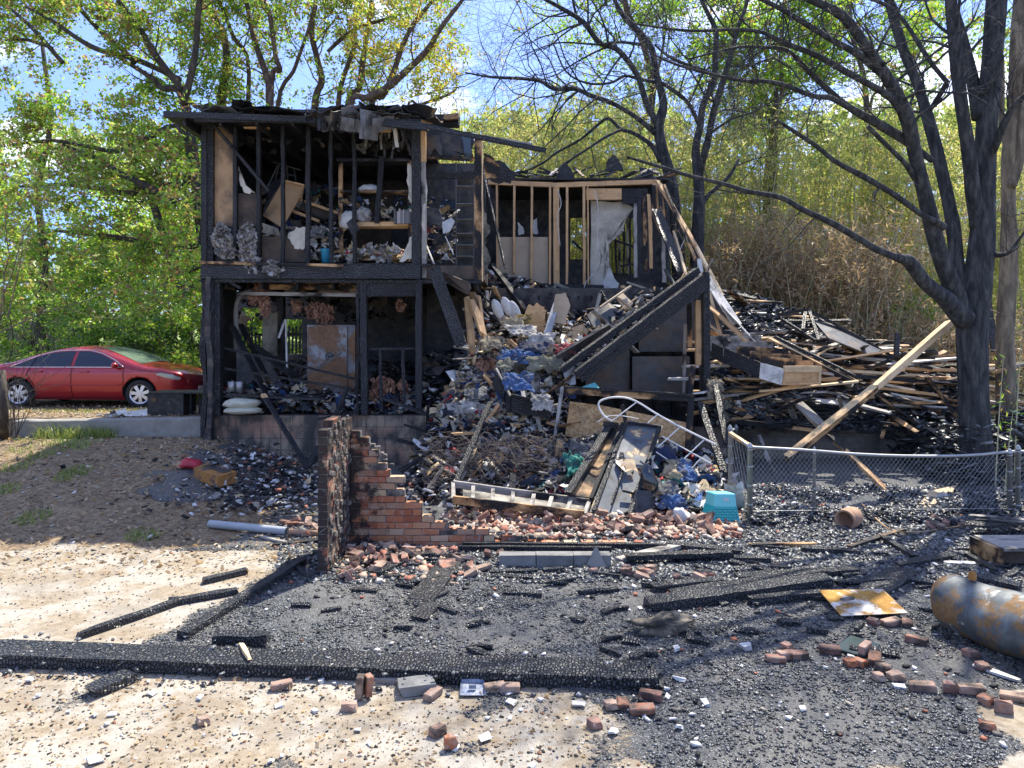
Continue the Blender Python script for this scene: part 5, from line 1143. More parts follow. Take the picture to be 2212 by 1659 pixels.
def blob(name, c, s_, m, label, cat, amp=.35, parent=None, sub=2):
    """lumpy crumpled body"""
    import bmesh
    bm = bmesh.new(); bmesh.ops.create_icosphere(bm, subdivisions=sub+1, radius=1.0); q_ = random.random()*50
    for v in bm.verts:
        k = 1+amp*mnoise.noise(v.co*1.6+Vector((q_, 0, 0)))+amp*.6*abs(mnoise.noise(v.co*4+Vector((q_, 0, 0)))); v.co = Vector((v.co.x*s_[0], v.co.y*s_[1], v.co.z*s_[2]))*k
    me = bpy.data.meshes.new(name); bm.to_mesh(me); bm.free(); me.materials.append(M[m]); o = bpy.data.objects.new(name, me); COL.objects.link(o)
    o.location = c; me.polygons.foreach_set('use_smooth', [True]*len(me.polygons))
    if parent: o.parent = parent; o.location = Vector(c)-Vector(parent.location)
    return tag(o, label, cat)
blob('bag', P(752, 476, 13.05), (.13, .1, .17), 'white_stuff', 'crumpled white bag hanging at the left of the middle shelf', 'bag')
blob('bag', P(786, 467, 13.2), (.14, .12, .15), 'grey_fluff', 'round grey bundle sitting on the middle shelf', 'bag')
blob('helmet', P(797, 408, 13.3), (.17, .12, .08), 'white_stuff', 'pale flattened bundle lying on the top shelf', 'bundle', .25)
o = mesh('picture', *(lambda m_: (m_.v, m_.f))((lambda m_: (m_.slab([P(748, 482, 12.95), P(764, 468, 12.98), P(777, 495, 12.9), P(760, 508, 12.9)], .03), m_)[1])(MB())), M['soot']); tag(o, 'small dark panel in a white frame hanging over the shelf edge', 'frame')
# overturned cabinet in the upper room
def slabthing(name, pts, th, m, label, cat, parent=None):
    mb = MB(); mb.slab([P(*q) for q in pts], th); o = mb.build(name, M[m], parent); return tag(o, label, cat) if label else o
cb = empty('cabinet', P(612, 490, 13.5), 'brown cabinet tipped on its corner behind the upper studs', 'cabinet')
slabthing('door_panel', [(568, 465, 13.2), (612, 390, 13.5), (655, 400, 13.5), (652, 420, 13.5), (609, 492, 13.2)], .05, 'panel_tan', None, None, cb)
slabthing('side_panel', [(569, 452, 13.3), (585, 395, 13.8), (612, 380, 13.8), (612, 390, 13.55), (568, 464, 13.3)], .04, 'soot', None, None, cb)
bar('edge_strip', P(613, 390, 13.45), P(657, 400, 13.45), .04, .03, M['pine'], cb); bar('edge_strip', P(656, 401, 13.45), P(650, 430, 13.4), .03, .03, M['pine_half'], cb)
dr = empty('broken_drawer', P(690, 450, 13.8), 'broken light wood drawer frame sliding down behind the upper studs', 'furniture')
bar('rail', P(644, 431, 13.7), P(730, 460, 13.7), .08, .05, M['pine'], dr); bar('rail', P(630, 455, 13.6), P(690, 478, 13.6), .08, .05, M['pine'], dr); bar('panel', P(650, 445, 13.75), P(728, 470, 13.75), .2, .02, M['soot_brown'], dr, R(60))
mb = MB(); mb.tube(catmull([P(655, 432, 13.5), P(662, 455, 13.5), P(690, 470, 13.5), P(725, 474, 13.5)], 5), .02, 6); mb.build('curved_rail', M['mostly_char'], dr, True)
fr = empty('collapsed_rack', P(630, 380, 14.2), 'twisted thin metal frame collapsed in the left of the upper room', 'frame')
for q in ((590, 350, 650, 368), (605, 352, 592, 400), (620, 357, 622, 400), (600, 358, 570, 420), (635, 365, 640, 400), (590, 372, 640, 380)): bar('rod', P(q[0], q[1], 14), P(q[2], q[3], 13.9), .025, .02, M['dark_metal'], fr)
m_plain('rack_metal', (0.16, 0.165, 0.17), 0.6, 0.3, 9, 0.6)
clothpile('rags', boxpts(912, 430, 984, 566, 13.5, 15.2, 120), 'cloth', .05, .2, 'sooty scraps hanging in the dark stair bay')
clothpile('debris_pile', boxpts(566, 400, 730, 500, 14.5, 16.8, 260), 'cloth', .05, .22, 'dark rubbish piled deep in the upper room')
clothpile('papers', boxpts(570, 490, 735, 562, 13.0, 13.5, 130), 'cloth_pale', .04, .15, 'pale torn papers and plaster at the sill behind the studs')
clothpile('debris_pile', boxpts(740, 425, 884, 484, 13.15, 13.5, 90), 'cloth', .05, .18, 'bags and rags stuffed on the middle shelf')
clothpile('rags', boxpts(462, 270, 900, 330, 13.2, 16.5, 150), 'soot_rags', .06, .3, 'charred scraps hanging from the ceiling of the upper room')
clothpile('rags', boxpts(500, 620, 900, 690, 13.6, 16.8, 150), 'soot_rags', .06, .3, 'charred scraps hanging from the ceiling of the lower room')
clothpile('debris_pile', boxpts(905, 760, 1040, 890, 13.2, 15.5, 420), 'soot_rags', .06, .24, 'black rubbish filling the lower room behind the right porch post')
clothpile('debris_pile', boxpts(600, 780, 900, 850, 13.9, 16.5, 380), 'soot_rags', .06, .24, 'sooty rubbish behind the safe and the porch rail')
# ladder shaped shelf in the stair bay
sl = empty('shelf_ladder', P(1004, 600, 13.4), 'narrow black metal rack with open rungs in the stair bay', 'rack')
bar('upright', P(985, 350, 13.3), P(986, 604, 13.3), .02, .03, M['dark_metal'], sl, 0, .002, 0); bar('upright', P(1024, 350, 13.3), P(1024, 604, 13.3), .02, .03, M['dark_metal'], sl, 0, .002, 0)
for v in (405, 443, 476, 506, 531, 555, 581):
    bar('shelf', P(986, v, 13.35), P(1023, v, 13.35), .3, .014, M['rack_metal'], sl, 0, .002, 0)
    mb = MB(); boxat(mb, P(1004, 0, 13.5).x, 13.55, P(0, v-12, 13.5).z, .26, .02, .16); mb.build('back_plate', M['soot'], sl)
slabthing('black_board', [(917, 448, 13.0), (948, 450, 13.0), (957, 480, 12.95), (950, 486, 12.95), (921, 482, 13.0)], .03, 'soot', 'black square panel tilted in the stair bay', 'panel')
slabthing('metal_sheet', [(955, 480, 12.95), (975, 470, 12.95), (983, 478, 12.95), (972, 500, 12.95), (957, 505, 12.95)], .01, 'galvanised', 'small crumpled metal sheet hanging in the stair bay', 'sheet')
things_bar('white_strip', (913, 510, 12.9), (938, 570, 12.85), .06, .01, 'drywall', 'pale strip leaning at the bottom of the stair bay', 'strip')
things_bar('stick', (962, 510, 12.95), (980, 550, 12.95), .02, .015, 'white_stuff', 'thin white stick hanging in the stair bay', 'stick')
things_bar('fallen_beam', (938, 578, 12.45), (996, 745, 12.3), .20, .06, 'char_big', 'charred beam hanging steeply below the stair bay', 'beam', R(80))
slabthing('fallen_plank', [(950, 585, 12.7), (1013, 612, 12.6), (1016, 624, 12.6), (1010, 637, 12.6), (966, 612, 12.9)], .03, 'soot_brown', 'dark brown board tilted under the stair bay', 'board')
things_bar('long_rod', (1042, 366, 15.2), (1092, 580, 14.6), .045, .04, 'char', 'long dark rod leaning from the roof into the rubble', 'rod')
# lower room items
for (a, b, w_, m_, lab) in (((485, 752, 12.9), (767, 818, 13.0), .06, 'char_fine', 'thin charred lath slanting across the front of the safe'), ((485, 796, 12.85), (772, 842, 12.9), .05, 'char_fine', 'lower charred lath slanting across the lower room'),
   ((653, 816, 13.2), (738, 762, 13.25), .03, 'dark_metal', 'thin rod crossing in front of the safe'), ((501, 704, 13.4), (575, 850, 13.1), .13, 'char', 'wide charred plank leaning in the left of the lower room'), ((520, 700, 13.8), (598, 860, 13.4), .10, 'mostly_char', 'second burnt plank leaning beside the wide one in the lower room'),
   ((545, 745, 13.9), (640, 815, 13.4), .22, 'char', 'broad burnt board sliding toward the safe'), ((569, 853, 12.6), (664, 1008, 11.75), .08, 'char_big', 'charred stud with a bare wood tip leaning down over the block wall'), ((752, 836, 12.7), (720, 908, 12.5), .09, 'char_fine', 'short charred board leaning over the block wall, left of the porch rail'),
   ((690, 905, 12.6), (775, 893, 12.6), .15, 'char', 'dark board lying on the block wall top'), ((827, 860, 12.6), (985, 918, 12.2), .12, 'char_big', 'long charred beam sloping down from the porch rail'), ((602, 730, 13.6), (617, 690, 13.7), .02, 'white_stuff', 'white thin brace standing behind the burnt planks'), ((618, 690, 13.6), (620, 800, 13.6), .025, 'white_stuff', 'white upright tube beside the safe'),
   ((490, 852, 12.72), (702, 862, 12.72), .12, 'char', 'sagging charred board lying along the lower floor edge'), ((973, 898, 12.1), (1119, 938, 11.8), .09, 'pine_half', 'tan stud lying below the black drawer'), ((867, 1020, 11.2), (978, 938, 11.5), .06, 'pine_half', 'bent tan lath rising from the wire tangle'), ((976, 938, 11.5), (1023, 935, 11.6), .06, 'pine', 'end of a bent tan lath above the wire tangle'),
   ((982, 1050, 10.3), (1060, 868, 11.6), .075, 'char_fine', 'charred pole leaning up from the ladder board'), ((1050, 912, 11.8), (1078, 872, 11.9), .05, 'pine', 'short tan stick crossing the charred pole'), ((1156, 808, 12.0), (1160, 905, 11.8), .14, 'grey_wood', 'grey splintered board hanging over the black drawer'), ((1158, 890, 11.85), (1168, 932, 11.8), .06, 'grey_wood', 'pointed tip of grey splintered wood over the black drawer'),
   ((664, 1010, 11.7), (690, 965, 12.2), .10, 'char', 'dark board propped against the block wall near the brick wall'), ((925, 905, 12.3), (930, 1005, 12.2), .05, 'mostly_char', 'thin burnt upright in front of the block wall')):
    things_bar('burnt_board', a, b, w_, .04, m_, lab, 'board')
_st = [o for o in bpy.data.objects if o.get('label', '').startswith('charred stud with a bare wood tip')][0]; _tp = bar('wood_tip', (-.008, 0, 0), (.09, 0, 0), .084, .044, M['pine'], None, jag=.1); _tp.parent = _st; _tp.location = (-_st.dimensions.x*0-(P(569, 853, 12.6)-P(664, 1008, 11.75)).length/2+.035, 0, 0); _tp.rotation_euler = (0, 0, 0)
blob('mattress', P(524, 871, 12.75), (.31, .2, .10), 'mattress', 'cream folded mattress sitting on the block wall at left', 'mattress', .16)
blob('mattress', P(524, 886, 12.72), (.32, .2, .07), 'mattress', 'flattened cream pad under the folded mattress', 'mattress', .16)
fluff('fallen_insulation', [(828, 835, 24, 17), (808, 858, 8, 14), (870, 836, 10, 10)], 13.0, 'pink_fluff', None); tag(bpy.context.scene.objects[-1] if False else bpy.data.objects['fallen_insulation'], 'pink insulation lump hanging on the porch rail', 'insulation')
clothpile('debris_pile', boxpts(485, 826, 660, 850, 13.0, 14.0, 160), 'cloth', .05, .16, 'pale and black rubbish on the lower floor behind the mattress')
clothpile('debris_pile', boxpts(570, 855, 900, 893, 12.85, 13.6, 420), 'cloth', .05, .18, 'burned rubbish spread along the lower floor edge')
v, f = chips(boxpts(480, 840, 1040, 893, 13.0, 15.5, 3000), .03, .14); tag(mesh('debris', v, f, M['chip_mixed']), 'charred fragments covering the lower floor', 'debris', kind='stuff')
for k, (u, v, dd) in enumerate(((500, 846, 12.9), (517, 846, 12.9))):
    vs, fs = lathe([(.055, 0), (.06, .17), (.05, .175), (.045, .02)]); tag(mesh('tin_can', vs, fs, M['galvanised'], None, True, P(u, v, dd)), ('left' if k == 0 else 'right')+' one of two grey tin cans on the lower floor', 'can')

# ------------------------------------------------------------ the big fallen double beam and timber on the right
gb = empty('double_beam', P(1380, 700, 12.2), 'long charred double beam lying diagonally across the collapsed wing', 'beam')
bar('beam', P(1243, 808, 11.9), P(1516, 600, 12.3), .22, .10, M['char_fine'], gb, R(0), .006, .1); bar('beam', P(1212, 800, 12.15), P(1508, 583, 12.55), .20, .10, M['char'], gb, 0, .006, .2)
bar('side_board', P(1251, 816, 11.85), P(1524, 612, 12.22), .03, .20, M['char'], gb, 0, .006, .1)
things_bar('board', (1202, 780, 12.5), (1318, 711, 12.8), .30, .05, 'soot', 'flat black board beside the foot of the diagonal double beam', 'board', R(-50))
for k in range(26):
    u = random.uniform(1478, 1520); things_bar('splinter', (u, 590+random.uniform(-6, 6), 12.5), (u-random.uniform(20, 45), 640+random.uniform(-10, 15), 12.4), .02, .012, random.choice(['pine_light', 'pine']), 'torn yellow wood splinter under the top of the diagonal beam', 'splinter', group='splinters at the top of the diagonal beam')
LONG = [((1421, 392, 15.9), (1502, 530, 14.6), .085, .05, 'pine', 'yellow stud slanting down from the top corner of the pine wall'), ((1500, 526, 14.7), (1560, 640, 13.9), .075, .05, 'pine_light', 'pale yellow stud continuing the slope right of the pine wall'),
 ((1434, 400, 15.7), (1502, 560, 14.4), .05, .05, 'pine_half', 'thinner stud running beside the yellow slanting stud'), ((1417, 452, 15.4), (1473, 590, 14.3), .19, .06, 'char_big', 'broad charred board leaning right inside the pine wall corner'), ((1412, 455, 15.5), (1432, 505, 15.3), .11, .05, 'pine', 'short tan board leaning under the corner of the pine wall'),
 ((1455, 500, 15.1), (1488, 612, 14.0), .05, .04, 'pine_light', 'pale stud leaning beside the broad charred board'), ((1510, 560, 13.9), (1530, 700, 13.4), .09, .03, 'white_board', 'white narrow board falling from the slope, nearest the charred posts'), ((1540, 560, 13.9), (1500, 640, 13.4), .05, .03, 'mostly_char', 'dark stick crossing the white boards'),
 ((1520, 592, 13.7), (1592, 700, 13.2), .24, .02, 'white_board', 'wide split white board sliding down the slope'), ((1560, 660, 13.3), (1640, 748, 12.9), .20, .02, 'white_board', 'lower end of the split white board reaching the bookcase'), ((1530, 620, 13.5), (1560, 740, 13.1), .06, .02, 'pine_light', 'narrow yellow slat beside the split white board'),
 ((1530, 660, 13.3), (1640, 760, 12.8), .16, .03, 'pine', 'orange plank edge under the split white board'), ((1530, 700, 13.1), (1620, 770, 12.7), .06, .03, 'pine_light', 'thin light plank under the orange plank'),
 ((1660, 731, 12.9), (1850, 826, 12.2), .13, .05, 'pine_half', 'thick yellow timber with charred edge crossing above the bookcase'), ((1675, 728, 12.95), (1846, 812, 12.25), .05, .05, 'char', 'charred strip lying along the thick yellow timber'), ((1771, 782, 12.9), (1915, 760, 13.4), .28, .03, 'pine_light', 'broad tan board lying flat behind the yellow timber'),
 ((1803, 800, 12.4), (2003, 813, 12.6), .10, .05, 'pine_light', 'long pale plank lying level behind the leaning yellow post'), ((1803, 810, 12.38), (2000, 823, 12.55), .05, .07, 'char', 'charred underside strip of the long pale plank'), ((2052, 697, 11.9), (1890, 838, 11.2), .125, .09, 'pine_light', 'long yellow post leaning up against the big black tree, upper half'),
 ((1890, 838, 11.2), (1698, 992, 10.2), .11, .09, 'pine_half', 'long yellow post leaning over the chain-link fence, lower half'), ((1792, 942, 11.6), (1941, 1085, 10.5), .13, .05, 'pine_half', 'brown timber falling behind the fence toward the ground'), ((2003, 814, 12.3), (2068, 902, 12.1), .10, .05, 'pine_half', 'tan board leaning down to the left side of the big black tree'),
 ((1845, 826, 12.2), (1846, 840, 12.1), .1, .1, 'char', 'small charred block at the end of the yellow timber'), ((1560, 908, 12.4), (1700, 886, 12.5), .10, .05, 'pine', 'orange stud lying low in front of the burned cabinet'), ((1770, 893, 12.4), (1850, 880, 12.5), .10, .05, 'pine_half', 'orange stud lying low under the leaning post'),
 ((1610, 910, 12.3), (1760, 930, 12.2), .06, .05, 'pine', 'thin tan stud lying on the pale foundation wall'), ((1580, 911, 12.2), (1712, 922, 12.2), .05, .06, 'mostly_char', 'dark stud lying beside the tan stud on the foundation'), ((1565, 838, 12.3), (1760, 830, 12.3), .05, .03, 'pine_half', 'thin tan lath under the bookcase'),
 ((1640, 845, 12.2), (1855, 824, 12.1), .05, .03, 'pine_light', 'long thin yellow lath under the bookcase end'), ((1735, 955, 11.8), (1772, 920, 12.0), .04, .03, 'pine_light', 'short thin lath standing under the grey plank'), ((1722, 868, 12.3), (1772, 915, 11.9), .20, .03, 'grey_wood', 'grey wide plank tilted toward the fence'),
 ((1718, 870, 12.28), (1765, 920, 11.9), .04, .05, 'pine', 'yellow edge strip beside the grey tilted plank'), ((1700, 862, 12.4), (1716, 905, 12.2), .10, .05, 'root', 'ragged grey split post by the grey tilted plank'), ((1893, 855, 12.5), (1975, 910, 12.3), .08, .04, 'pine_half', 'brown lath slanting right behind the leaning post'),
 ((1945, 868, 12.5), (2040, 890, 12.5), .06, .04, 'pine_half', 'tan lath lying level near the black tree, upper'), ((1925, 850, 12.6), (2030, 870, 12.5), .05, .03, 'white_board', 'white lath in the pile near the black tree'), ((1975, 905, 12.3), (2066, 965, 12.2), .12, .04, 'grey_wood', 'grey board falling toward the foot of the black tree'), ((1900, 912, 12.4), (1990, 925, 12.3), .05, .04, 'pine_half', 'tan lath above the foundation vent'),
 ((1578, 936, 10.6), (1626, 968, 9.75), .06, .04, 'pine', 'short yellow board lying on the side run of the chain-link fence'), ((1640, 940, 12.0), (1670, 1020, 11.4), .06, .03, 'grey_wood', 'thin grey board hanging behind the fence'), ((1990, 790, 12.9), (2066, 806, 12.9), .12, .05, 'char', 'black plank end touching the left side of the black tree'),
 ((2070, 1000, 11.9), (2066, 880, 12.6), .05, .04, 'mostly_char', 'burnt stick upright against the black tree'), ((1938, 720, 13.5), (1936, 770, 13.4), .08, .06, 'char', 'short black post standing above the pile before the dead bamboo'), ((2130, 640, 13.2), (2150, 760, 13.0), .14, .04, 'char', 'black board leaning behind the right side of the big tree'),
 ((2200, 915, 12.0), (2260, 960, 11.5), .08, .04, 'pine_half', 'board end lying at the right picture edge above the fence'), ((2140, 935, 12.5), (2212, 900, 12.3), .06, .04, 'mostly_char', 'burnt lath right of the big black tree')]
for a, b, w_, t_, m_, lab in LONG: things_bar('fallen_timber', a, b, w_, t_, m_, lab, 'timber', random.uniform(-.3, .3))
# dark slatted roof panel lying on the pile
rp = empty('fallen_roofing', P(1850, 720, 14), 'dark fallen roof panel with open frame leaning on the pile before the bamboo', 'roof panel')
slabthing('sheet', [(1756, 690, 14.2), (1800, 700, 14.2), (1905, 755, 13.8), (1885, 768, 13.4), (1790, 730, 13.6)], .03, 'dark_metal', None, None, rp)
for q in ((1747, 669, 1768, 735), (1747, 669, 1938, 775), (1680, 680, 1750, 668), (1768, 690, 1900, 765), (1740, 672, 1735, 712), (1690, 690, 1760, 735)): bar('frame_bar', P(q[0], q[1], 14.3), P(q[2], q[3], 13.7), .06, .05, M['char'], rp)
# toppled bookcase
bc = empty('bookcase', P(1650, 790, 12.6), 'toppled wooden bookcase lying on its back, open shelves up, tan base toward the fence', 'bookcase')
A0 = P(1643, 783, 12.0); 
f0 = [P(1648, 783, 12.0), P(1694, 797, 11.8), P(1687, 832, 11.8), P(1641, 818, 12.0)]
mb = MB(); mb.slab([P(1643, 783, 12.0), P(1694, 797, 11.8), P(1688, 832, 11.8), P(1640, 817, 12.0)], .02); mb.build('side', M['white_board'], bc)
mb = MB(); mb.slab([P(1696, 797, 11.8), P(1773, 798, 12.0), P(1772, 829, 12.0), P(1690, 832, 11.8)], .02); mb.build('base', M['pine'], bc)
bar('base_rail', P(1694, 797, 11.78), P(1774, 797, 11.98), .04, .10, M['pine_light'], bc, 0, .003, 0); bar('base_rail', P(1690, 829, 11.78), P(1772, 828, 11.98), .03, .04, M['pine'], bc, 0, .003, 0); bar('base_stile', P(1771, 797, 11.98), P(1770, 830, 11.98), .04, .04, M['pine_light'], bc, 0, .003, 0)
mb = MB(); mb.slab([P(1530, 738, 12.9), P(1643, 783, 12.02), P(1640, 817, 12.02), P(1530, 770, 12.9)], .02); mb.build('side', M['char_fine'], bc)
mb = MB(); mb.slab([P(1646, 737, 13.0), P(1773, 797, 12.1), P(1773, 815, 12.1), P(1646, 750, 13.0)], .02); mb.build('side', M['pine_half'], bc)
for t_ in (0.04, .3, .56, .8, 1.0):
    a = P(1530, 740, 12.88).lerp(P(1643, 785, 12.04), t_); b = P(1640, 738, 13.0).lerp(P(1755, 797, 12.15), t_); bar('shelf', a, b, .02, .26, M['pine_half' if t_ > .4 else 'grey_wood'], bc, 0, .002, 0)
mb = MB(); mb.slab([P(1540, 760, 12.95), P(1650, 812, 12.1), P(1760, 820, 12.2), P(1650, 760, 13.1)], .015); mb.build('back', M['panel_tan'], bc)
# burned cabinet below
cbx = empty('cabinet', P(1630, 890, 12.6), 'burned black cabinet with white side, low in the right pile', 'cabinet')
for q, m_ in (([(1603, 862, 12.6), (1655, 870, 12.4), (1655, 905, 12.4), (1602, 902, 12.6)], 'soot'), ([(1660, 872, 12.4), (1678, 872, 12.5), (1678, 910, 12.5), (1660, 908, 12.4)], 'soot'), ([(1682, 870, 12.5), (1700, 868, 12.6), (1700, 908, 12.6), (1682, 910, 12.5)], 'dark_metal'), ([(1585, 862, 12.5), (1600, 866, 12.45), (1601, 888, 12.45), (1590, 880, 12.5)], 'white_board')): slabthing('panel', q, .03, m_, None, None, cbx)
# framed opening, OSB sheet, doors and bed frame in the middle
of = empty('wall_opening', P(1350, 950, 11.9), 'large open wooden frame standing around the orange chipboard sheet', 'frame')
bar('rail', P(1216, 842, 11.7), P(1496, 860, 11.7), .05, .12, M['pine_half'], of); bar('rail', P(1216, 836, 11.66), P(1498, 853, 11.66), .05, .03, M['char'], of); bar('stile', P(1215, 836, 11.65), P(1184, 1048, 10.9), .045, .05, M['grey_wood'], of); bar('stile', P(1493, 855, 11.7), P(1486, 975, 11.6), .10, .05, M['pine_half'], of)
slabthing('chipboard_sheet', [(1231, 867, 11.9), (1300, 876, 11.95), (1490, 914, 11.95), (1484, 972, 11.8), (1217, 969, 11.75)], .02, 'osb', 'orange chipboard sheet standing behind the white bed frame', 'board')
slabthing('chipboard_sheet', [(1189, 950, 11.3), (1218, 952, 11.3), (1214, 1000, 11.2), (1192, 1040, 11.1)], .02, 'osb', 'small chipboard offcut beside the frame stile', 'board')
things_bar('board', (1190, 955, 11.3), (1186, 1050, 11.0), .06, .04, 'grey_wood', 'grey board upright left of the clothes pile', 'board')
bf = empty('bed_frame', P(1430, 950, 10.9), 'white metal bed headboard of curved tubes tilted over the scorched doors', 'bed frame'); DB = 10.9
def rod(pts, r_=.014): mb = MB(); mb.tube(catmull([P(u, v, DB+(900-v)*.002) for u, v in pts], 6), r_, 8); mb.build('tube', M['white_metal'], bf, True)
rod([(1322, 910), (1305, 898), (1294, 880), (1296, 867), (1318, 859), (1350, 859), (1378, 869), (1420, 895), (1475, 925), (1548, 961)], .015)
for a_ in (((1376, 868), (1321, 910)), ((1422, 894), (1399, 914)), ((1467, 924), (1420, 967)), ((1520, 951), (1464, 1004)), ((1515, 988), (1498, 1008)), ((1430, 942), (1539, 1003)), ((1417, 976), (1485, 1022)), ((1498, 1008), (1482, 1020))): rod([a_[0], ((a_[0][0]+a_[1][0])/2, (a_[0][1]+a_[1][1])/2), a_[1]], .009)
rod([(1291, 912), (1310, 900), (1340, 898), (1380, 905)], .006)
dd = empty('door', P(1350, 1010, 10.4), 'scorched blue-grey panel door leaning on the clothes pile with bare wood patch', 'door')
m_plain('door_paint', (0.085, 0.10, 0.12), 0.5, 0.4, 4.0, 0.8, (0.02, 0.02, 0.02))
s = NT('door_burnt'); co = s.rndco(); n = s.noise(co, 3.0, 5, .6, .4); c = s.ramp(n, [(0.36, (0.02, 0.02, 0.02)), (0.44, (0.07, 0.085, 0.105)), (0.56, (0.10, 0.12, 0.14)), (0.60, (0.17, 0.10, 0.05)), (0.63, (0.55, 0.40, 0.22)), (0.72, (0.62, 0.48, 0.3))]); M['door_burnt'] = s.fin(c, .6, s.bump(n, .3, .01))
slabthing('slab', [(1348, 906, 11.3), (1432, 920, 11.3), (1392, 1020, 10.4), (1366, 1113, 9.75), (1273, 1106, 9.7), (1314, 1005, 10.4)], .04, 'door_burnt', None, None, dd)
def on_door(a, b, w_, m_='char_fine'): bar('stile', P(*a), P(*b), w_, .03, M[m_], dd, R(0), .003, .1)
def up(q): return (q[0], q[1], q[2]-.035)
on_door(up((1354, 911, 11.25)), up((1282, 1103, 9.7)), .05); on_door(up((1425, 922, 11.25)), up((1360, 1110, 9.72)), .06); on_door(up((1352, 912, 11.25)), up((1428, 922, 11.28)), .05, 'mostly_char'); on_door(up((1345, 1060, 10.0)), up((1385, 1070, 10.0)), .03); on_door(up((1320, 1090, 9.8)), up((1352, 1000, 10.45)), .02)
slabthing('bare_wood_patch', [(1340, 1005, 10.33), (1352, 990, 10.42), (1371, 994, 10.42), (1374, 1010, 10.33), (1352, 1020, 10.26), (1343, 1017, 10.28)], .01, 'pine_light', None, None, dd)
d2 = empty('door', P(1290, 1010, 10.4), 'burnt narrow door with tan lower panel, left of the blue-grey door', 'door')
slabthing('slab', [(1312, 925, 11.3), (1345, 916, 11.3), (1276, 1075, 10.0), (1232, 1070, 9.95)], .04, 'pine_half', None, None, d2)
bar('stile', P(1314, 924, 11.2), P(1228, 1066, 9.9), .11, .05, M['char_fine'], d2); bar('stile', P(1346, 915, 11.2), P(1277, 1078, 9.9), .05, .05, M['mostly_char'], d2); bar('top_block', P(1304, 916, 11.25), P(1335, 920, 11.25), .10, .09, M['char'], d2)
slabthing('dark_sheet', [(1335, 975, 10.7), (1348, 978, 10.6), (1352, 1020, 10.2), (1330, 1000, 10.4)], .01, 'dark_metal', 'small dark sheet caught between the two doors', 'sheet')
bar('stake', P(1344, 875, 11.1), P(1352, 912, 11.1), .06, .05, M['pine_half'], None, label='reddish wood stake standing above the blue-grey door', cat='stake')
slabthing('dark_box', [(1372, 1058, 9.95), (1425, 1062, 10.1), (1410, 1110, 9.8), (1366, 1112, 9.75)], .25, 'soot', 'black box lying at the foot of the blue-grey door', 'box')
things_bar('burnt_board', (1512, 870, 12.0), (1566, 1030, 11.2), .11, .05, 'char', 'charred plank slanting right toward the fence corner post', 'board'); things_bar('burnt_board', (1545, 830, 12.2), (1570, 960, 11.6), .09, .05, 'char_fine', 'charred plank upright above the teal basket', 'board')
# ladder-like stud frame lying on the bricks
lf = empty('wall_section', P(1120, 1080, 9.6), 'ladder-like wooden stud frame lying flat on the brick rubble', 'frame')
a0, a1, b0, b1 = P(979, 1045, 10.2), P(1273, 1085, 9.95), P(979, 1079, 9.55), P(1262, 1112, 9.35)
bar('long_rail', a0, a1, .05, .09, M['grey_wood'], lf, 0, .004, .1); bar('long_rail', b0, b1, .05, .10, M['pine_half'], lf, 0, .004, .1)
for t_ in (0.0, .15, .3, .45, .6, .73, .87, 1.0): bar('rung', a0.lerp(a1, t_), b0.lerp(b1, t_), .05, .05, M['grey_wood'], lf, 0, .003, 0)
slabthing('bottom_sheet', [(1000, 1057, 9.95), (1262, 1093, 9.8), (1255, 1106, 9.55), (1000, 1074, 9.65)], .01, 'drywall_burnt', None, None, lf)
# black drawer / desk
dk = empty('desk_drawer', P(1140, 870, 11.9), 'burned black drawer box tipped below the blue jeans', 'drawer')
slabthing('front_panel', [(1106, 854, 11.8), (1190, 874, 11.7), (1189, 905, 11.7), (1104, 890, 11.8)], .04, 'char_fine', None, None, dk); slabthing('side_panel', [(1071, 795, 12.2), (1102, 853, 11.85), (1100, 890, 11.85), (1092, 885, 11.9), (1062, 830, 12.2)], .04, 'char_fine', None, None, dk)
bar('rim_strip', P(1106, 853, 11.78), P(1192, 873, 11.68), .03, .03, M['grey_wood'], dk); bar('rim_strip', P(1072, 796, 12.18), P(1102, 855, 11.8), .03, .03, M['grey_wood'], dk)
slabthing('weathered_plank', [(965, 872, 12.2), (1010, 862, 12.2), (1040, 905, 12.0), (968, 900, 12.0)], .03, 'grey_wood', 'grey board panel under white cloths left of the black drawer', 'panel'); slabthing('weathered_plank', [(1012, 868, 12.1), (1095, 880, 12.0), (1090, 908, 11.9), (1020, 905, 12.0)], .03, 'grey_wood', 'grey weathered board behind the charred pole', 'panel')
slabthing('tilted_sheet', [(955, 868, 12.3), (975, 838, 12.5), (1000, 850, 12.4), (990, 868, 12.2)], .02, 'dark_metal', 'dark sheet tilted at the end of the porch', 'sheet')
things_bar('board', (988, 843, 12.5), (1048, 850, 12.4), .10, .04, 'pine', 'orange board lying level right of the porch', 'board')
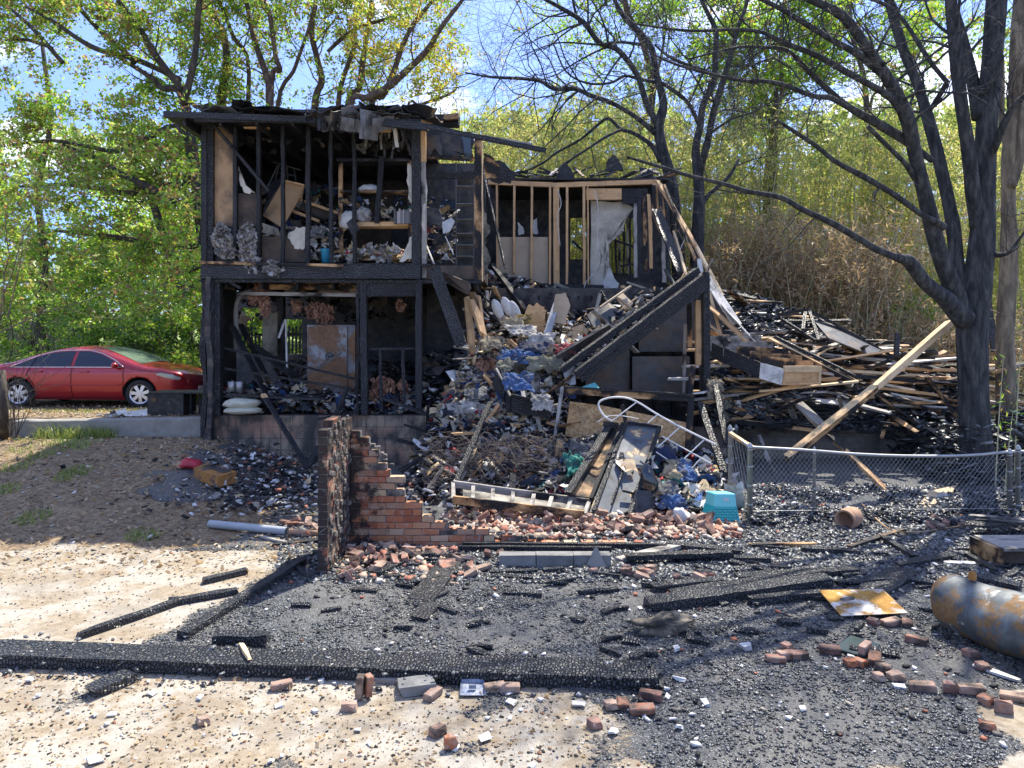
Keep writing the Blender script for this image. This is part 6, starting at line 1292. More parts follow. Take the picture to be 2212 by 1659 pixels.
# teal basket
tb = empty('basket', G(1556, 1128), 'teal plastic laundry basket upside down beside the fence corner', 'basket'); bz = tb.location
mb = MB(); w0, w1, dp, hh_ = .155, .19, .17, .36
mb.add([(-w1, -dp, 0), (w1, -dp, 0), (w1, dp, 0), (-w1, dp, 0), (-w0, -dp*.8, hh_*.55), (w0, -dp*.8, hh_*.55), (w0, dp*.8, hh_*.55), (-w0, dp*.8, hh_*.55)], [(0,1,5,4),(1,2,6,5),(2,3,7,6),(3,0,4,7)]); o = mb.build('holed_side', M['teal']); o.parent = tb
mb = MB(); mb.add([(-w0-.002, -dp*.8-.002, hh_*.55), (w0+.002, -dp*.8-.002, hh_*.55), (w0+.002, dp*.8, hh_*.55), (-w0-.002, dp*.8, hh_*.55), (-w0*.93, -dp*.72, hh_), (w0*.93, -dp*.72, hh_), (w0*.93, dp*.72, hh_), (-w0*.93, dp*.72, hh_)], [(0,1,5,4),(1,2,6,5),(2,3,7,6),(3,0,4,7),(4,5,6,7)]); o = mb.build('solid_end', M['teal_top']); o.parent = tb
md = o.modifiers.new('bevel', 'BEVEL'); md.width = .02; md.segments = 3
mb = MB()
for r_ in range(5):
    for c_ in range(9):
        z = .03+r_*.033; x = -.14+c_*.035; y = -dp+(z/(hh_*.55))*dp*.2-.004; sk = .010 if (r_+c_) % 2 else -.010
        mb.add([(x-.010-sk, y, z-.007), (x+.004-sk, y, z-.007), (x+.010+sk, y, z+.009), (x-.004+sk, y, z+.009)], [(0, 1, 2, 3)])
o = mb.build('slots', M['black_gap']); o.parent = tb; mb = MB(); mb.tube([(-w1, -dp, .01), (w1, -dp, .01), (w1, dp, .01), (-w1, dp, .01), (-w1, -dp, .01)], .012, 6); o = mb.build('rim', M['teal']); o.parent = tb
mb = MB(); mb.box(-.03, -dp*.77-.008, .27, .04, -dp*.77+.005, .30); o = mb.build('sticker', M['white_stuff']); o.parent = tb
tb.rotation_euler = (R(-4), R(3), R(12)); tb.location.z += .02

# ------------------------------------------------------------ chain-link fence
fn = empty('chain_link_fence', G(1617, 1128), 'waist-high galvanised chain-link fence with sagging top rail in front of the black tree', 'fence')
FD = 9.75; gx = lambda u, D: P(u, 0, D).x
def post(u, D, top, r_, cap=True):
    x = gx(u, D); z0 = hgt(x, D)-.1; z1 = P(u, top, D).z; mb = MB(); vs, fs = lathe([(r_, z0), (r_, z1), (r_*1.25, z1), (r_*1.25, z1+.02), (r_*.8, z1+.05), (.003, z1+.075)], 12, (x, D, 0)); mb.add(vs, fs)
    for zz in (z1-.03, z1-.25, z1-.5, z1-.75): vs, fs = lathe([(r_*1.02, zz), (r_*1.14, zz+.002), (r_*1.14, zz+.018), (r_*1.02, zz+.02)], 12, (x, D, 0), False); mb.add(vs, fs)
    mb.build('post', M['galvanised'], fn, True)
post(1620, FD, 968, .034); post(1577, 10.75, 928, .03); post(1759, FD+.12, 976, .02); post(2181, 9.9, 980, .032); post(2199, 9.9, 972, .03); post(1590, 12.2, 925, .028)
railz = [(1620, 966), (1700, 970), (1760, 974), (1850, 981), (1950, 985), (2050, 985), (2120, 982), (2181, 976), (2260, 975)]
mb = MB(); mb.tube(catmull([P(u, v, FD+(u-1620)*.00027) for u, v in railz], 5), .019, 8); mb.build('top_rail', M['galvanised'], fn, True)
mb = MB(); mb.tube([P(1577, 932, 10.75), P(1620, 966, FD)], .018, 8); mb.tube([P(1590, 925, 12.2), P(1577, 932, 10.75)], .018, 8); mb.build('top_rail', M['galvanised'], fn, True)
def zrail(x, tab=[P(u, v, FD+(u-1620)*.00027) for u, v in railz]):
    for a, b in zip(tab, tab[1:]):
        if a.x <= x <= b.x: return a.z+(b.z-a.z)*(x-a.x)/(b.x-a.x)
    return tab[-1].z
def linkmesh(name, fx, L, top, bot, step=.062):
    """zig-zag woven wires; fx(s) -> xy, top(s)/bot(s) heights"""
    mb = MB(); n = int(L/step)
    for k in range(-40, n+40):
        for sg in (-1, 1):
            s0 = k*step; pts = []
            # straight diagonal wire from bottom to top
            z = -1; 
            for q in range(0, 31):
                t_ = q/30; s_ = s0+sg*t_*1.15*.80
                if 0 <= s_ <= L:
                    zz = bot(s_)+t_*(1.15)
                    if zz <= top(s_): x, y = fx(s_); pts.append((x, y+sg*.002, zz))
            if len(pts) > 1: mb.tube([pts[0], pts[len(pts)//2], pts[-1]] if len(pts) > 2 else pts, .0021, 3, caps=False)
    return mb.build(name, M['galvanised'], fn)
x0, x1 = gx(1620, FD), gx(2262, 9.9)
linkmesh('wire_mesh', lambda s_: (x0+s_, FD+.03+s_*.045), x1-x0, lambda s_: zrail(x0+s_), lambda s_: .06)
pA, pB = P(1577, 0, 10.75), P(1620, 0, FD); LL = math.hypot(pA.x-pB.x, pA.y-pB.y)
linkmesh('wire_mesh', lambda s_: (pA.x+(pB.x-pA.x)*s_/LL, pA.y+(pB.y-pA.y)*s_/LL), LL, lambda s_: 1.03, lambda s_: .08, .16)
mb = MB(); mb.tube([(x0, FD, .10), (x1, FD+.17, .10)], .004, 4); mb.build('tension_wire', M['galvanised'], fn)
# clay pot on its side
ro = G(1846, 1140); vs, fs = lathe([(.02, 0), (.085, 0), (.12, .05), (.135, .15), (.13, .25), (.12, .27), (.13, .285), (.13, .30), (.105, .30), (.10, .22), (.06, .04), (.01, .04)], 22)
o = mesh('clay_pot', vs, fs, M['clay'], None, True, (ro.x+.08, ro.y+.15, ro.z+.115)); o.rotation_euler = (R(-92), 0, R(-35)); o.rotation_euler = Vector((-.75, -.66, -.05)).to_track_quat('Z', 'Y').to_euler(); tag(o, 'brown clay pot lying on its side at the foot of the fence', 'pot')
mb = MB(); mb.tube(catmull([G(1862, 1105, .06)+Vector((0, 0, .1)), G(1920, 1143, .04), G(1975, 1150, .03), G(2040, 1142, .03), G(2100, 1132, .02)], 6), .009, 5); tag(mb.build('hose', M['pine_half'], None, True), 'thin brown hose curling away from the clay pot', 'hose')
# things behind the fence
slabthing('plywood_piece', [(2037, 1054, 10.7), (2066, 1048, 10.9), (2058, 1062, 10.6), (2020, 1097, 10.1), (1978, 1096, 10.05), (2010, 1060, 10.5)], .04, 'pine_light', 'cracked tan wood panel lying behind the fence by the black tree', 'panel')
slabthing('plywood_piece', [(1900, 1090, 10.2), (1940, 1088, 10.25), (1985, 1078, 10.4), (1960, 1098, 10.1)], .02, 'white_board', 'pale flat board lying left of the cracked wood panel', 'board')
slabthing('plywood_piece', [(1900, 1052, 10.9), (1948, 1050, 10.9), (1960, 1060, 10.7), (1920, 1062, 10.7)], .02, 'galvanised', 'light grey sheet lying behind the fence', 'sheet')

# ------------------------------------------------------------ left ground things
# steel-blue PVC pipe
a, b = G(453, 1132, .05), G(620, 1148, .05); n = 24; mb = MB()
mb.tube([a, b], .048, 16, caps=False); mb.tube([a+(a-b).normalized()*-.01, a+(a-b).normalized()*-.012], .046, 16); tag(mb.build('pipe', M['pvc'], None, True), 'pale grey plastic pipe lying on the dirt left of the brick wall', 'pipe')
a, b = G(625, 1149, .04), G(686, 1152, .04); mb = MB(); mb.tube([a, b], .035, 12); tag(mb.build('pipe', M['clay'], None, True), 'short orange-brown pipe end by the brick wall', 'pipe')
# rusty drawer box on the ash
bx = empty('metal_box', G(465, 1035), 'shallow rusty metal box lying on the ash beside the block wall', 'box')
tp = [P(418, 1010, 10.9), P(448, 1000, 11.3), P(511, 1018, 10.9), P(470, 1030, 10.5)]
h_ = .16; dn = Vector((0, 0, -h_)); mb = MB(); mb.add(tp+[q+dn for q in tp], [(0, 3, 2, 1), (4, 5, 6, 7), (0, 1, 5, 4), (1, 2, 6, 5), (2, 3, 7, 6), (3, 0, 4, 7)]); mb.build('case', M['rust_sheet'], bx)
bx.children[0].data.materials[0] = M['rust_box']; i_ = Vector((0, 0, .006)); c = sum(tp, Vector())/4
mb = MB(); mb.add([c+(q-c)*.82+i_ for q in (tp[0].lerp(tp[1], .4), tp[1], tp[2], tp[3].lerp(tp[2], .4))], [(0, 3, 2, 1)]); mb.build('lid', M['dark_metal'], bx)
blob('cloth_heap', G(408, 1003, .05)+Vector((0, 0, 0)), (.16, .14, .07), 'red_plastic', 'crumpled red cloth on the ash left of the rusty box', 'cloth', .5); blob('cloth_heap', G(392, 1005, .04), (.10, .1, .05), 'clay', 'small tan lump beside the red cloth', 'cloth', .4)
# burnt cabinet on the terrace + white boards
c1, c2 = P(318, 848, 13.7), P(435, 848, 13.7)
cb = empty('burnt_cabinet', ((c1.x+c2.x)/2, 13.7, .93), 'burnt dark cabinet with brown peeling patches on the wall by the car', 'cabinet')
mb = MB(); mb.box(P(318, 0, 13.45).x, 13.45, .93, P(396, 0, 13.45).x, 14.0, P(0, 850, 13.45).z); mb.build('case', M['burnt_cabinet'], cb)
mb = MB(); mb.box(P(320, 0, 13.4).x-.02, 13.43, P(0, 850, 13.45).z+.001, P(440, 0, 13.4).x, 14.02, P(0, 850, 13.45).z+.02); mb.build('top', M['char'], cb)
for u in (412, 432): bar('leg', P(u, 850, 13.6), (P(u, 0, 13.6).x, 13.6, .93), .04, .04, M['char'], cb)
slabthing('white_plank', [(203, 903, 13.4), (240, 893, 13.6), (318, 883, 13.7), (319, 901, 13.3), (250, 903, 13.3)], .03, 'white_board', 'white board lying on the terrace left of the burnt cabinet', 'board')
things_bar('white_strip', (124, 910, 13.3), (250, 893, 13.5), .05, .03, 'grey_wood', 'long thin grey strip on the terrace edge', 'board'); things_bar('white_strip', (170, 911, 13.1), (290, 903, 13.2), .05, .03, 'white_board', 'long thin white strip on top of the retaining wall', 'board')
clothpile('cloth_rag', boxpts(240, 890, 272, 906, 13.1, 13.3, 14), 'cloth_pale', .08, .15, 'pale crumpled rag on the retaining wall beside the white boards')
# wooden post and stems at the left edge
mb = MB(); mb.tube([G(8, 948)+Vector((0, 0, -.1)), P(6, 880, 12.2), P(0, 800, 12.2)], [.09, .085, .08], 10); tag(mb.build('wooden_post', M['bark_dark'], None, True), 'weathered wooden post at the left picture edge', 'post')
e = []; mb = MB()
for k in range(10): grow(mb, P(random.uniform(18, 36), 945, 12.3), Vector((random.uniform(-.3, .3), 0, 1)), .008, random.uniform(.8, 1.6), 1, e)
tag(mb.build('bare_shrub', M['bark_dark'], None), 'thin bare shrub stems beside the wooden post at far left', 'shrub')
# dangling bare twigs at the far left, mid height
tw_ = empty('bare_sapling', G(-10, 940), 'bare pale twiggy sapling in front of the oak leaves at far left', 'sapling'); mb = MB(); e = []
for k in range(5): grow(mb, P(random.uniform(-30, 20), random.uniform(650, 780), 12.5), Vector((random.uniform(.1, .9), 0, random.uniform(.1, .9))), .014, random.uniform(1.6, 3.0), 2, e)
mb.tube([G(-10, 945), P(-5, 780, 12.5), P(-10, 640, 12.5)], [.03, .025, .018], 7)
mb.build('stems', M['bark_pale'], tw_)
# ------------------------------------------------------------ rubble heaps
def boards(n, gen, label, group, mats, L=(.4, 1.5), w_=(.05, .14), name='burnt_board', tilt=.35, flatdir=None):
    for k in range(n):
        p = gen(); a = random.uniform(0, math.pi) if flatdir is None else random.gauss(*flatdir); l_ = random.uniform(*L)/2
        d = Vector((math.cos(a), math.sin(a)*.8, random.gauss(0, tilt))).normalized()*l_; p = Vector(p)
        bar(name, p-d, p+d, random.uniform(*w_), random.uniform(.02, .05), M[random.choice(mats)], None, random.uniform(-.5, .5), .01, .3, 0, label, 'board', group)
class Heap:
    def __init__(s, rows):
        s.r = [[P(*q) for q in row] for row in rows]
    def at(s, a, b):
        """a along a row 0..1, b down the rows 0..1"""
        n = len(s.r)-1; q = min(n-1, int(b*n)); t = b*n-q
        def row(r_):
            m = len(r_)-1; k = min(m-1, int(a*m)); f = a*m-k; return r_[k].lerp(r_[k+1], f)
        return row(s.r[q]).lerp(row(s.r[q+1]), t)
    def pts(s, n, a=(0, 1), b=(0, 1), lift=(0.0, .06), spread=.05):
        out = []
        for _ in range(n):
            p = s.at(random.uniform(*a), random.uniform(*b)); h = .16*mnoise.noise(p*2.1)+.08*mnoise.noise(p*5)
            out.append(p+Vector((random.gauss(0, spread), random.gauss(0, spread)-h*.6, random.uniform(*lift)+h*.6)))
        return out
    def surf(s, name, m, label, N=60, Mv=60):
        vs = []
        for j in range(Mv+1):
            for i in range(N+1):
                p = s.at(i/N, j/Mv); h = .16*mnoise.noise(p*2.1)+.08*mnoise.noise(p*5)+.04*mnoise.noise(p*13); vs.append(p+Vector((0, -h*.6, h*.6-.03)))
        fs = [(j*(N+1)+i, j*(N+1)+i+1, (j+1)*(N+1)+i+1, (j+1)*(N+1)+i) for j in range(Mv) for i in range(N)]
        return tag(mesh(name, vs, fs, M[m], None, True), label, 'rubble', kind='stuff')
HA = Heap([[(1046, 585, 16.0), (1180, 625, 16.1), (1300, 640, 16.1), (1430, 650, 15.9)],
           [(1010, 655, 14.3), (1150, 690, 14.5), (1300, 680, 14.4), (1470, 625, 14.2)],
           [(1020, 770, 13.1), (1110, 780, 13.1), (1190, 790, 12.9), (1270, 780, 12.75)],
           [(965, 872, 12.5), (1060, 850, 12.4), (1160, 820, 12.5), (1225, 835, 12.6)],
           [(930, 930, 12.1), (1050, 935, 11.9), (1150, 930, 11.9), (1240, 920, 12.3)],
           [(890, 1020, 11.5), (1040, 1040, 11.0), (1150, 1040, 11.0), (1260, 1000, 11.6)],
           [(860, 1092, 10.6), (1030, 1110, 10.2), (1150, 1110, 10.2), (1260, 1100, 10.4)]])
HA.surf('rubble_slope', 'soot', 'slope of burned rubble spilling out of the collapsed middle of the house', 90, 90)
HC = Heap([[(1205, 985, 11.6), (1290, 960, 11.6), (1400, 955, 11.7), (1560, 1000, 11.9)], [(1195, 1040, 10.9), (1290, 1030, 10.9), (1400, 1010, 10.9), (1560, 1050, 11.1)], [(1190, 1110, 9.9), (1300, 1115, 9.8), (1420, 1115, 9.8), (1590, 1130, 9.6)]])
HC.surf('clothes_heap', 'soot', 'mound of burned belongings under the leaning doors', 50, 40)
HB = Heap([[(1535, 620, 16.4), (1660, 650, 16.8), (1760, 690, 16.5), (1900, 760, 16.0), (2110, 800, 15.5)],
           [(1535, 740, 14.2), (1660, 750, 14.3), (1780, 770, 14.2), (1930, 790, 14.2), (2120, 810, 14)],
           [(1535, 835, 12.8), (1660, 845, 12.7), (1780, 845, 12.8), (1930, 845, 13.0), (2110, 850, 13.0)],
           [(1535, 925, 12.5), (1660, 925, 12.4), (1780, 930, 12.5), (1930, 930, 12.8), (2060, 925, 12.9)]])
HB.surf('rubble_mound', 'soot', 'mound of charred rubble of the collapsed right wing above the pale foundation', 90, 60)
HD = Heap([[(1630, 1050, 10.9), (1800, 1055, 10.9), (2000, 1055, 10.9), (2230, 1060, 10.9)], [(1625, 1092, 10.2), (1800, 1096, 10.2), (2000, 1096, 10.2), (2230, 1096, 10.2)], [(1622, 1134, 9.45), (1800, 1138, 9.4), (2000, 1138, 9.4), (2230, 1138, 9.4)]])
HD.surf('char_bank', 'soot', 'low bank of black char along the foot of the chain-link fence', 80, 24)
HF = Heap([[(300, 955, 12.7), (380, 955, 12.7), (445, 958, 12.7)], [(420, 1010, 11.8), (560, 1020, 11.6), (700, 1020, 11.6)], [(400, 1080, 10.4), (560, 1090, 10.3), (700, 1080, 10.4)]])
# layered stuff on the heaps
def stuff_chips(name, pts, mn, mx, m, label, flat=.35, elong=2.0, tilt=.6, power=2.0, cat='debris'):
    v, f = chips(pts, mn, mx, flat, elong, tilt, power); return tag(mesh(name, v, f, M[m]), label, cat, kind='stuff')
clothpile('clothes', HA.pts(1900, (.0, .78), (.26, .64), (0, .10)), 'cloth_pale', .05, .24, 'pale and coloured clothes tumbling down the rubble slope', res=4)
clothpile('clothes', HA.pts(260, (.1, .6), (.42, .60), (0, .10)), 'cloth_blue', .06, .26, 'blue jeans and shirts bunched in the middle of the rubble slope', res=4)
clothpile('clothes', HA.pts(1300, (.0, 1), (.0, .9), (0, .06)), 'cloth', .06, .26, 'dark and grey rags scattered over the whole rubble slope', res=4)
clothpile('papers', HA.pts(620, (.60, .98), (.24, .44), (0, .06)), 'cloth_pale', .04, .16, 'cream papers strewn above the diagonal double beam', res=3)
stuff_chips('debris', HA.pts(12000, (0, 1), (0, 1), (0, .07)), .012, .10, 'chip_mixed', 'burned fragments covering the rubble slope')
boards(48, lambda: HA.pts(1, (.0, 1), (.05, .62), (.06, .2))[0], 'torn board standing out of the middle rubble slope', 'torn boards on the middle rubble slope', ['pine_half', 'pine', 'mostly_char', 'grey_wood', 'pine_light', 'drywall_burnt', 'white_board', 'char'], (.25, .9), (.03, .10), tilt=.9)
stuff_chips('splinters', HA.pts(900, (.0, .95), (.05, .9), (0, .14)), .02, .07, 'splinter', 'torn wood splinters on the upper rubble slope', .2, 7, .9)
clothpile('clothes', HC.pts(1500, (0, 1), (0, .85), (0, .12)), 'cloth', .06, .28, 'burned clothes of many colours heaped around the leaning doors', res=5)
clothpile('clothes', HC.pts(260, (.55, .95), (.1, .9), (0, .10)), 'cloth_pale', .08, .3, 'pale shirts and plastic right of the blue-grey door', res=5)
stuff_chips('debris', HC.pts(2600, (0, 1), (.2, 1.0), (0, .05)), .02, .09, 'chip_mixed', 'fragments between the clothes around the leaning doors')
stuff_chips('debris', HB.pts(12000, (0, 1), (0, 1), (0, .06)), .015, .085, 'chip_char', 'black charred pieces covering the collapsed right wing', .3, 4.0)
stuff_chips('debris', HB.pts(2600, (0, 1), (0, .95), (0, .08)), .015, .075, 'chip_mixed', 'pale and black fragments on the collapsed right wing', .25, 3.0)
stuff_chips('splinters', HB.pts(420, (0, .95), (.05, .95), (0, .12)), .02, .07, 'splinter', 'yellow wood splinters around the toppled bookcase', .2, 8, .5)
clothpile('clothes', HB.pts(170, (0.0, .16), (.5, .9), (0, .12)), 'cloth', .06, .2, 'colourful clothes spilling beside the charred posts and bookcase')
stuff_chips('char_debris', HD.pts(12000, (0, 1), (0, 1), (0, .05)), .01, .055, 'chip_char', 'black char crumbs along the fence bank')
stuff_chips('debris', HD.pts(1300, (0, 1), (0, .75), (0, .05)), .012, .06, 'chip_mixed', 'pale scraps among the char behind the fence')
clothpile('rags', HD.pts(60, (0, 1), (0, .6), (0, .05)), 'cloth_pale', .05, .14, 'pale rags and papers on the ground behind the fence')
stuff_chips('debris', HF.pts(3000, (0, 1), (0, 1), (0.0, .02), .6), .01, .06, 'chip_mixed', 'white and black ash scraps spread below the block wall')
clothpile('rags', HF.pts(80, (0.3, 1), (0.1, 1), (0.0, .03), .35), 'cloth_pale', .04, .14, 'pale rags and plaster scraps below the block wall')
# wire tangle
mb = MB()
for k in range(330):
    c = P(random.uniform(925, 1200), random.uniform(955, 1075), random.uniform(10.7, 11.5)); a = random.random()*6.28; L = random.uniform(.2, .6); q = []
    tl_ = random.uniform(-.5, .5)
    for t_ in range(9): w_ = a+t_*random.uniform(.35, .8); q.append(c+Vector((math.cos(w_)*L*.4, math.sin(w_)*L*.15, math.sin(w_+tl_)*L*.35)))
    mb.tube(q, .0032, 3, caps=False)
m_plain('wire', (0.16, 0.125, 0.10), 0.7, 0.3, 9, 0.4); tag(mb.build('wire_tangle', M['wire']), 'tangle of rusty mattress springs and wire left of the leaning doors', 'wire', kind='stuff')
# mesh of random boards in each heap, every board a thing
boards(46, lambda: HB.pts(1, (0.03, 1), (.05, .5), (.05, .22))[0], 'charred board in the upper part of the collapsed right wing', 'boards in the collapsed right wing', ['char', 'char', 'mostly_char', 'grey_wood', 'char_fine', 'pine_half', 'pine_half', 'pine_scorched'], (.7, 2.6), (.06, .18), tilt=.14)
boards(58, lambda: HB.pts(1, (0.05, .95), (.3, .9), (.16, .34))[0], 'long tan stud lying across the top of the collapsed right wing', 'tan studs in the collapsed right wing', ['pine_half', 'pine', 'pine_light', 'pine_scorched', 'grey_wood', 'white_board'], (1.0, 2.8), (.05, .10), tilt=.12, flatdir=(-0.15, .45), name='burnt_stud')
boards(60, lambda: HB.pts(1, (0.03, 1), (.1, .95), (.08, .22))[0], 'half-burned tan stud tangled in the collapsed right wing', 'tan studs in the collapsed right wing', ['pine_half', 'pine_scorched', 'pine_half', 'grey_wood', 'mostly_char', 'pine'], (.8, 2.4), (.04, .09), tilt=.14, flatdir=(0.1, .6), name='burnt_stud')
boards(46, lambda: HB.pts(1, (0.03, 1), (.55, 1), (.05, .15))[0]+Vector((0, -.1, 0)), 'burnt board in the lower part of the collapsed right wing above the foundation', 'boards above the foundation', ['char', 'char', 'mostly_char', 'grey_wood', 'char', 'pine_half', 'pine_scorched'], (.5, 1.9), (.04, .12), tilt=.2)
boards(44, lambda: HA.pts(1, (0, 1), (.02, .4), (.03, .15))[0], 'burnt board on the upper rubble slope under the pine stud wall', 'boards on the upper rubble slope', ['char', 'mostly_char', 'grey_wood', 'pine_half', 'char', 'pine_scorched', 'beige_panel', 'drywall_burnt'], (.35, 1.2), (.04, .16), tilt=.6)
boards(40, lambda: HA.pts(1, (0, 1), (.55, 1), (.03, .12))[0], 'burnt board on the lower rubble slope above the brick rubble', 'boards on the lower rubble slope', ['char', 'mostly_char', 'grey_wood', 'char', 'pine_scorched'], (.4, 1.2), (.04, .11), tilt=.35)
boards(12, lambda: HF.pts(1, (0.2, 1), (.1, 1), (.04, .07), .1)[0], 'charred stick on the ash below the block wall', 'sticks on the ash below the block wall', ['char', 'mostly_char'], (.3, .9), (.03, .08), tilt=.05)
# distinct objects on the slope
tag(ragged('torn_plywood', [(1140, 662), (1160, 655), (1183, 672), (1178, 692), (1176, 722), (1150, 730), (1136, 700)], 13.75, .02, 'pine', None, 5, 5), 'torn orange plywood piece with jagged edge on the slope', 'board')
tag(ragged('cardboard', [(1200, 636), (1222, 632), (1232, 660), (1220, 702), (1192, 695)], 13.7, .02, 'beige_panel', None, 1.5, 4), 'brown cardboard panel standing in the middle of the slope', 'cardboard')
slabthing('cabinet_fragment', [(1268, 680, 13.9), (1312, 652, 14.1), (1342, 672, 14.0), (1330, 690, 13.8), (1285, 712, 13.6)], .05, 'dark_metal', 'dark blue-grey panel of a broken cabinet on the slope', 'panel')
slabthing('plywood_piece', [(1330, 640, 14.2), (1345, 632, 14.3), (1368, 655, 14.1), (1352, 672, 14.0)], .03, 'beige_panel', 'small brown wood panel at the top of the blue-grey cabinet panel', 'panel')
things_bar('brown_board', (1296, 664, 13.9), (1362, 618, 14.3), .06, .03, 'beige_panel', 'brown rail along the top of the blue-grey cabinet panel', 'board')
slabthing('box', [(1225, 712, 13.7), (1258, 700, 13.7), (1292, 738, 13.3), (1262, 770, 13.1), (1225, 750, 13.3)], .25, 'soot_brown', 'sooty brown carton among the clothes, left of the cream papers', 'box')
things_bar('metal_strip', (1203, 655, 13.9), (1175, 745, 13.2), .13, .05, 'galvanised', 'silvery metal strip leaning beside the cardboard panel', 'metal strip')
things_bar('split_log', (1062, 572, 15.2), (1142, 680, 14.0), .10, .08, 'mostly_char', 'charred timber sliding down from the stair post', 'timber')
for k, (u, v) in enumerate(((1075, 668), (1096, 663), (1112, 672))):
    o = blob('plate', P(u, v, 13.6), (.09, .05, .2), 'white_stuff', ['left', 'middle', 'right'][k]+' one of three pale oval cushions lined up on the slope', 'cushion', .08); o.rotation_euler = (0, R(-25), 0)
for q in (((1005, 640), (1022, 765), .10), ((1018, 645), (1040, 730), .12), ((1030, 690), (1025, 760), .06), ((1000, 660), (1012, 700), .05)): pass
for k, (a, b, w_) in enumerate((((1008, 640, 13.3), (1024, 768, 12.9), .11), ((1018, 650, 13.2), (1044, 722, 12.9), .13), ((1034, 640, 13.4), (1052, 760, 12.9), .05))):
    bar('split_beam', P(*a), P(*b), w_, .06, M['pine'], None, 0, .02, .6, 0, ['long orange split beam hanging left of the clothes', 'second orange split beam beside the longest one', 'thin orange splinter right of the split beams'][k], 'beam')
fluff('rolled_insulation', [(1050, 790, 16, 14), (1058, 806, 16, 10)], 12.7, 'pink_fluff', None); tag(bpy.data.objects['rolled_insulation'], 'orange-pink foam lump at the foot of the split beams', 'insulation')
for nm_, c_ in (('fab_blue', (0.045, 0.10, 0.23)), ('fab_navy', (0.02, 0.03, 0.075)), ('fab_white', (0.42, 0.40, 0.36)), ('fab_tan', (0.36, 0.29, 0.18)), ('fab_olive', (0.20, 0.19, 0.13)), ('fab_red', (0.34, 0.03, 0.035)), ('fab_grey', (0.14, 0.145, 0.15)), ('fab_teal', (0.02, 0.20, 0.15)), ('fab_yellow', (0.45, 0.30, 0.06))): m_plain(nm_, c_, 0.9, 0.35, 9, 0.9, thr=0.46)
def drape(name, u, v, D, su, sd, m, label, rx=-.9, rz=0.0, amp=.065, cat='clothing'):
    res = 26; vs = []; q_ = random.random()*99; c = P(u, v, D); Rm = Matrix.Rotation(rz, 3, 'Z') @ Matrix.Rotation(-rx, 3, 'X')
    for j in range(res):
        for i in range(res):
            a = i/(res-1)-.5; b = j/(res-1)-.5; e = 1-.25*mnoise.noise(Vector((a*3+q_, b*3, 1))); x = a*su*e+.06*mnoise.noise(Vector((b*6, q_, 2))); y = b*sd*e+.06*mnoise.noise(Vector((a*6, q_, 5)))
            t_ = mnoise.noise(Vector((x*5+q_, y*5, 0))); z = amp*(1.2*abs(mnoise.noise(Vector((x*9+t_*1.5+q_, y*7, 4))))+.5*abs(mnoise.noise(Vector((x*22+q_, y*18+t_*2, 7)))))-.25*(a*a+b*b)*min(su, sd)
            vs.append(c+Rm @ Vector((x, y, z)))
    o = mesh(name, vs, [(j*res+i, j*res+i+1, (j+1)*res+i+1, (j+1)*res+i) for j in range(res-1) for i in range(res-1)], M[m], None, True)
    md = o.modifiers.new('thick', 'SOLIDIFY'); md.thickness = .006; return tag(o, label, cat)
for a_ in ((1118, 824, 11.75, .46, .36, 'fab_blue', 'blue jeans bunched over the black drawer'), (1105, 765, 12.55, .44, .3, 'fab_blue', 'blue cloth hanging from the left of the clothes slope'), (1150, 750, 12.7, .55, .3, 'fab_navy', 'dark navy garment in the middle of the clothes slope'), (1140, 772, 12.5, .5, .26, 'fab_blue', 'bright blue shirt below the navy garment'),
    (1128, 712, 13.1, .6, .3, 'fab_white', 'white sheet crumpled high on the clothes slope'), (1170, 733, 12.9, .5, .26, 'fab_white', 'white garment at the left of the red cloth'), (1220, 752, 12.6, .34, .22, 'fab_red', 'red cloth beside the foot of the diagonal beam'), (1108, 696, 13.3, .4, .25, 'fab_tan', 'tan cloth under the pale oval cushions'), (1130, 690, 13.4, .3, .2, 'fab_yellow', 'mustard cloth next to the pale oval cushions'),
    (1180, 785, 12.4, .6, .3, 'fab_olive', 'olive grey jacket spread above the grey flap'), (1170, 868, 11.6, .3, .3, 'fab_white', 'white cloth hanging over the front of the black drawer'), (1030, 850, 12.1, .4, .3, 'fab_grey', 'grey cloth bundle left of the black drawer'), (1010, 878, 11.95, .3, .3, 'fab_white', 'white rag lying on the grey board panel'), (1060, 740, 12.8, .35, .35, 'fab_tan', 'brown cloth by the foot of the split beams'),
    (1242, 1005, 10.55, .3, .36, 'fab_teal', 'green cloth at the left of the clothes pile by the doors'), (1262, 975, 10.9, .42, .3, 'fab_grey', 'dark grey cloth on top of the left clothes pile'), (1420, 985, 10.8, .5, .32, 'fab_navy', 'dark garment on top of the right clothes pile'), (1455, 1020, 10.5, .34, .4, 'fab_tan', 'beige garment hanging on the right clothes pile'), (1482, 1015, 10.5, .22, .4, 'fab_blue', 'blue garment hanging beside the beige one'), (1430, 1055, 10.1, .44, .3, 'fab_grey', 'grey garment low on the right clothes pile'), (1455, 1085, 9.85, .35, .22, 'fab_blue', 'blue cloth scrap by the black box at the door foot'),
    (1545, 838, 12.2, .25, .35, 'fab_tan', 'pale cloth hanging beside the charred posts right of the frame'), (1565, 890, 12.2, .2, .4, 'fab_olive', 'beige cloth strip hanging at the left of the burned cabinet'), (1090, 790, 12.3, .3, .3, 'fab_olive', 'olive trousers beside the blue shirt')): drape('garment', *a_[:7-1], a_[6], random.uniform(-1.1, -.6), random.uniform(-.5, .5))
slabthing('grey_sheet', [(1212, 790, 12.4), (1240, 786, 12.3), (1244, 830, 12.2), (1232, 832, 12.2), (1222, 822, 12.3)], .01, 'galvanised', 'grey flap hanging at the foot of the diagonal double beam', 'sheet')
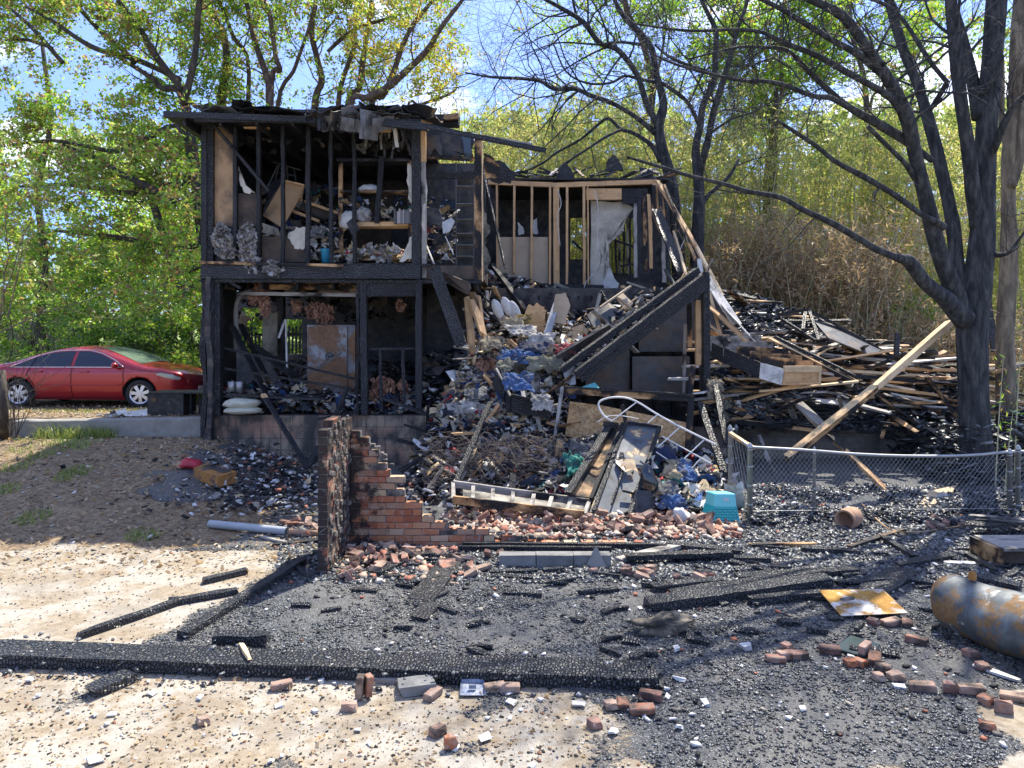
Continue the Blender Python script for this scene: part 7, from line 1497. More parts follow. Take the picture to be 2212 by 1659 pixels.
slabthing('blue_sheet', [(1256, 836, 12.2), (1285, 826, 12.3), (1298, 842, 12.2), (1270, 846, 12.1)], .01, 'teal_top', 'pale blue flap lying on the window frame', 'sheet')
blob('plastic_bag', G(1470, 1118, .08)+Vector((0, -.02, 0)), (.10, .08, .10), 'white_stuff', 'white plastic bag lying left of the teal basket', 'bag', .6)
blob('blue_case', P(1400, 1045, 10.1), (.12, .08, .22), 'car_glass', 'dark blue bundle at the right of the blue-grey door foot', 'bundle', .4)
o = slabthing('plastic_piece', [(1487, 1045, 10.5), (1497, 1040, 10.55), (1503, 1060, 10.4), (1492, 1066, 10.3)], .03, 'blue_plastic', 'small dark blue plastic piece on the right clothes pile', 'plastic')
# slanted scraps at far right behind the tree
for k, (u, v) in enumerate(((2180, 800), (2195, 840), (2170, 870), (2200, 890), (2190, 930), (2165, 950))):
    things_bar('burnt_board', (u-40, v, 13+k*.1), (u+60, v+random.uniform(-25, 25), 12.6), .1, .04, random.choice(['char', 'mostly_char', 'grey_wood']), 'burnt board in the heap between the big tree and the right edge', 'board', group='boards right of the big tree')
v, f = chips([on(random.uniform(6.5, 10), random.uniform(11, 14.5), random.random()**2*.9) for _ in range(6000)], .015, .085, .3, 4); tag(mesh('debris', v, f, M['chip_char']), 'charred rubble right of the big black tree', 'debris', kind='stuff')

# ------------------------------------------------------------ bricks, one thing each
bv, bf_ = [], []
protos = []
for k in range(7):
    import bmesh
    bm = bmesh.new(); bmesh.ops.create_cube(bm, size=1); L_ = .2 if k < 4 else random.uniform(.09, .15)
    for v_ in bm.verts: v_.co = Vector((v_.co.x*L_, v_.co.y*.095, v_.co.z*.062))
    bmesh.ops.bevel(bm, geom=bm.edges[:], offset=.006+.004*(k > 3), segments=1, affect='EDGES')
    bmesh.ops.subdivide_edges(bm, edges=bm.edges[:], cuts=1)
    for v_ in bm.verts: v_.co += Vector((mnoise.noise(v_.co*30+Vector((k, 0, 0))), mnoise.noise(v_.co*30+Vector((0, k, 0))), mnoise.noise(v_.co*30+Vector((0, 0, k)))))*(.010 if k < 4 else .022)
    me = bpy.data.meshes.new('brick'); bm.to_mesh(me); bm.free(); me.materials.append(M['brick_loose']); protos.append(me)
def brick(p, label, group=None, rz=None, tilt=.25, k=None, stand=0):
    o = bpy.data.objects.new('brick', protos[random.randrange(7) if k is None else k]); COL.objects.link(o)
    o.location = p; o.rotation_euler = (random.gauss(0, tilt)+(R(90) if stand == 1 else 0), random.gauss(0, tilt)+(R(90) if stand == 2 else 0), random.uniform(0, 6.28) if rz is None else rz)
    s_ = random.uniform(.74, .90); o.scale = (s_*random.uniform(.85, 1.05), s_, s_*random.uniform(.85, 1.1)); return tag(o, label, 'brick', group)
def spread(n, us, vs, label, group, lift=(.02, .03), tilt=.3, cond=None):
    k = 0
    while k < n:
        u = random.uniform(*us); v = random.uniform(*vs)
        if cond and not cond(u, v): continue
        brick(G(u, v)+Vector((0, 0, random.uniform(*lift))), label, group, tilt=tilt); k += 1
spread(58, (1180, 1560), (1122, 1160), 'loose brick in the rubble band behind the right end of the low brick wall', 'bricks behind the low wall', (.02, .12), .5)
spread(46, (960, 1190), (1090, 1140), 'loose brick heaped behind the steps of the broken wall, by the ladder-like frame', 'bricks behind the stepped wall', (.02, .16), .5)
spread(36, (735, 960), (1185, 1262), 'loose brick at the foot of the broken wall in front of its stepped face', 'bricks at the wall foot', (.02, .07), .4, lambda u, v: v < 1205+ (960-u)*.3)
spread(12, (960, 1100), (1195, 1250), 'loose brick by the left end of the concrete kerb block', 'bricks by the kerb block', (.02, .04), .3)
spread(14, (1280, 1530), (1232, 1262), 'loose brick by the charred boards right of the concrete block', 'bricks by the charred boards', (.02, .03), .2)
spread(12, (615, 690), (1130, 1165), 'loose brick on the dirt at the left foot of the brick wall', 'bricks left of the wall', (.02, .04), .2)
spread(14, (2000, 2200), (1126, 1156), 'loose brick below the fence at its right end', 'bricks below the fence', (.02, .06), .3)
for k in range(6): brick(P(760+k*9, 1205+k*5, 7.9+k*.05)-Vector((0, 0, 0)), 'sooty block stacked inside the corner of the broken wall', 'blocks in the wall corner', tilt=.1, k=k % 4)
SPEC = [(437, 1566, 'dark red brick fragment standing alone on the pale slab at lower left', 0, 4, .6), (608, 1490, 'pinkish brick lying in front of the long charred beam, left part', 0, 0, .3), (777, 1512, 'left one of two bricks standing on end by the long beam', 2, 0, .1), (796, 1510, 'right one of two bricks standing on end by the long beam', 2, 1, .5),
 (755, 1536, 'thin orange brick sliver beside the two upright bricks', 0, 5, 0), (935, 1508, 'pale pink brick lying end-on in front of the long beam', 0, 2, 1.1), (1068, 1494, 'left red brick of a touching pair beside the metal tray', 0, 0, .1), (1101, 1496, 'right red brick of a touching pair beside the metal tray', 0, 1, 0),
 (1318, 1532, 'red brick at the left of the group near the beam end', 0, 4, .2), (1345, 1530, 'small red brick squeezed in the middle of the group near the beam end', 0, 5, 1.5), (1387, 1543, 'large brick in front of the group near the beam end', 0, 0, 0), (1405, 1512, 'flat dark red brick behind the group near the beam end', 0, 2, -.4), (1283, 1575, 'orange brick alone below the group near the beam end', 0, 4, .5),
 (972, 1620, 'whitish block standing at the bottom of the picture', 1, 4, .2), (945, 1590, 'pale broken brick half behind the whitish block', 0, 6, .9), (1925, 1352, 'bright red brick between the rusty sheet and the grey tile', 0, 0, .1), (1885, 1350, 'sooty brick stub by the corner of the rusty sheet', 0, 4, .7), (1960, 1352, 'pale brick stub at the foot of the tank end', 0, 5, 1.2),
 (1675, 1432, 'left red brick of a line of three on the charcoal', 0, 0, .05), (1700, 1424, 'middle brick of a line of three on the charcoal', 0, 2, .25), (1725, 1424, 'right brick of a line of three on the charcoal', 0, 1, .2), (1699, 1404, 'small pinkish brick behind the line of three', 0, 4, .5), (1793, 1412, 'pale pink brick left of the grey tile', 0, 0, -.3),
 (1835, 1440, 'brick stub at the left of the curved brick row', 0, 4, .1), (1858, 1440, 'second brick from the left in the curved row', 0, 5, .8), (1868, 1412, 'brick tilted up against the front of the grey tile', 1, 0, .8), (1890, 1432, 'long brick leaning beside the curved row', 0, 1, 1.1), (1908, 1452, 'small pale brick in the curved row below the grey tile', 0, 6, .3),
 (1897, 1472, 'square pale brick in the curved row', 0, 4, .1), (1935, 1470, 'brick next to the right of the square pale one', 0, 5, .2), (1992, 1492, 'biggest sooty brick in the curved row', 0, 3, -.3), (2050, 1500, 'orange brick standing edge-up in the curved row', 1, 4, -.4), (2097, 1497, 'pink rounded brick in the curved row', 0, 2, -.2),
 (2132, 1520, 'dark pink brick stub near the right end of the curved row', 0, 5, .5), (2190, 1515, 'pale brick at the right end of the curved row', 0, 0, -.6), (2168, 1540, 'rounded pink brick just below the right end of the curved row', 1, 5, -.4), (2133, 1580, 'single pink brick below the curved row at lower right', 0, 6, -.5), (2122, 1450, 'orange brick lying under the tank', 0, 4, .1), (1980, 1390, 'pink brick right of the grey tile', 0, 2, -.8), (2098, 1420, 'small reddish brick in the shade of the tank', 0, 5, .2)]
for (u, v, lab, st, k, rz) in SPEC:
    up_ = {0: .026, 1: .040, 2: .083 if k < 4 else .05}[st]; brick(G(u, v)+Vector((0, 0, up_)), lab, None, rz, .06, k, st)
# ------------------------------------------------------------ foreground timber
def gbar(a, b, w_, t_, m, label, up_=None, group=None, name='charred_beam', roll=0, jit=.008, jag=.3, cat='beam', bend=0.0):
    a = G(*a); b = G(*b); z = t_/2+.004 if up_ is None else up_; a.z += z; b.z += z; return bar(name, a, b, w_, t_, M[m], None, roll, jit, jag, bend, label, cat, group)
bar('charred_beam', (-4.3, 5.62, .055), (1.02, 5.22, .055), .27, .085, M['char_big'], None, 0, .006, .1, 0, 'longest charred beam lying across the foreground, alligatored top', 'beam')
gbar((170, 1383), (392, 1305), .075, .05, 'char_big', 'thin charred stick on the pale slab, nearer of two in line', jit=.012); gbar((388, 1306), (512, 1283), .08, .05, 'char_big', 'short charred stick continuing toward the brick wall on the pale slab', jit=.012)
gbar((395, 1382), (652, 1218), .10, .06, 'char_big', 'long charred board pointing at the foot of the brick wall'); gbar((195, 1508), (288, 1468), .15, .06, 'char_big', 'short thick charred log in front of the long beam at left', jit=.015)
gbar((440, 1262), (532, 1240), .08, .05, 'char_big', 'charred log lying at the edge of the slab, farthest left'); gbar((365, 1300), (445, 1293), .05, .03, 'char', 'small charred stick lying flat on the pale slab'); gbar((470, 1398), (578, 1402), .12, .08, 'char_big', 'thick charred chunk lying on the long beam side, with pale splinter', .08, jit=.02)
bar('pale_splinter', G(522, 1392, .1), G(538, 1430, .10)+Vector((0, 0, .02)), .035, .02, M['pine_light'], None, 0, .01, .6, 0, 'pale wood splinter sticking over the long beam', 'splinter')
gbar((905, 1305), (975, 1216), .25, .035, 'char_fine', 'flat wide charred board slanting toward the kerb block', name='charred_board', cat='board'); gbar((905, 1342), (932, 1310), .17, .03, 'char_fine', 'short charred board piece below the wide slanting board', name='charred_board', cat='board')
gbar((1400, 1318), (1790, 1262), .20, .08, 'char_big', 'thick charred log, nearest of the bundle at right of centre'); gbar((1450, 1292), (1800, 1240), .12, .06, 'char_big', 'charred log in the middle of the bundle at right of centre'); gbar((1410, 1278), (1560, 1262), .12, .06, 'char_big', 'short charred log at the left of the bundle'); gbar((1590, 1253), (1850, 1238), .14, .05, 'char_big', 'charred log at the back of the bundle')
gbar((1620, 1305), (1775, 1292), .10, .06, 'char_big', 'charred log hidden under the front of the bundle'); gbar((1340, 1215), (1480, 1180), .13, .04, 'grey_wood', 'grey sooty board right of the concrete triangle, upper', name='charred_board', cat='board'); gbar((1350, 1218), (1580, 1210), .12, .05, 'char', 'long black board right of the concrete triangle', .07, name='charred_board', cat='board')
gbar((1390, 1208), (1660, 1215), .10, .05, 'char_big', 'black plank lying behind the long black board', name='charred_board', cat='board'); gbar((1440, 1180), (1600, 1198), .14, .05, 'char_big', 'charred plank slanting in the dark bed', name='charred_board', cat='board'); gbar((1620, 1183), (1760, 1180), .07, .04, 'pine_scorched', 'charred lath with a tan streak, right of centre', name='charred_board', cat='board')
gbar((1730, 1190), (1860, 1200), .10, .05, 'char_big', 'charred plank right of the tan-streaked lath', name='charred_board', cat='board'); gbar((1835, 1188), (1950, 1150), .06, .04, 'pine_half', 'brown branch slanting in front of the clay pot', name='branch', cat='branch'); gbar((1905, 1165), (1975, 1210), .07, .05, 'char', 'black stick crossing behind the brown branch', name='charred_board', cat='board')
gbar((1885, 1280), (1955, 1235), .28, .03, 'char_big', 'wide ashy board behind the rusty sheet', name='charred_board', cat='board'); gbar((2040, 1219), (2160, 1222), .05, .02, 'white_metal', 'white metal strip lying behind the tank', name='metal_strip', cat='strip', roll=.1); gbar((1940, 1225), (2060, 1205), .12, .04, 'char_big', 'charred plank behind the tank, left', name='charred_board', cat='board'); gbar((2090, 1205), (2150, 1240), .07, .05, 'char', 'charred stick above the tank', name='charred_board', cat='board')
gbar((2100, 1252), (2200, 1275), .14, .05, 'char_big', 'charred plank above the middle of the tank', name='charred_board', cat='board'); gbar((815, 1245), (880, 1215), .10, .04, 'char_big', 'charred chunk among the bricks at the wall foot', name='charred_board', cat='board'); gbar((830, 1212), (950, 1200), .10, .04, 'char_big', 'charred plank along the wall foot', name='charred_board', cat='board')
gbar((1060, 1240), (1160, 1236), .07, .03, 'char_big', 'flat charred stick in front of the kerb block', name='charred_board', cat='board'); gbar((930, 1310), (985, 1330), .05, .03, 'char_big', 'little charred stick right of the short board piece', name='charred_board', cat='board'); gbar((2205, 1478), (2100, 1440), .06, .02, 'galvanised', 'flat metal strip under the tank', name='metal_strip', cat='strip')
gbar((590, 1180), (690, 1172), .06, .03, 'mostly_char', 'burnt branch on the dirt at the left of the brick wall', name='branch', cat='branch'); gbar((555, 1160), (640, 1180), .04, .02, 'grey_wood', 'thin grey branch on the dirt left of the brick wall', name='branch', cat='branch')
gbar((795, 1473), (905, 1484), .06, .03, 'grey_wood', 'pale grey board end sticking out under the long beam', name='board', cat='board'); gbar((862, 1500), (940, 1490), .16, .07, 'concrete_dark', 'dark grey block under the front of the long beam', name='block', cat='block')
for (a, b) in (((990, 1194), (1320, 1196)), ((1000, 1186), (1440, 1190))):
    gbar(a, b, .05, .05, 'char_fine', 'charred rail lying along the '+('front' if a[1] == 1194 else 'back')+' of the concrete kerb', .05, name='charred_rail', cat='rail')
mb = MB(); a = G(1078, 1224); b = G(1321, 1224)
for k in range(3): x0_ = a.x+(b.x-a.x)*k/3; x1_ = a.x+(b.x-a.x)*(k+1)/3-.008; brk(mb, x0_, a.y, -.02, x1_, a.y+.15, .13)
tag(mb.build('kerb_block', M['concrete_dark']), 'grey concrete kerb blocks in a row before the low brick wall', 'kerb')
c = G(1288, 1228); mb = MB(); mb.add([c+Vector(q) for q in ((-.115, .0, 0), (.115, 0, 0), (.09, .16, 0), (-.09, .16, 0), (-.01, .05, .20), (.015, .06, .205))], [(0, 1, 5, 4), (1, 2, 5), (2, 3, 4, 5), (3, 0, 4), (0, 3, 2, 1)]); tag(mb.build('concrete_wedge', M['concrete']), 'triangular mossy concrete piece standing by the kerb blocks', 'concrete')
o = blob('charred_root', G(1432, 1352, .05), (.24, .09, .07), 'root', 'gnarled half-burned root log in front of the charred bundle', 'root', .8, sub=3); o.rotation_euler = (0, 0, .25)
# rusty sheet, grey tile, metal tray
q = [G(1769, 1276, .09), G(1907, 1273, .10), G(1961, 1325, .07), G(1817, 1332, .03)]; mb = MB(); mb.slab([q[3], q[2], q[1], q[0]], .006)
tag(mb.build('rusty_sheet', M['rust_sheet']), 'rusty white metal sheet lying on the charcoal left of the tank', 'sheet')
gbar((1818, 1322), (1842, 1316), .04, .02, 'grey_wood', 'small stick lying on the rusty sheet', .1, name='stick', cat='stick')
q = [G(1803, 1402, .03), G(1838, 1373, .05), G(1902, 1392, .04), G(1868, 1418, .02)]; mb = MB(); mb.slab([q[3], q[2], q[1], q[0]][::1], .012); tag(mb.build('grey_tile', M['glass_grey']), 'dark grey square tile lying among the bricks', 'tile')
mt = empty('metal_tray', G(1022, 1500), 'small blue-grey metal tray tilted under the long charred beam', 'tray')
c = G(1022, 1503); mb = MB()
mb.add([c+Vector(q_) for q_ in ((-.09, -.05, .02), (.09, -.05, .02), (.07, .12, .05), (-.09, .12, .05), (-.075, -.035, .01), (.075, -.035, .01), (.055, .105, .035), (-.075, .105, .035))], [(0, 1, 5, 4), (1, 2, 6, 5), (2, 3, 7, 6), (3, 0, 4, 7), (4, 5, 6, 7)]); mb.box(c.x-.03, c.y+.02, .03, c.x+.02, c.y+.03, .055)
m_plain('tray_metal', (0.16, 0.19, 0.26), 0.35, 0.4, 20, 0.6, (0.5, 0.52, 0.55), 0.3)
mb.build('tray', M['tray_metal'], mt)
# tank
tk = empty('tank', (3.62, 6.15, .0), 'big blue-grey rusted water tank lying on its side at the right edge', 'tank')
ax = Vector((.30, -.95, 0)).normalized(); RT = .245; prof = [(0.0, .0), (.07, .0), (.13, .012), (.19, .04), (.225, .08), (RT, .13), (RT, .16), (RT+.004, .17), (RT, .18)]+[(RT, .18+.06*k) for k in range(1, 30)]
n = 48; vs = []; A_ = Vector((-ax.y, ax.x, 0)); 
for r_, s_ in prof:
    for q in range(n):
        a = 2*math.pi*q/n; d = A_*math.cos(a)+Vector((0, 0, 1))*math.sin(a); p = ax*s_+d*r_
        dent = .05*mnoise.noise(Vector((p.x*3, p.y*3, p.z*3)))+.03*min(0, mnoise.noise(Vector((p.x*1.7+4, p.y*1.7, p.z*1.7)))*2)
        p = p+d*dent*(1 if r_ > .1 else 0); vs.append(p+Vector((3.66, 6.32, RT-.015)))
fs = [(k*n+q, (k+1)*n+q, (k+1)*n+(q+1) % n, k*n+(q+1) % n) for k in range(len(prof)-1) for q in range(n)]+[tuple((len(prof)-1)*n+q for q in range(n))[::-1]]
mesh('shell', vs, fs, M['tank'], tk, True)
c = Vector((3.66, 6.32, RT-.015))+ax*.30+Vector((0, 0, RT)); mb = MB(); mb.tube([c-Vector((0, 0, .02)), c+Vector((0, 0, .025))], .03, 12); mb.tube([c+Vector((0, 0, .02)), c+Vector((0, 0, .045))], .022, 6); mb.build('pipe_fitting', M['rust_box'], tk)
c = Vector((3.66, 6.32, RT-.015))+ax*1.02-A_*(-RT) ; 
sv = -A_ if A_.x > 0 else A_; c = Vector((3.66, 6.32, RT-.015))+ax*1.05+(sv*.88+Vector((0, 0, .47)))*RT; nn_ = (sv*.88+Vector((0, 0, .47))); mb = MB(); t1 = ax; t2 = nn_.cross(ax)
mb.tube([c+(t1*math.cos(q*.3927)+t2*math.sin(q*.3927))*.09+nn_*.01 for q in range(17)], .012, 6); mb.build('hatch_ring', M['galvanised'], tk, True)
c2 = c+nn_*.004; mb = MB(); mb.add([c2+(t1*math.cos(q*.3927)+t2*math.sin(q*.3927))*.085 for q in range(16)], [tuple(range(16))]); mb.build('hatch', M['white_metal'], tk)
# dark open box and boards at the right edge
ob = empty('wooden_box', P(2200, 1230, 7.9), 'dark broken wooden box at the right edge above the tank', 'box')
a = G(2158, 1225); mb = MB(); mb.box(a.x, a.y, .02, a.x+.05, a.y+.5, .20); mb.build('side', M['pine_half'], ob); mb = MB(); mb.box(a.x+.051, a.y+.1, .02, a.x+.9, a.y+.5, .18); mb.build('inside', M['soot_brown'], ob); mb = MB(); mb.box(a.x+.051, a.y-.01, .181, a.x+.9, a.y+.5, .21); mb.build('top', M['grey_wood'], ob)
gbar((2105, 1160), (2212, 1148), .25, .04, 'char', 'wide black board at the right edge below the fence end', .14, name='charred_board', cat='board'); gbar((2095, 1150), (2212, 1160), .10, .03, 'grey_wood', 'grey lath lying on the wide black board', .2, name='board', cat='board')
stuff_chips('char_flakes', [(x_, 5.42-(x_+1.6)*.075+random.uniform(-.30, .30), random.choice((.012, .10, .012))) for x_ in [random.uniform(-4.0, 1.15) for _ in range(900)]], .006, .028, 'chip_char', 'loose black flakes along the long charred beam', .4, 1.8, .5, 1.6)
# random small char sticks on the black bed
k = 0
while k < 110:
    u = random.uniform(650, 2200); v = random.uniform(1185, 1300) if k < 70 else random.uniform(1300, 1420)
    if v > 1260 and u < 1300 and random.random() < .6: continue
    g = G(u, v); a = random.gauss(0, .5); l_ = random.uniform(.1, .45 if v < 1300 else .2); d = Vector((math.cos(a), math.sin(a), 0))*l_/2; h_ = Vector((0, 0, .02))
    bar('charred_stick', g-d+h_, g+d+h_, random.uniform(.03, .09), random.uniform(.02, .04), M['char_big'], None, random.uniform(-.3, .3), .01, .5, 0, 'charred stick lying loose on the black charcoal bed '+('near the low brick wall' if v < 1300 else 'behind the long beam'), 'stick', 'sticks on the '+('far' if v < 1300 else 'near')+' charcoal bed'); k += 1
# ------------------------------------------------------------ litter on the ground
def gpts(n, us, vs, cond=None, lift=.004):
    out = []
    while len(out) < n:
        # sample evenly over ground area
        D = random.uniform(CAMZ*F/(vs[1]-HZ), CAMZ*F/(vs[0]-HZ)); u = random.uniform(*us); x = (u-CU)/F*D
        if random.random() > D/ (CAMZ*F/(vs[0]-HZ)): continue
        if cond is None or cond(x, D): out.append((x, D, hgt(x, D)+lift))
    return out
isch = lambda x, y: charm(x, y) > .45+random.uniform(-.25, .25)
ischn = lambda x, y: isch(x, y) and nz(x, y, 6, 1.4)+.5*nz(x, y, 7, 5) > random.uniform(-.55, .25)
stuff_chips('charcoal', gpts(52000, (-40, 2260), (1180, 1670), ischn), .004, .020, 'chip_char', 'bed of small black charcoal pieces over the slab', .28, 2.0, .5, 2.6, 'charcoal')
stuff_chips('charcoal', gpts(16000, (600, 2260), (1130, 1260), None), .012, .05, 'chip_char', 'coarser charcoal pieces heaped before the low brick wall', .4, 2.0, .5, 1.5, 'charcoal')
stuff_chips('litter', gpts(1500, (500, 2260), (1130, 1660), isch, .01), .008, .04, 'chip_mixed', 'pale ash and plaster crumbs on the charcoal bed', .35, 1.6, .4, 2.5, 'litter')
notch = lambda x, y: charm(x, y) < .5
stuff_chips('litter', gpts(3600, (-60, 1500), (1455, 1680), notch), .003, .017, 'chip_sand', 'brown and white crumbs on the sandy slab in front', .35, 1.6, .4, 3.5, 'litter')
stuff_chips('litter', gpts(1500, (-60, 700), (1180, 1420), notch), .003, .014, 'chip_char', 'black crumbs on the pale slab at left', .35, 1.6, .3, 2.0, 'litter')
stuff_chips('litter', gpts(7000, (-60, 720), (935, 1220), None), .008, .035, 'chip_sand', 'twigs, bark and small scraps over the bare dirt at left', .3, 2.5, .4, 2.5, 'litter')
stuff_chips('brick_rubble', gpts(1300, (960, 1600), (1108, 1172), None, .03), .02, .085, 'chip_brick', 'broken brick bits in the rubble band behind the low wall', .6, 1.4, .8, 1.5, 'rubble')
stuff_chips('brick_rubble', gpts(260, (720, 1000), (1180, 1265), None, .01), .02, .07, 'chip_brick', 'broken brick bits at the foot of the stepped wall', .6, 1.4, .8, 1.8, 'rubble')
# white plaster pieces in front, countable
pp = []
for k in range(5):
    v, f = chips([(0, 0, 0)], .05, .06, .35, 1.5, .1); v = v*(1+(rng.random(v.shape)-.5)*.55); me = bpy.data.meshes.new('plaster_piece'); me.from_pydata([tuple(x) for x in v], [], [tuple(int(i) for i in x) for x in f]); me.materials.append(M['white_stuff']); pp.append(me)
for k in range(96):
    front = k < 56
    p = gpts(1, (-40, 1500) if front else (1200, 2200), (1470, 1660) if front else (1250, 1600))[0]; o = bpy.data.objects.new('plaster_piece', random.choice(pp)); COL.objects.link(o); o.location = Vector(p)+Vector((0, 0, .008)); o.rotation_euler = (random.gauss(0, .15), random.gauss(0, .15), random.uniform(0, 6.28)); s_ = random.uniform(.2, .85)**1.3; o.scale = (s_, s_*random.uniform(.6, 1.2), s_)
    tag(o, 'white plaster fragment on the '+('sandy slab in front of the long beam' if front else 'charcoal at the right'), 'plaster', 'plaster fragments '+('in front' if front else 'at right'))
for (u, v, s3, lab) in ((1048, 1595, (1.5, .9, .4), 'flat white plaster flake below the metal tray'), (205, 1642, (1.4, 1.3, 1.0), 'cluster of white plaster lumps at the bottom left'), (65, 1470, (.9, .7, .8), 'white stone in front of the long beam at far left'), (1250, 1522, (1.0, 1.2, .8), 'pale concrete chunk between the tray and the brick group'), (1105, 1515, (1.5, 1.1, .8), 'grey concrete shards before the pair of red bricks'), (1612, 1400, (1.4, 1.0, 1.3), 'pale lump with soot on the charcoal right of centre'), (1450, 1192, (1.6, 1.0, .6), 'white plaster slab on the black boards'), (1325, 1580, (.9, .6, .6), 'white brick-shaped piece below the brick group'), (1462, 1402, (.8, .8, 1.0), 'sooty pale stub below the root log')):
    o = bpy.data.objects.new('plaster_lump', random.choice(pp)); COL.objects.link(o); o.location = G(u, v, .02); o.scale = s3; o.rotation_euler = (0, .1, random.random()*3); tag(o, lab, 'plaster')
# dry leaves
v, f = leaves(np.array(gpts(420, (-40, 1500), (1440, 1670), notch, .012)), .035, .6); tag(mesh('dry_leaves', v, f, M['leaf_dead']), 'dry brown leaves scattered on the sandy slab in front', 'leaves', kind='stuff')
v, f = leaves(np.array(gpts(5000, (-60, 760), (935, 1250), None, .015)), .06, .5); tag(mesh('dry_leaves', v, f, M['leaf_dead']), 'dry leaf litter on the dirt at left', 'leaves', kind='stuff')
# grass tufts
def tuft(u, v, n, h_, r_): 
    g = G(u, v); return [(g, n, h_, r_)]
def grassmesh(name, label, tufts):
    vs = []; fs = []
    for g, n, h_, r_ in tufts:
        for _ in range(n):
            a = random.random()*6.28; q = random.random()**.5*r_; b = Vector((g.x+math.cos(a)*q, g.y+math.sin(a)*q, 0)); b.z = hgt(b.x, b.y)-.01; hh = h_*random.uniform(.4, 1.1); l_ = Vector((random.gauss(0, .35), random.gauss(0, .35), 1))*hh; s_ = Vector((random.uniform(-1, 1), random.uniform(-1, 1), 0)).normalized()*.006
            k = len(vs); vs += [b-s_, b+s_, b+l_*.6+s_*.8, b+l_*.6-s_*.8, b+l_+Vector((l_.x*.4, l_.y*.4, -.1*hh))]; fs += [(k, k+1, k+2, k+3), (k+3, k+2, k+4)]
    return tag(mesh(name, vs, fs, M['grass']), label, 'grass', kind='stuff')
T_ = []
for k in range(34): u = random.uniform(70, 240); g = P(u, 0, 12.75); g.z = 0; T_.append((g, 26, random.uniform(.12, .34), .14))
for k in range(7): T_.append((G(random.uniform(0, 180), random.uniform(945, 1000)), 60, .12, .25))
for (u, v) in ((35, 1010), (70, 1120), (165, 1018), (10, 1060), (150, 1030), (90, 985), (310, 1160)): T_ += [(G(u, v), 150, .09, .22)]
for k in range(60): x = random.uniform(-12, -6.5); y = random.uniform(14.2, 15.9); T_.append((on(x, y), 22, .10, .3))
grassmesh('grass_tufts', 'green grass tufts on the dirt below the retaining wall and by the car', T_)
grassmesh('verge_grass', 'rough grass and weeds behind the car and under the trees', [(on(random.uniform(-22, 0), random.uniform(18.5, 20.3)), 30, random.uniform(.1, .35), .5) for _ in range(260)]+[(on(random.uniform(3, 13), random.uniform(15, 19)), 20, random.uniform(.2, .6), .5) for _ in range(160)])
# weedy shoots right of the tree
for (u, v, D, h_, lab) in ((2150, 1000, 11.0, 1.9, 'tall thin green shoot right of the black tree trunk'), (2170, 1010, 10.6, 1.2, 'short green shoot by the right fence posts'), (2190, 1000, 11.2, 2.3, 'tallest green bamboo shoot at the right edge')):
    b = P(u, 0, D); b.z = hgt(b.x, D); s_ = empty('shoot', b, lab, 'plant'); mb = MB(); mb.tube([b, b+Vector((.05, 0, h_*.5)), b+Vector((.12, 0, h_))], [.012, .009, .003], 5); mb.build('stem', M['culm'], s_); pts = [b+Vector((.1*t_+random.gauss(0, .06), random.gauss(0, .06), h_*t_)) for t_ in np.linspace(.45, 1, 26)]; v_, f_ = leaves(np.array(pts), .10, .16, .4); mesh('leaves', v_, f_, M['leaf_green'], s_)
# ------------------------------------------------------------ labels for the many loose pieces: kind, state and where they lie
LM = [(705,1100,'brick stub wall'),(830,1040,'brick steps'),(1120,1080,'ladder-like frame'),(1330,1010,'leaning doors'),(1555,1090,'teal basket'),(1430,930,'white bed frame'),(1050,1010,'wire tangle'),(1140,870,'black drawer'),(1230,800,'diagonal beam foot'),(1510,600,'diagonal beam top'),
 (1095,668,'oval cushions'),(1160,690,'torn plywood'),(1212,665,'cardboard panel'),(1300,680,'blue-grey cabinet piece'),(1033,590,'stair post'),(1700,800,'toppled bookcase'),(1790,780,'yellow timber'),(1880,850,'leaning post middle'),(1720,975,'leaning post foot'),(1910,934,'foundation vent'),(2095,880,'black tree trunk'),(1850,720,'fallen roof panel'),
 (1640,890,'burned cabinet'),(1580,680,'white split boards'),(1620,1040,'fence corner post'),(1900,1040,'middle of the fence'),(1840,1120,'clay pot'),(2190,1050,'right fence posts'),(1420,400,'pine wall corner'),(1180,1212,'kerb blocks'),(1288,1205,'concrete wedge'),(1865,1300,'rusty sheet'),(2080,1330,'tank'),(1430,1350,'root log'),(1600,1290,'log bundle'),
 (1853,1395,'grey tile'),(100,1430,'left end of the long beam'),(700,1450,'middle of the long beam'),(1420,1465,'right end of the long beam'),(1020,1495,'metal tray'),(787,1505,'two upright bricks'),(935,1270,'wide slanting board'),(530,1140,'grey pipe'),(465,1020,'rusty box'),(1460,1195,'black boards'),(1700,1430,'line of three bricks'),(1930,1465,'curved brick row'),(437,1566,'lone dark brick'),(2190,1190,'wooden box')]
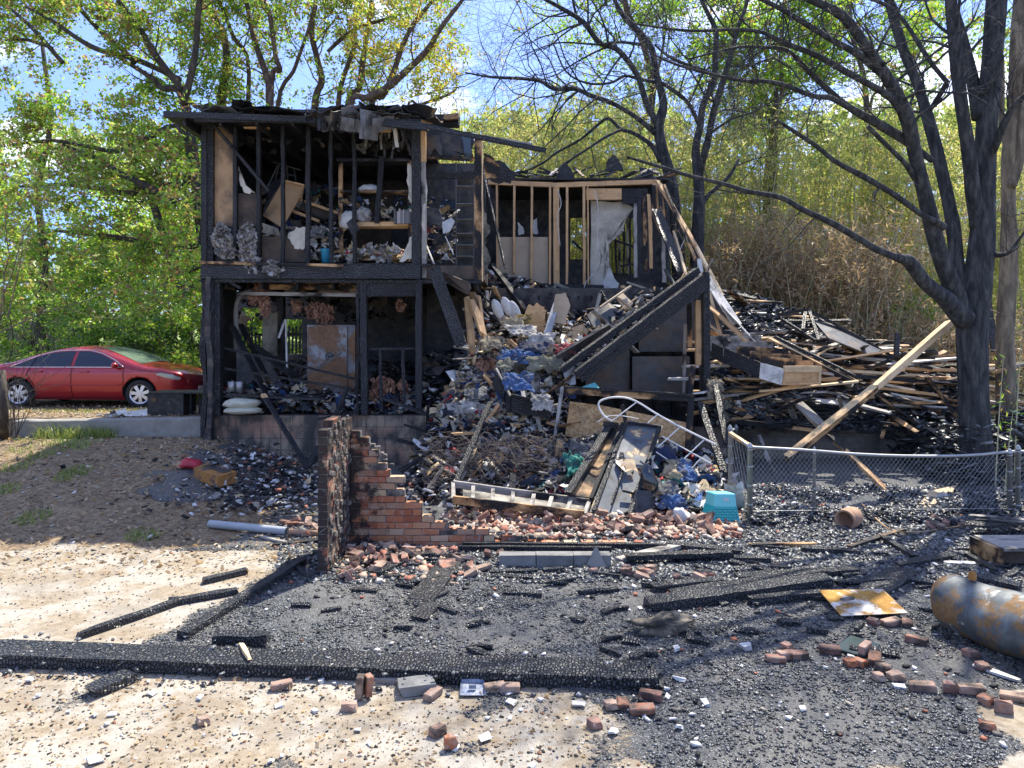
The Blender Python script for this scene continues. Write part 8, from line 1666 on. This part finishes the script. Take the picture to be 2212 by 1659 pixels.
MW = {'char': 'black', 'char_fine': 'black cracked', 'char_big': 'black scaly', 'mostly_char': 'mostly charred brown', 'grey_wood': 'weathered grey', 'pine_half': 'half-burned tan', 'pine_scorched': 'scorched tan', 'pine': 'clean tan', 'pine_light': 'pale tan', 'beige_panel': 'beige', 'drywall_burnt': 'pale burnt', 'soot_rags': 'sooty'}
def uv(p): return CU+p.x/p.y*F, HZ+(CAMZ-p.z)/p.y*F
def place(u, v):
    a, b, t = min(LM, key=lambda q: (q[0]-u)**2+((q[1]-v)*1.3)**2); dx, dy = u-a, v-b; far = math.hypot(dx, dy) > 75
    s = ''
    if abs(dy) > 12: s = 'below' if dy > 0 else 'above'
    if abs(dx) > 22: s = (s+' and ' if s else '')+('right of' if dx > 0 else 'left of')
    elif not s: s = 'touching'
    return ('well ' if far else 'just ')+s+' the '+t if s != 'touching' else 'beside the '+t
seen = {}
for o in list(bpy.data.objects):
    g = o.get('group')
    if not g or o.parent or 'label' not in o: continue
    k = o.name.split('.')[0]; u, v = uv(o.location)
    if k in ('burnt_board', 'burnt_stud', 'charred_stick', 'splinter'):
        L_ = max(o.dimensions); mw = MW.get(o.data.materials[0].name, 'burnt'); kw = {'burnt_board': 'board', 'burnt_stud': 'stud', 'charred_stick': 'stick', 'splinter': 'splinter'}[k]
        lb = ('long ' if L_ > 1.3 else 'short ' if L_ < .5 else '')+mw+' '+kw+' '+place(u, v)
    elif k == 'brick':
        e = o.rotation_euler; st = 'tilted ' if max(abs(e.x), abs(e.y)) > .4 else 'flat '
        lb = st+('broken brick ' if protos.index(o.data) > 3 else 'whole brick ')+place(u, v)
    elif k == 'plaster_piece':
        lb = ('tiny ' if o.scale.x < .4 else 'small ')+'white plaster flake '+place(u, v)
    else: continue
    if len(lb.split()) > 16: lb = ' '.join(lb.split()[:16])
    seen.setdefault((g, lb), []).append(o)
for (g, lb), os_ in seen.items():
    for o in os_: o['label'] = lb
# the same words in two different groups would be ambiguous: add what the group is
by = {}
for (g, lb), os_ in seen.items(): by.setdefault(lb, []).append((g, os_))
for lb, gs in by.items():
    if len(gs) > 1:
        for g, os_ in gs:
            for o in os_: o['group'] = gs[0][0]
print('objects', len(bpy.data.objects), 'polys', sum(len(o.data.polygons) for o in bpy.data.objects if o.type == 'MESH'))
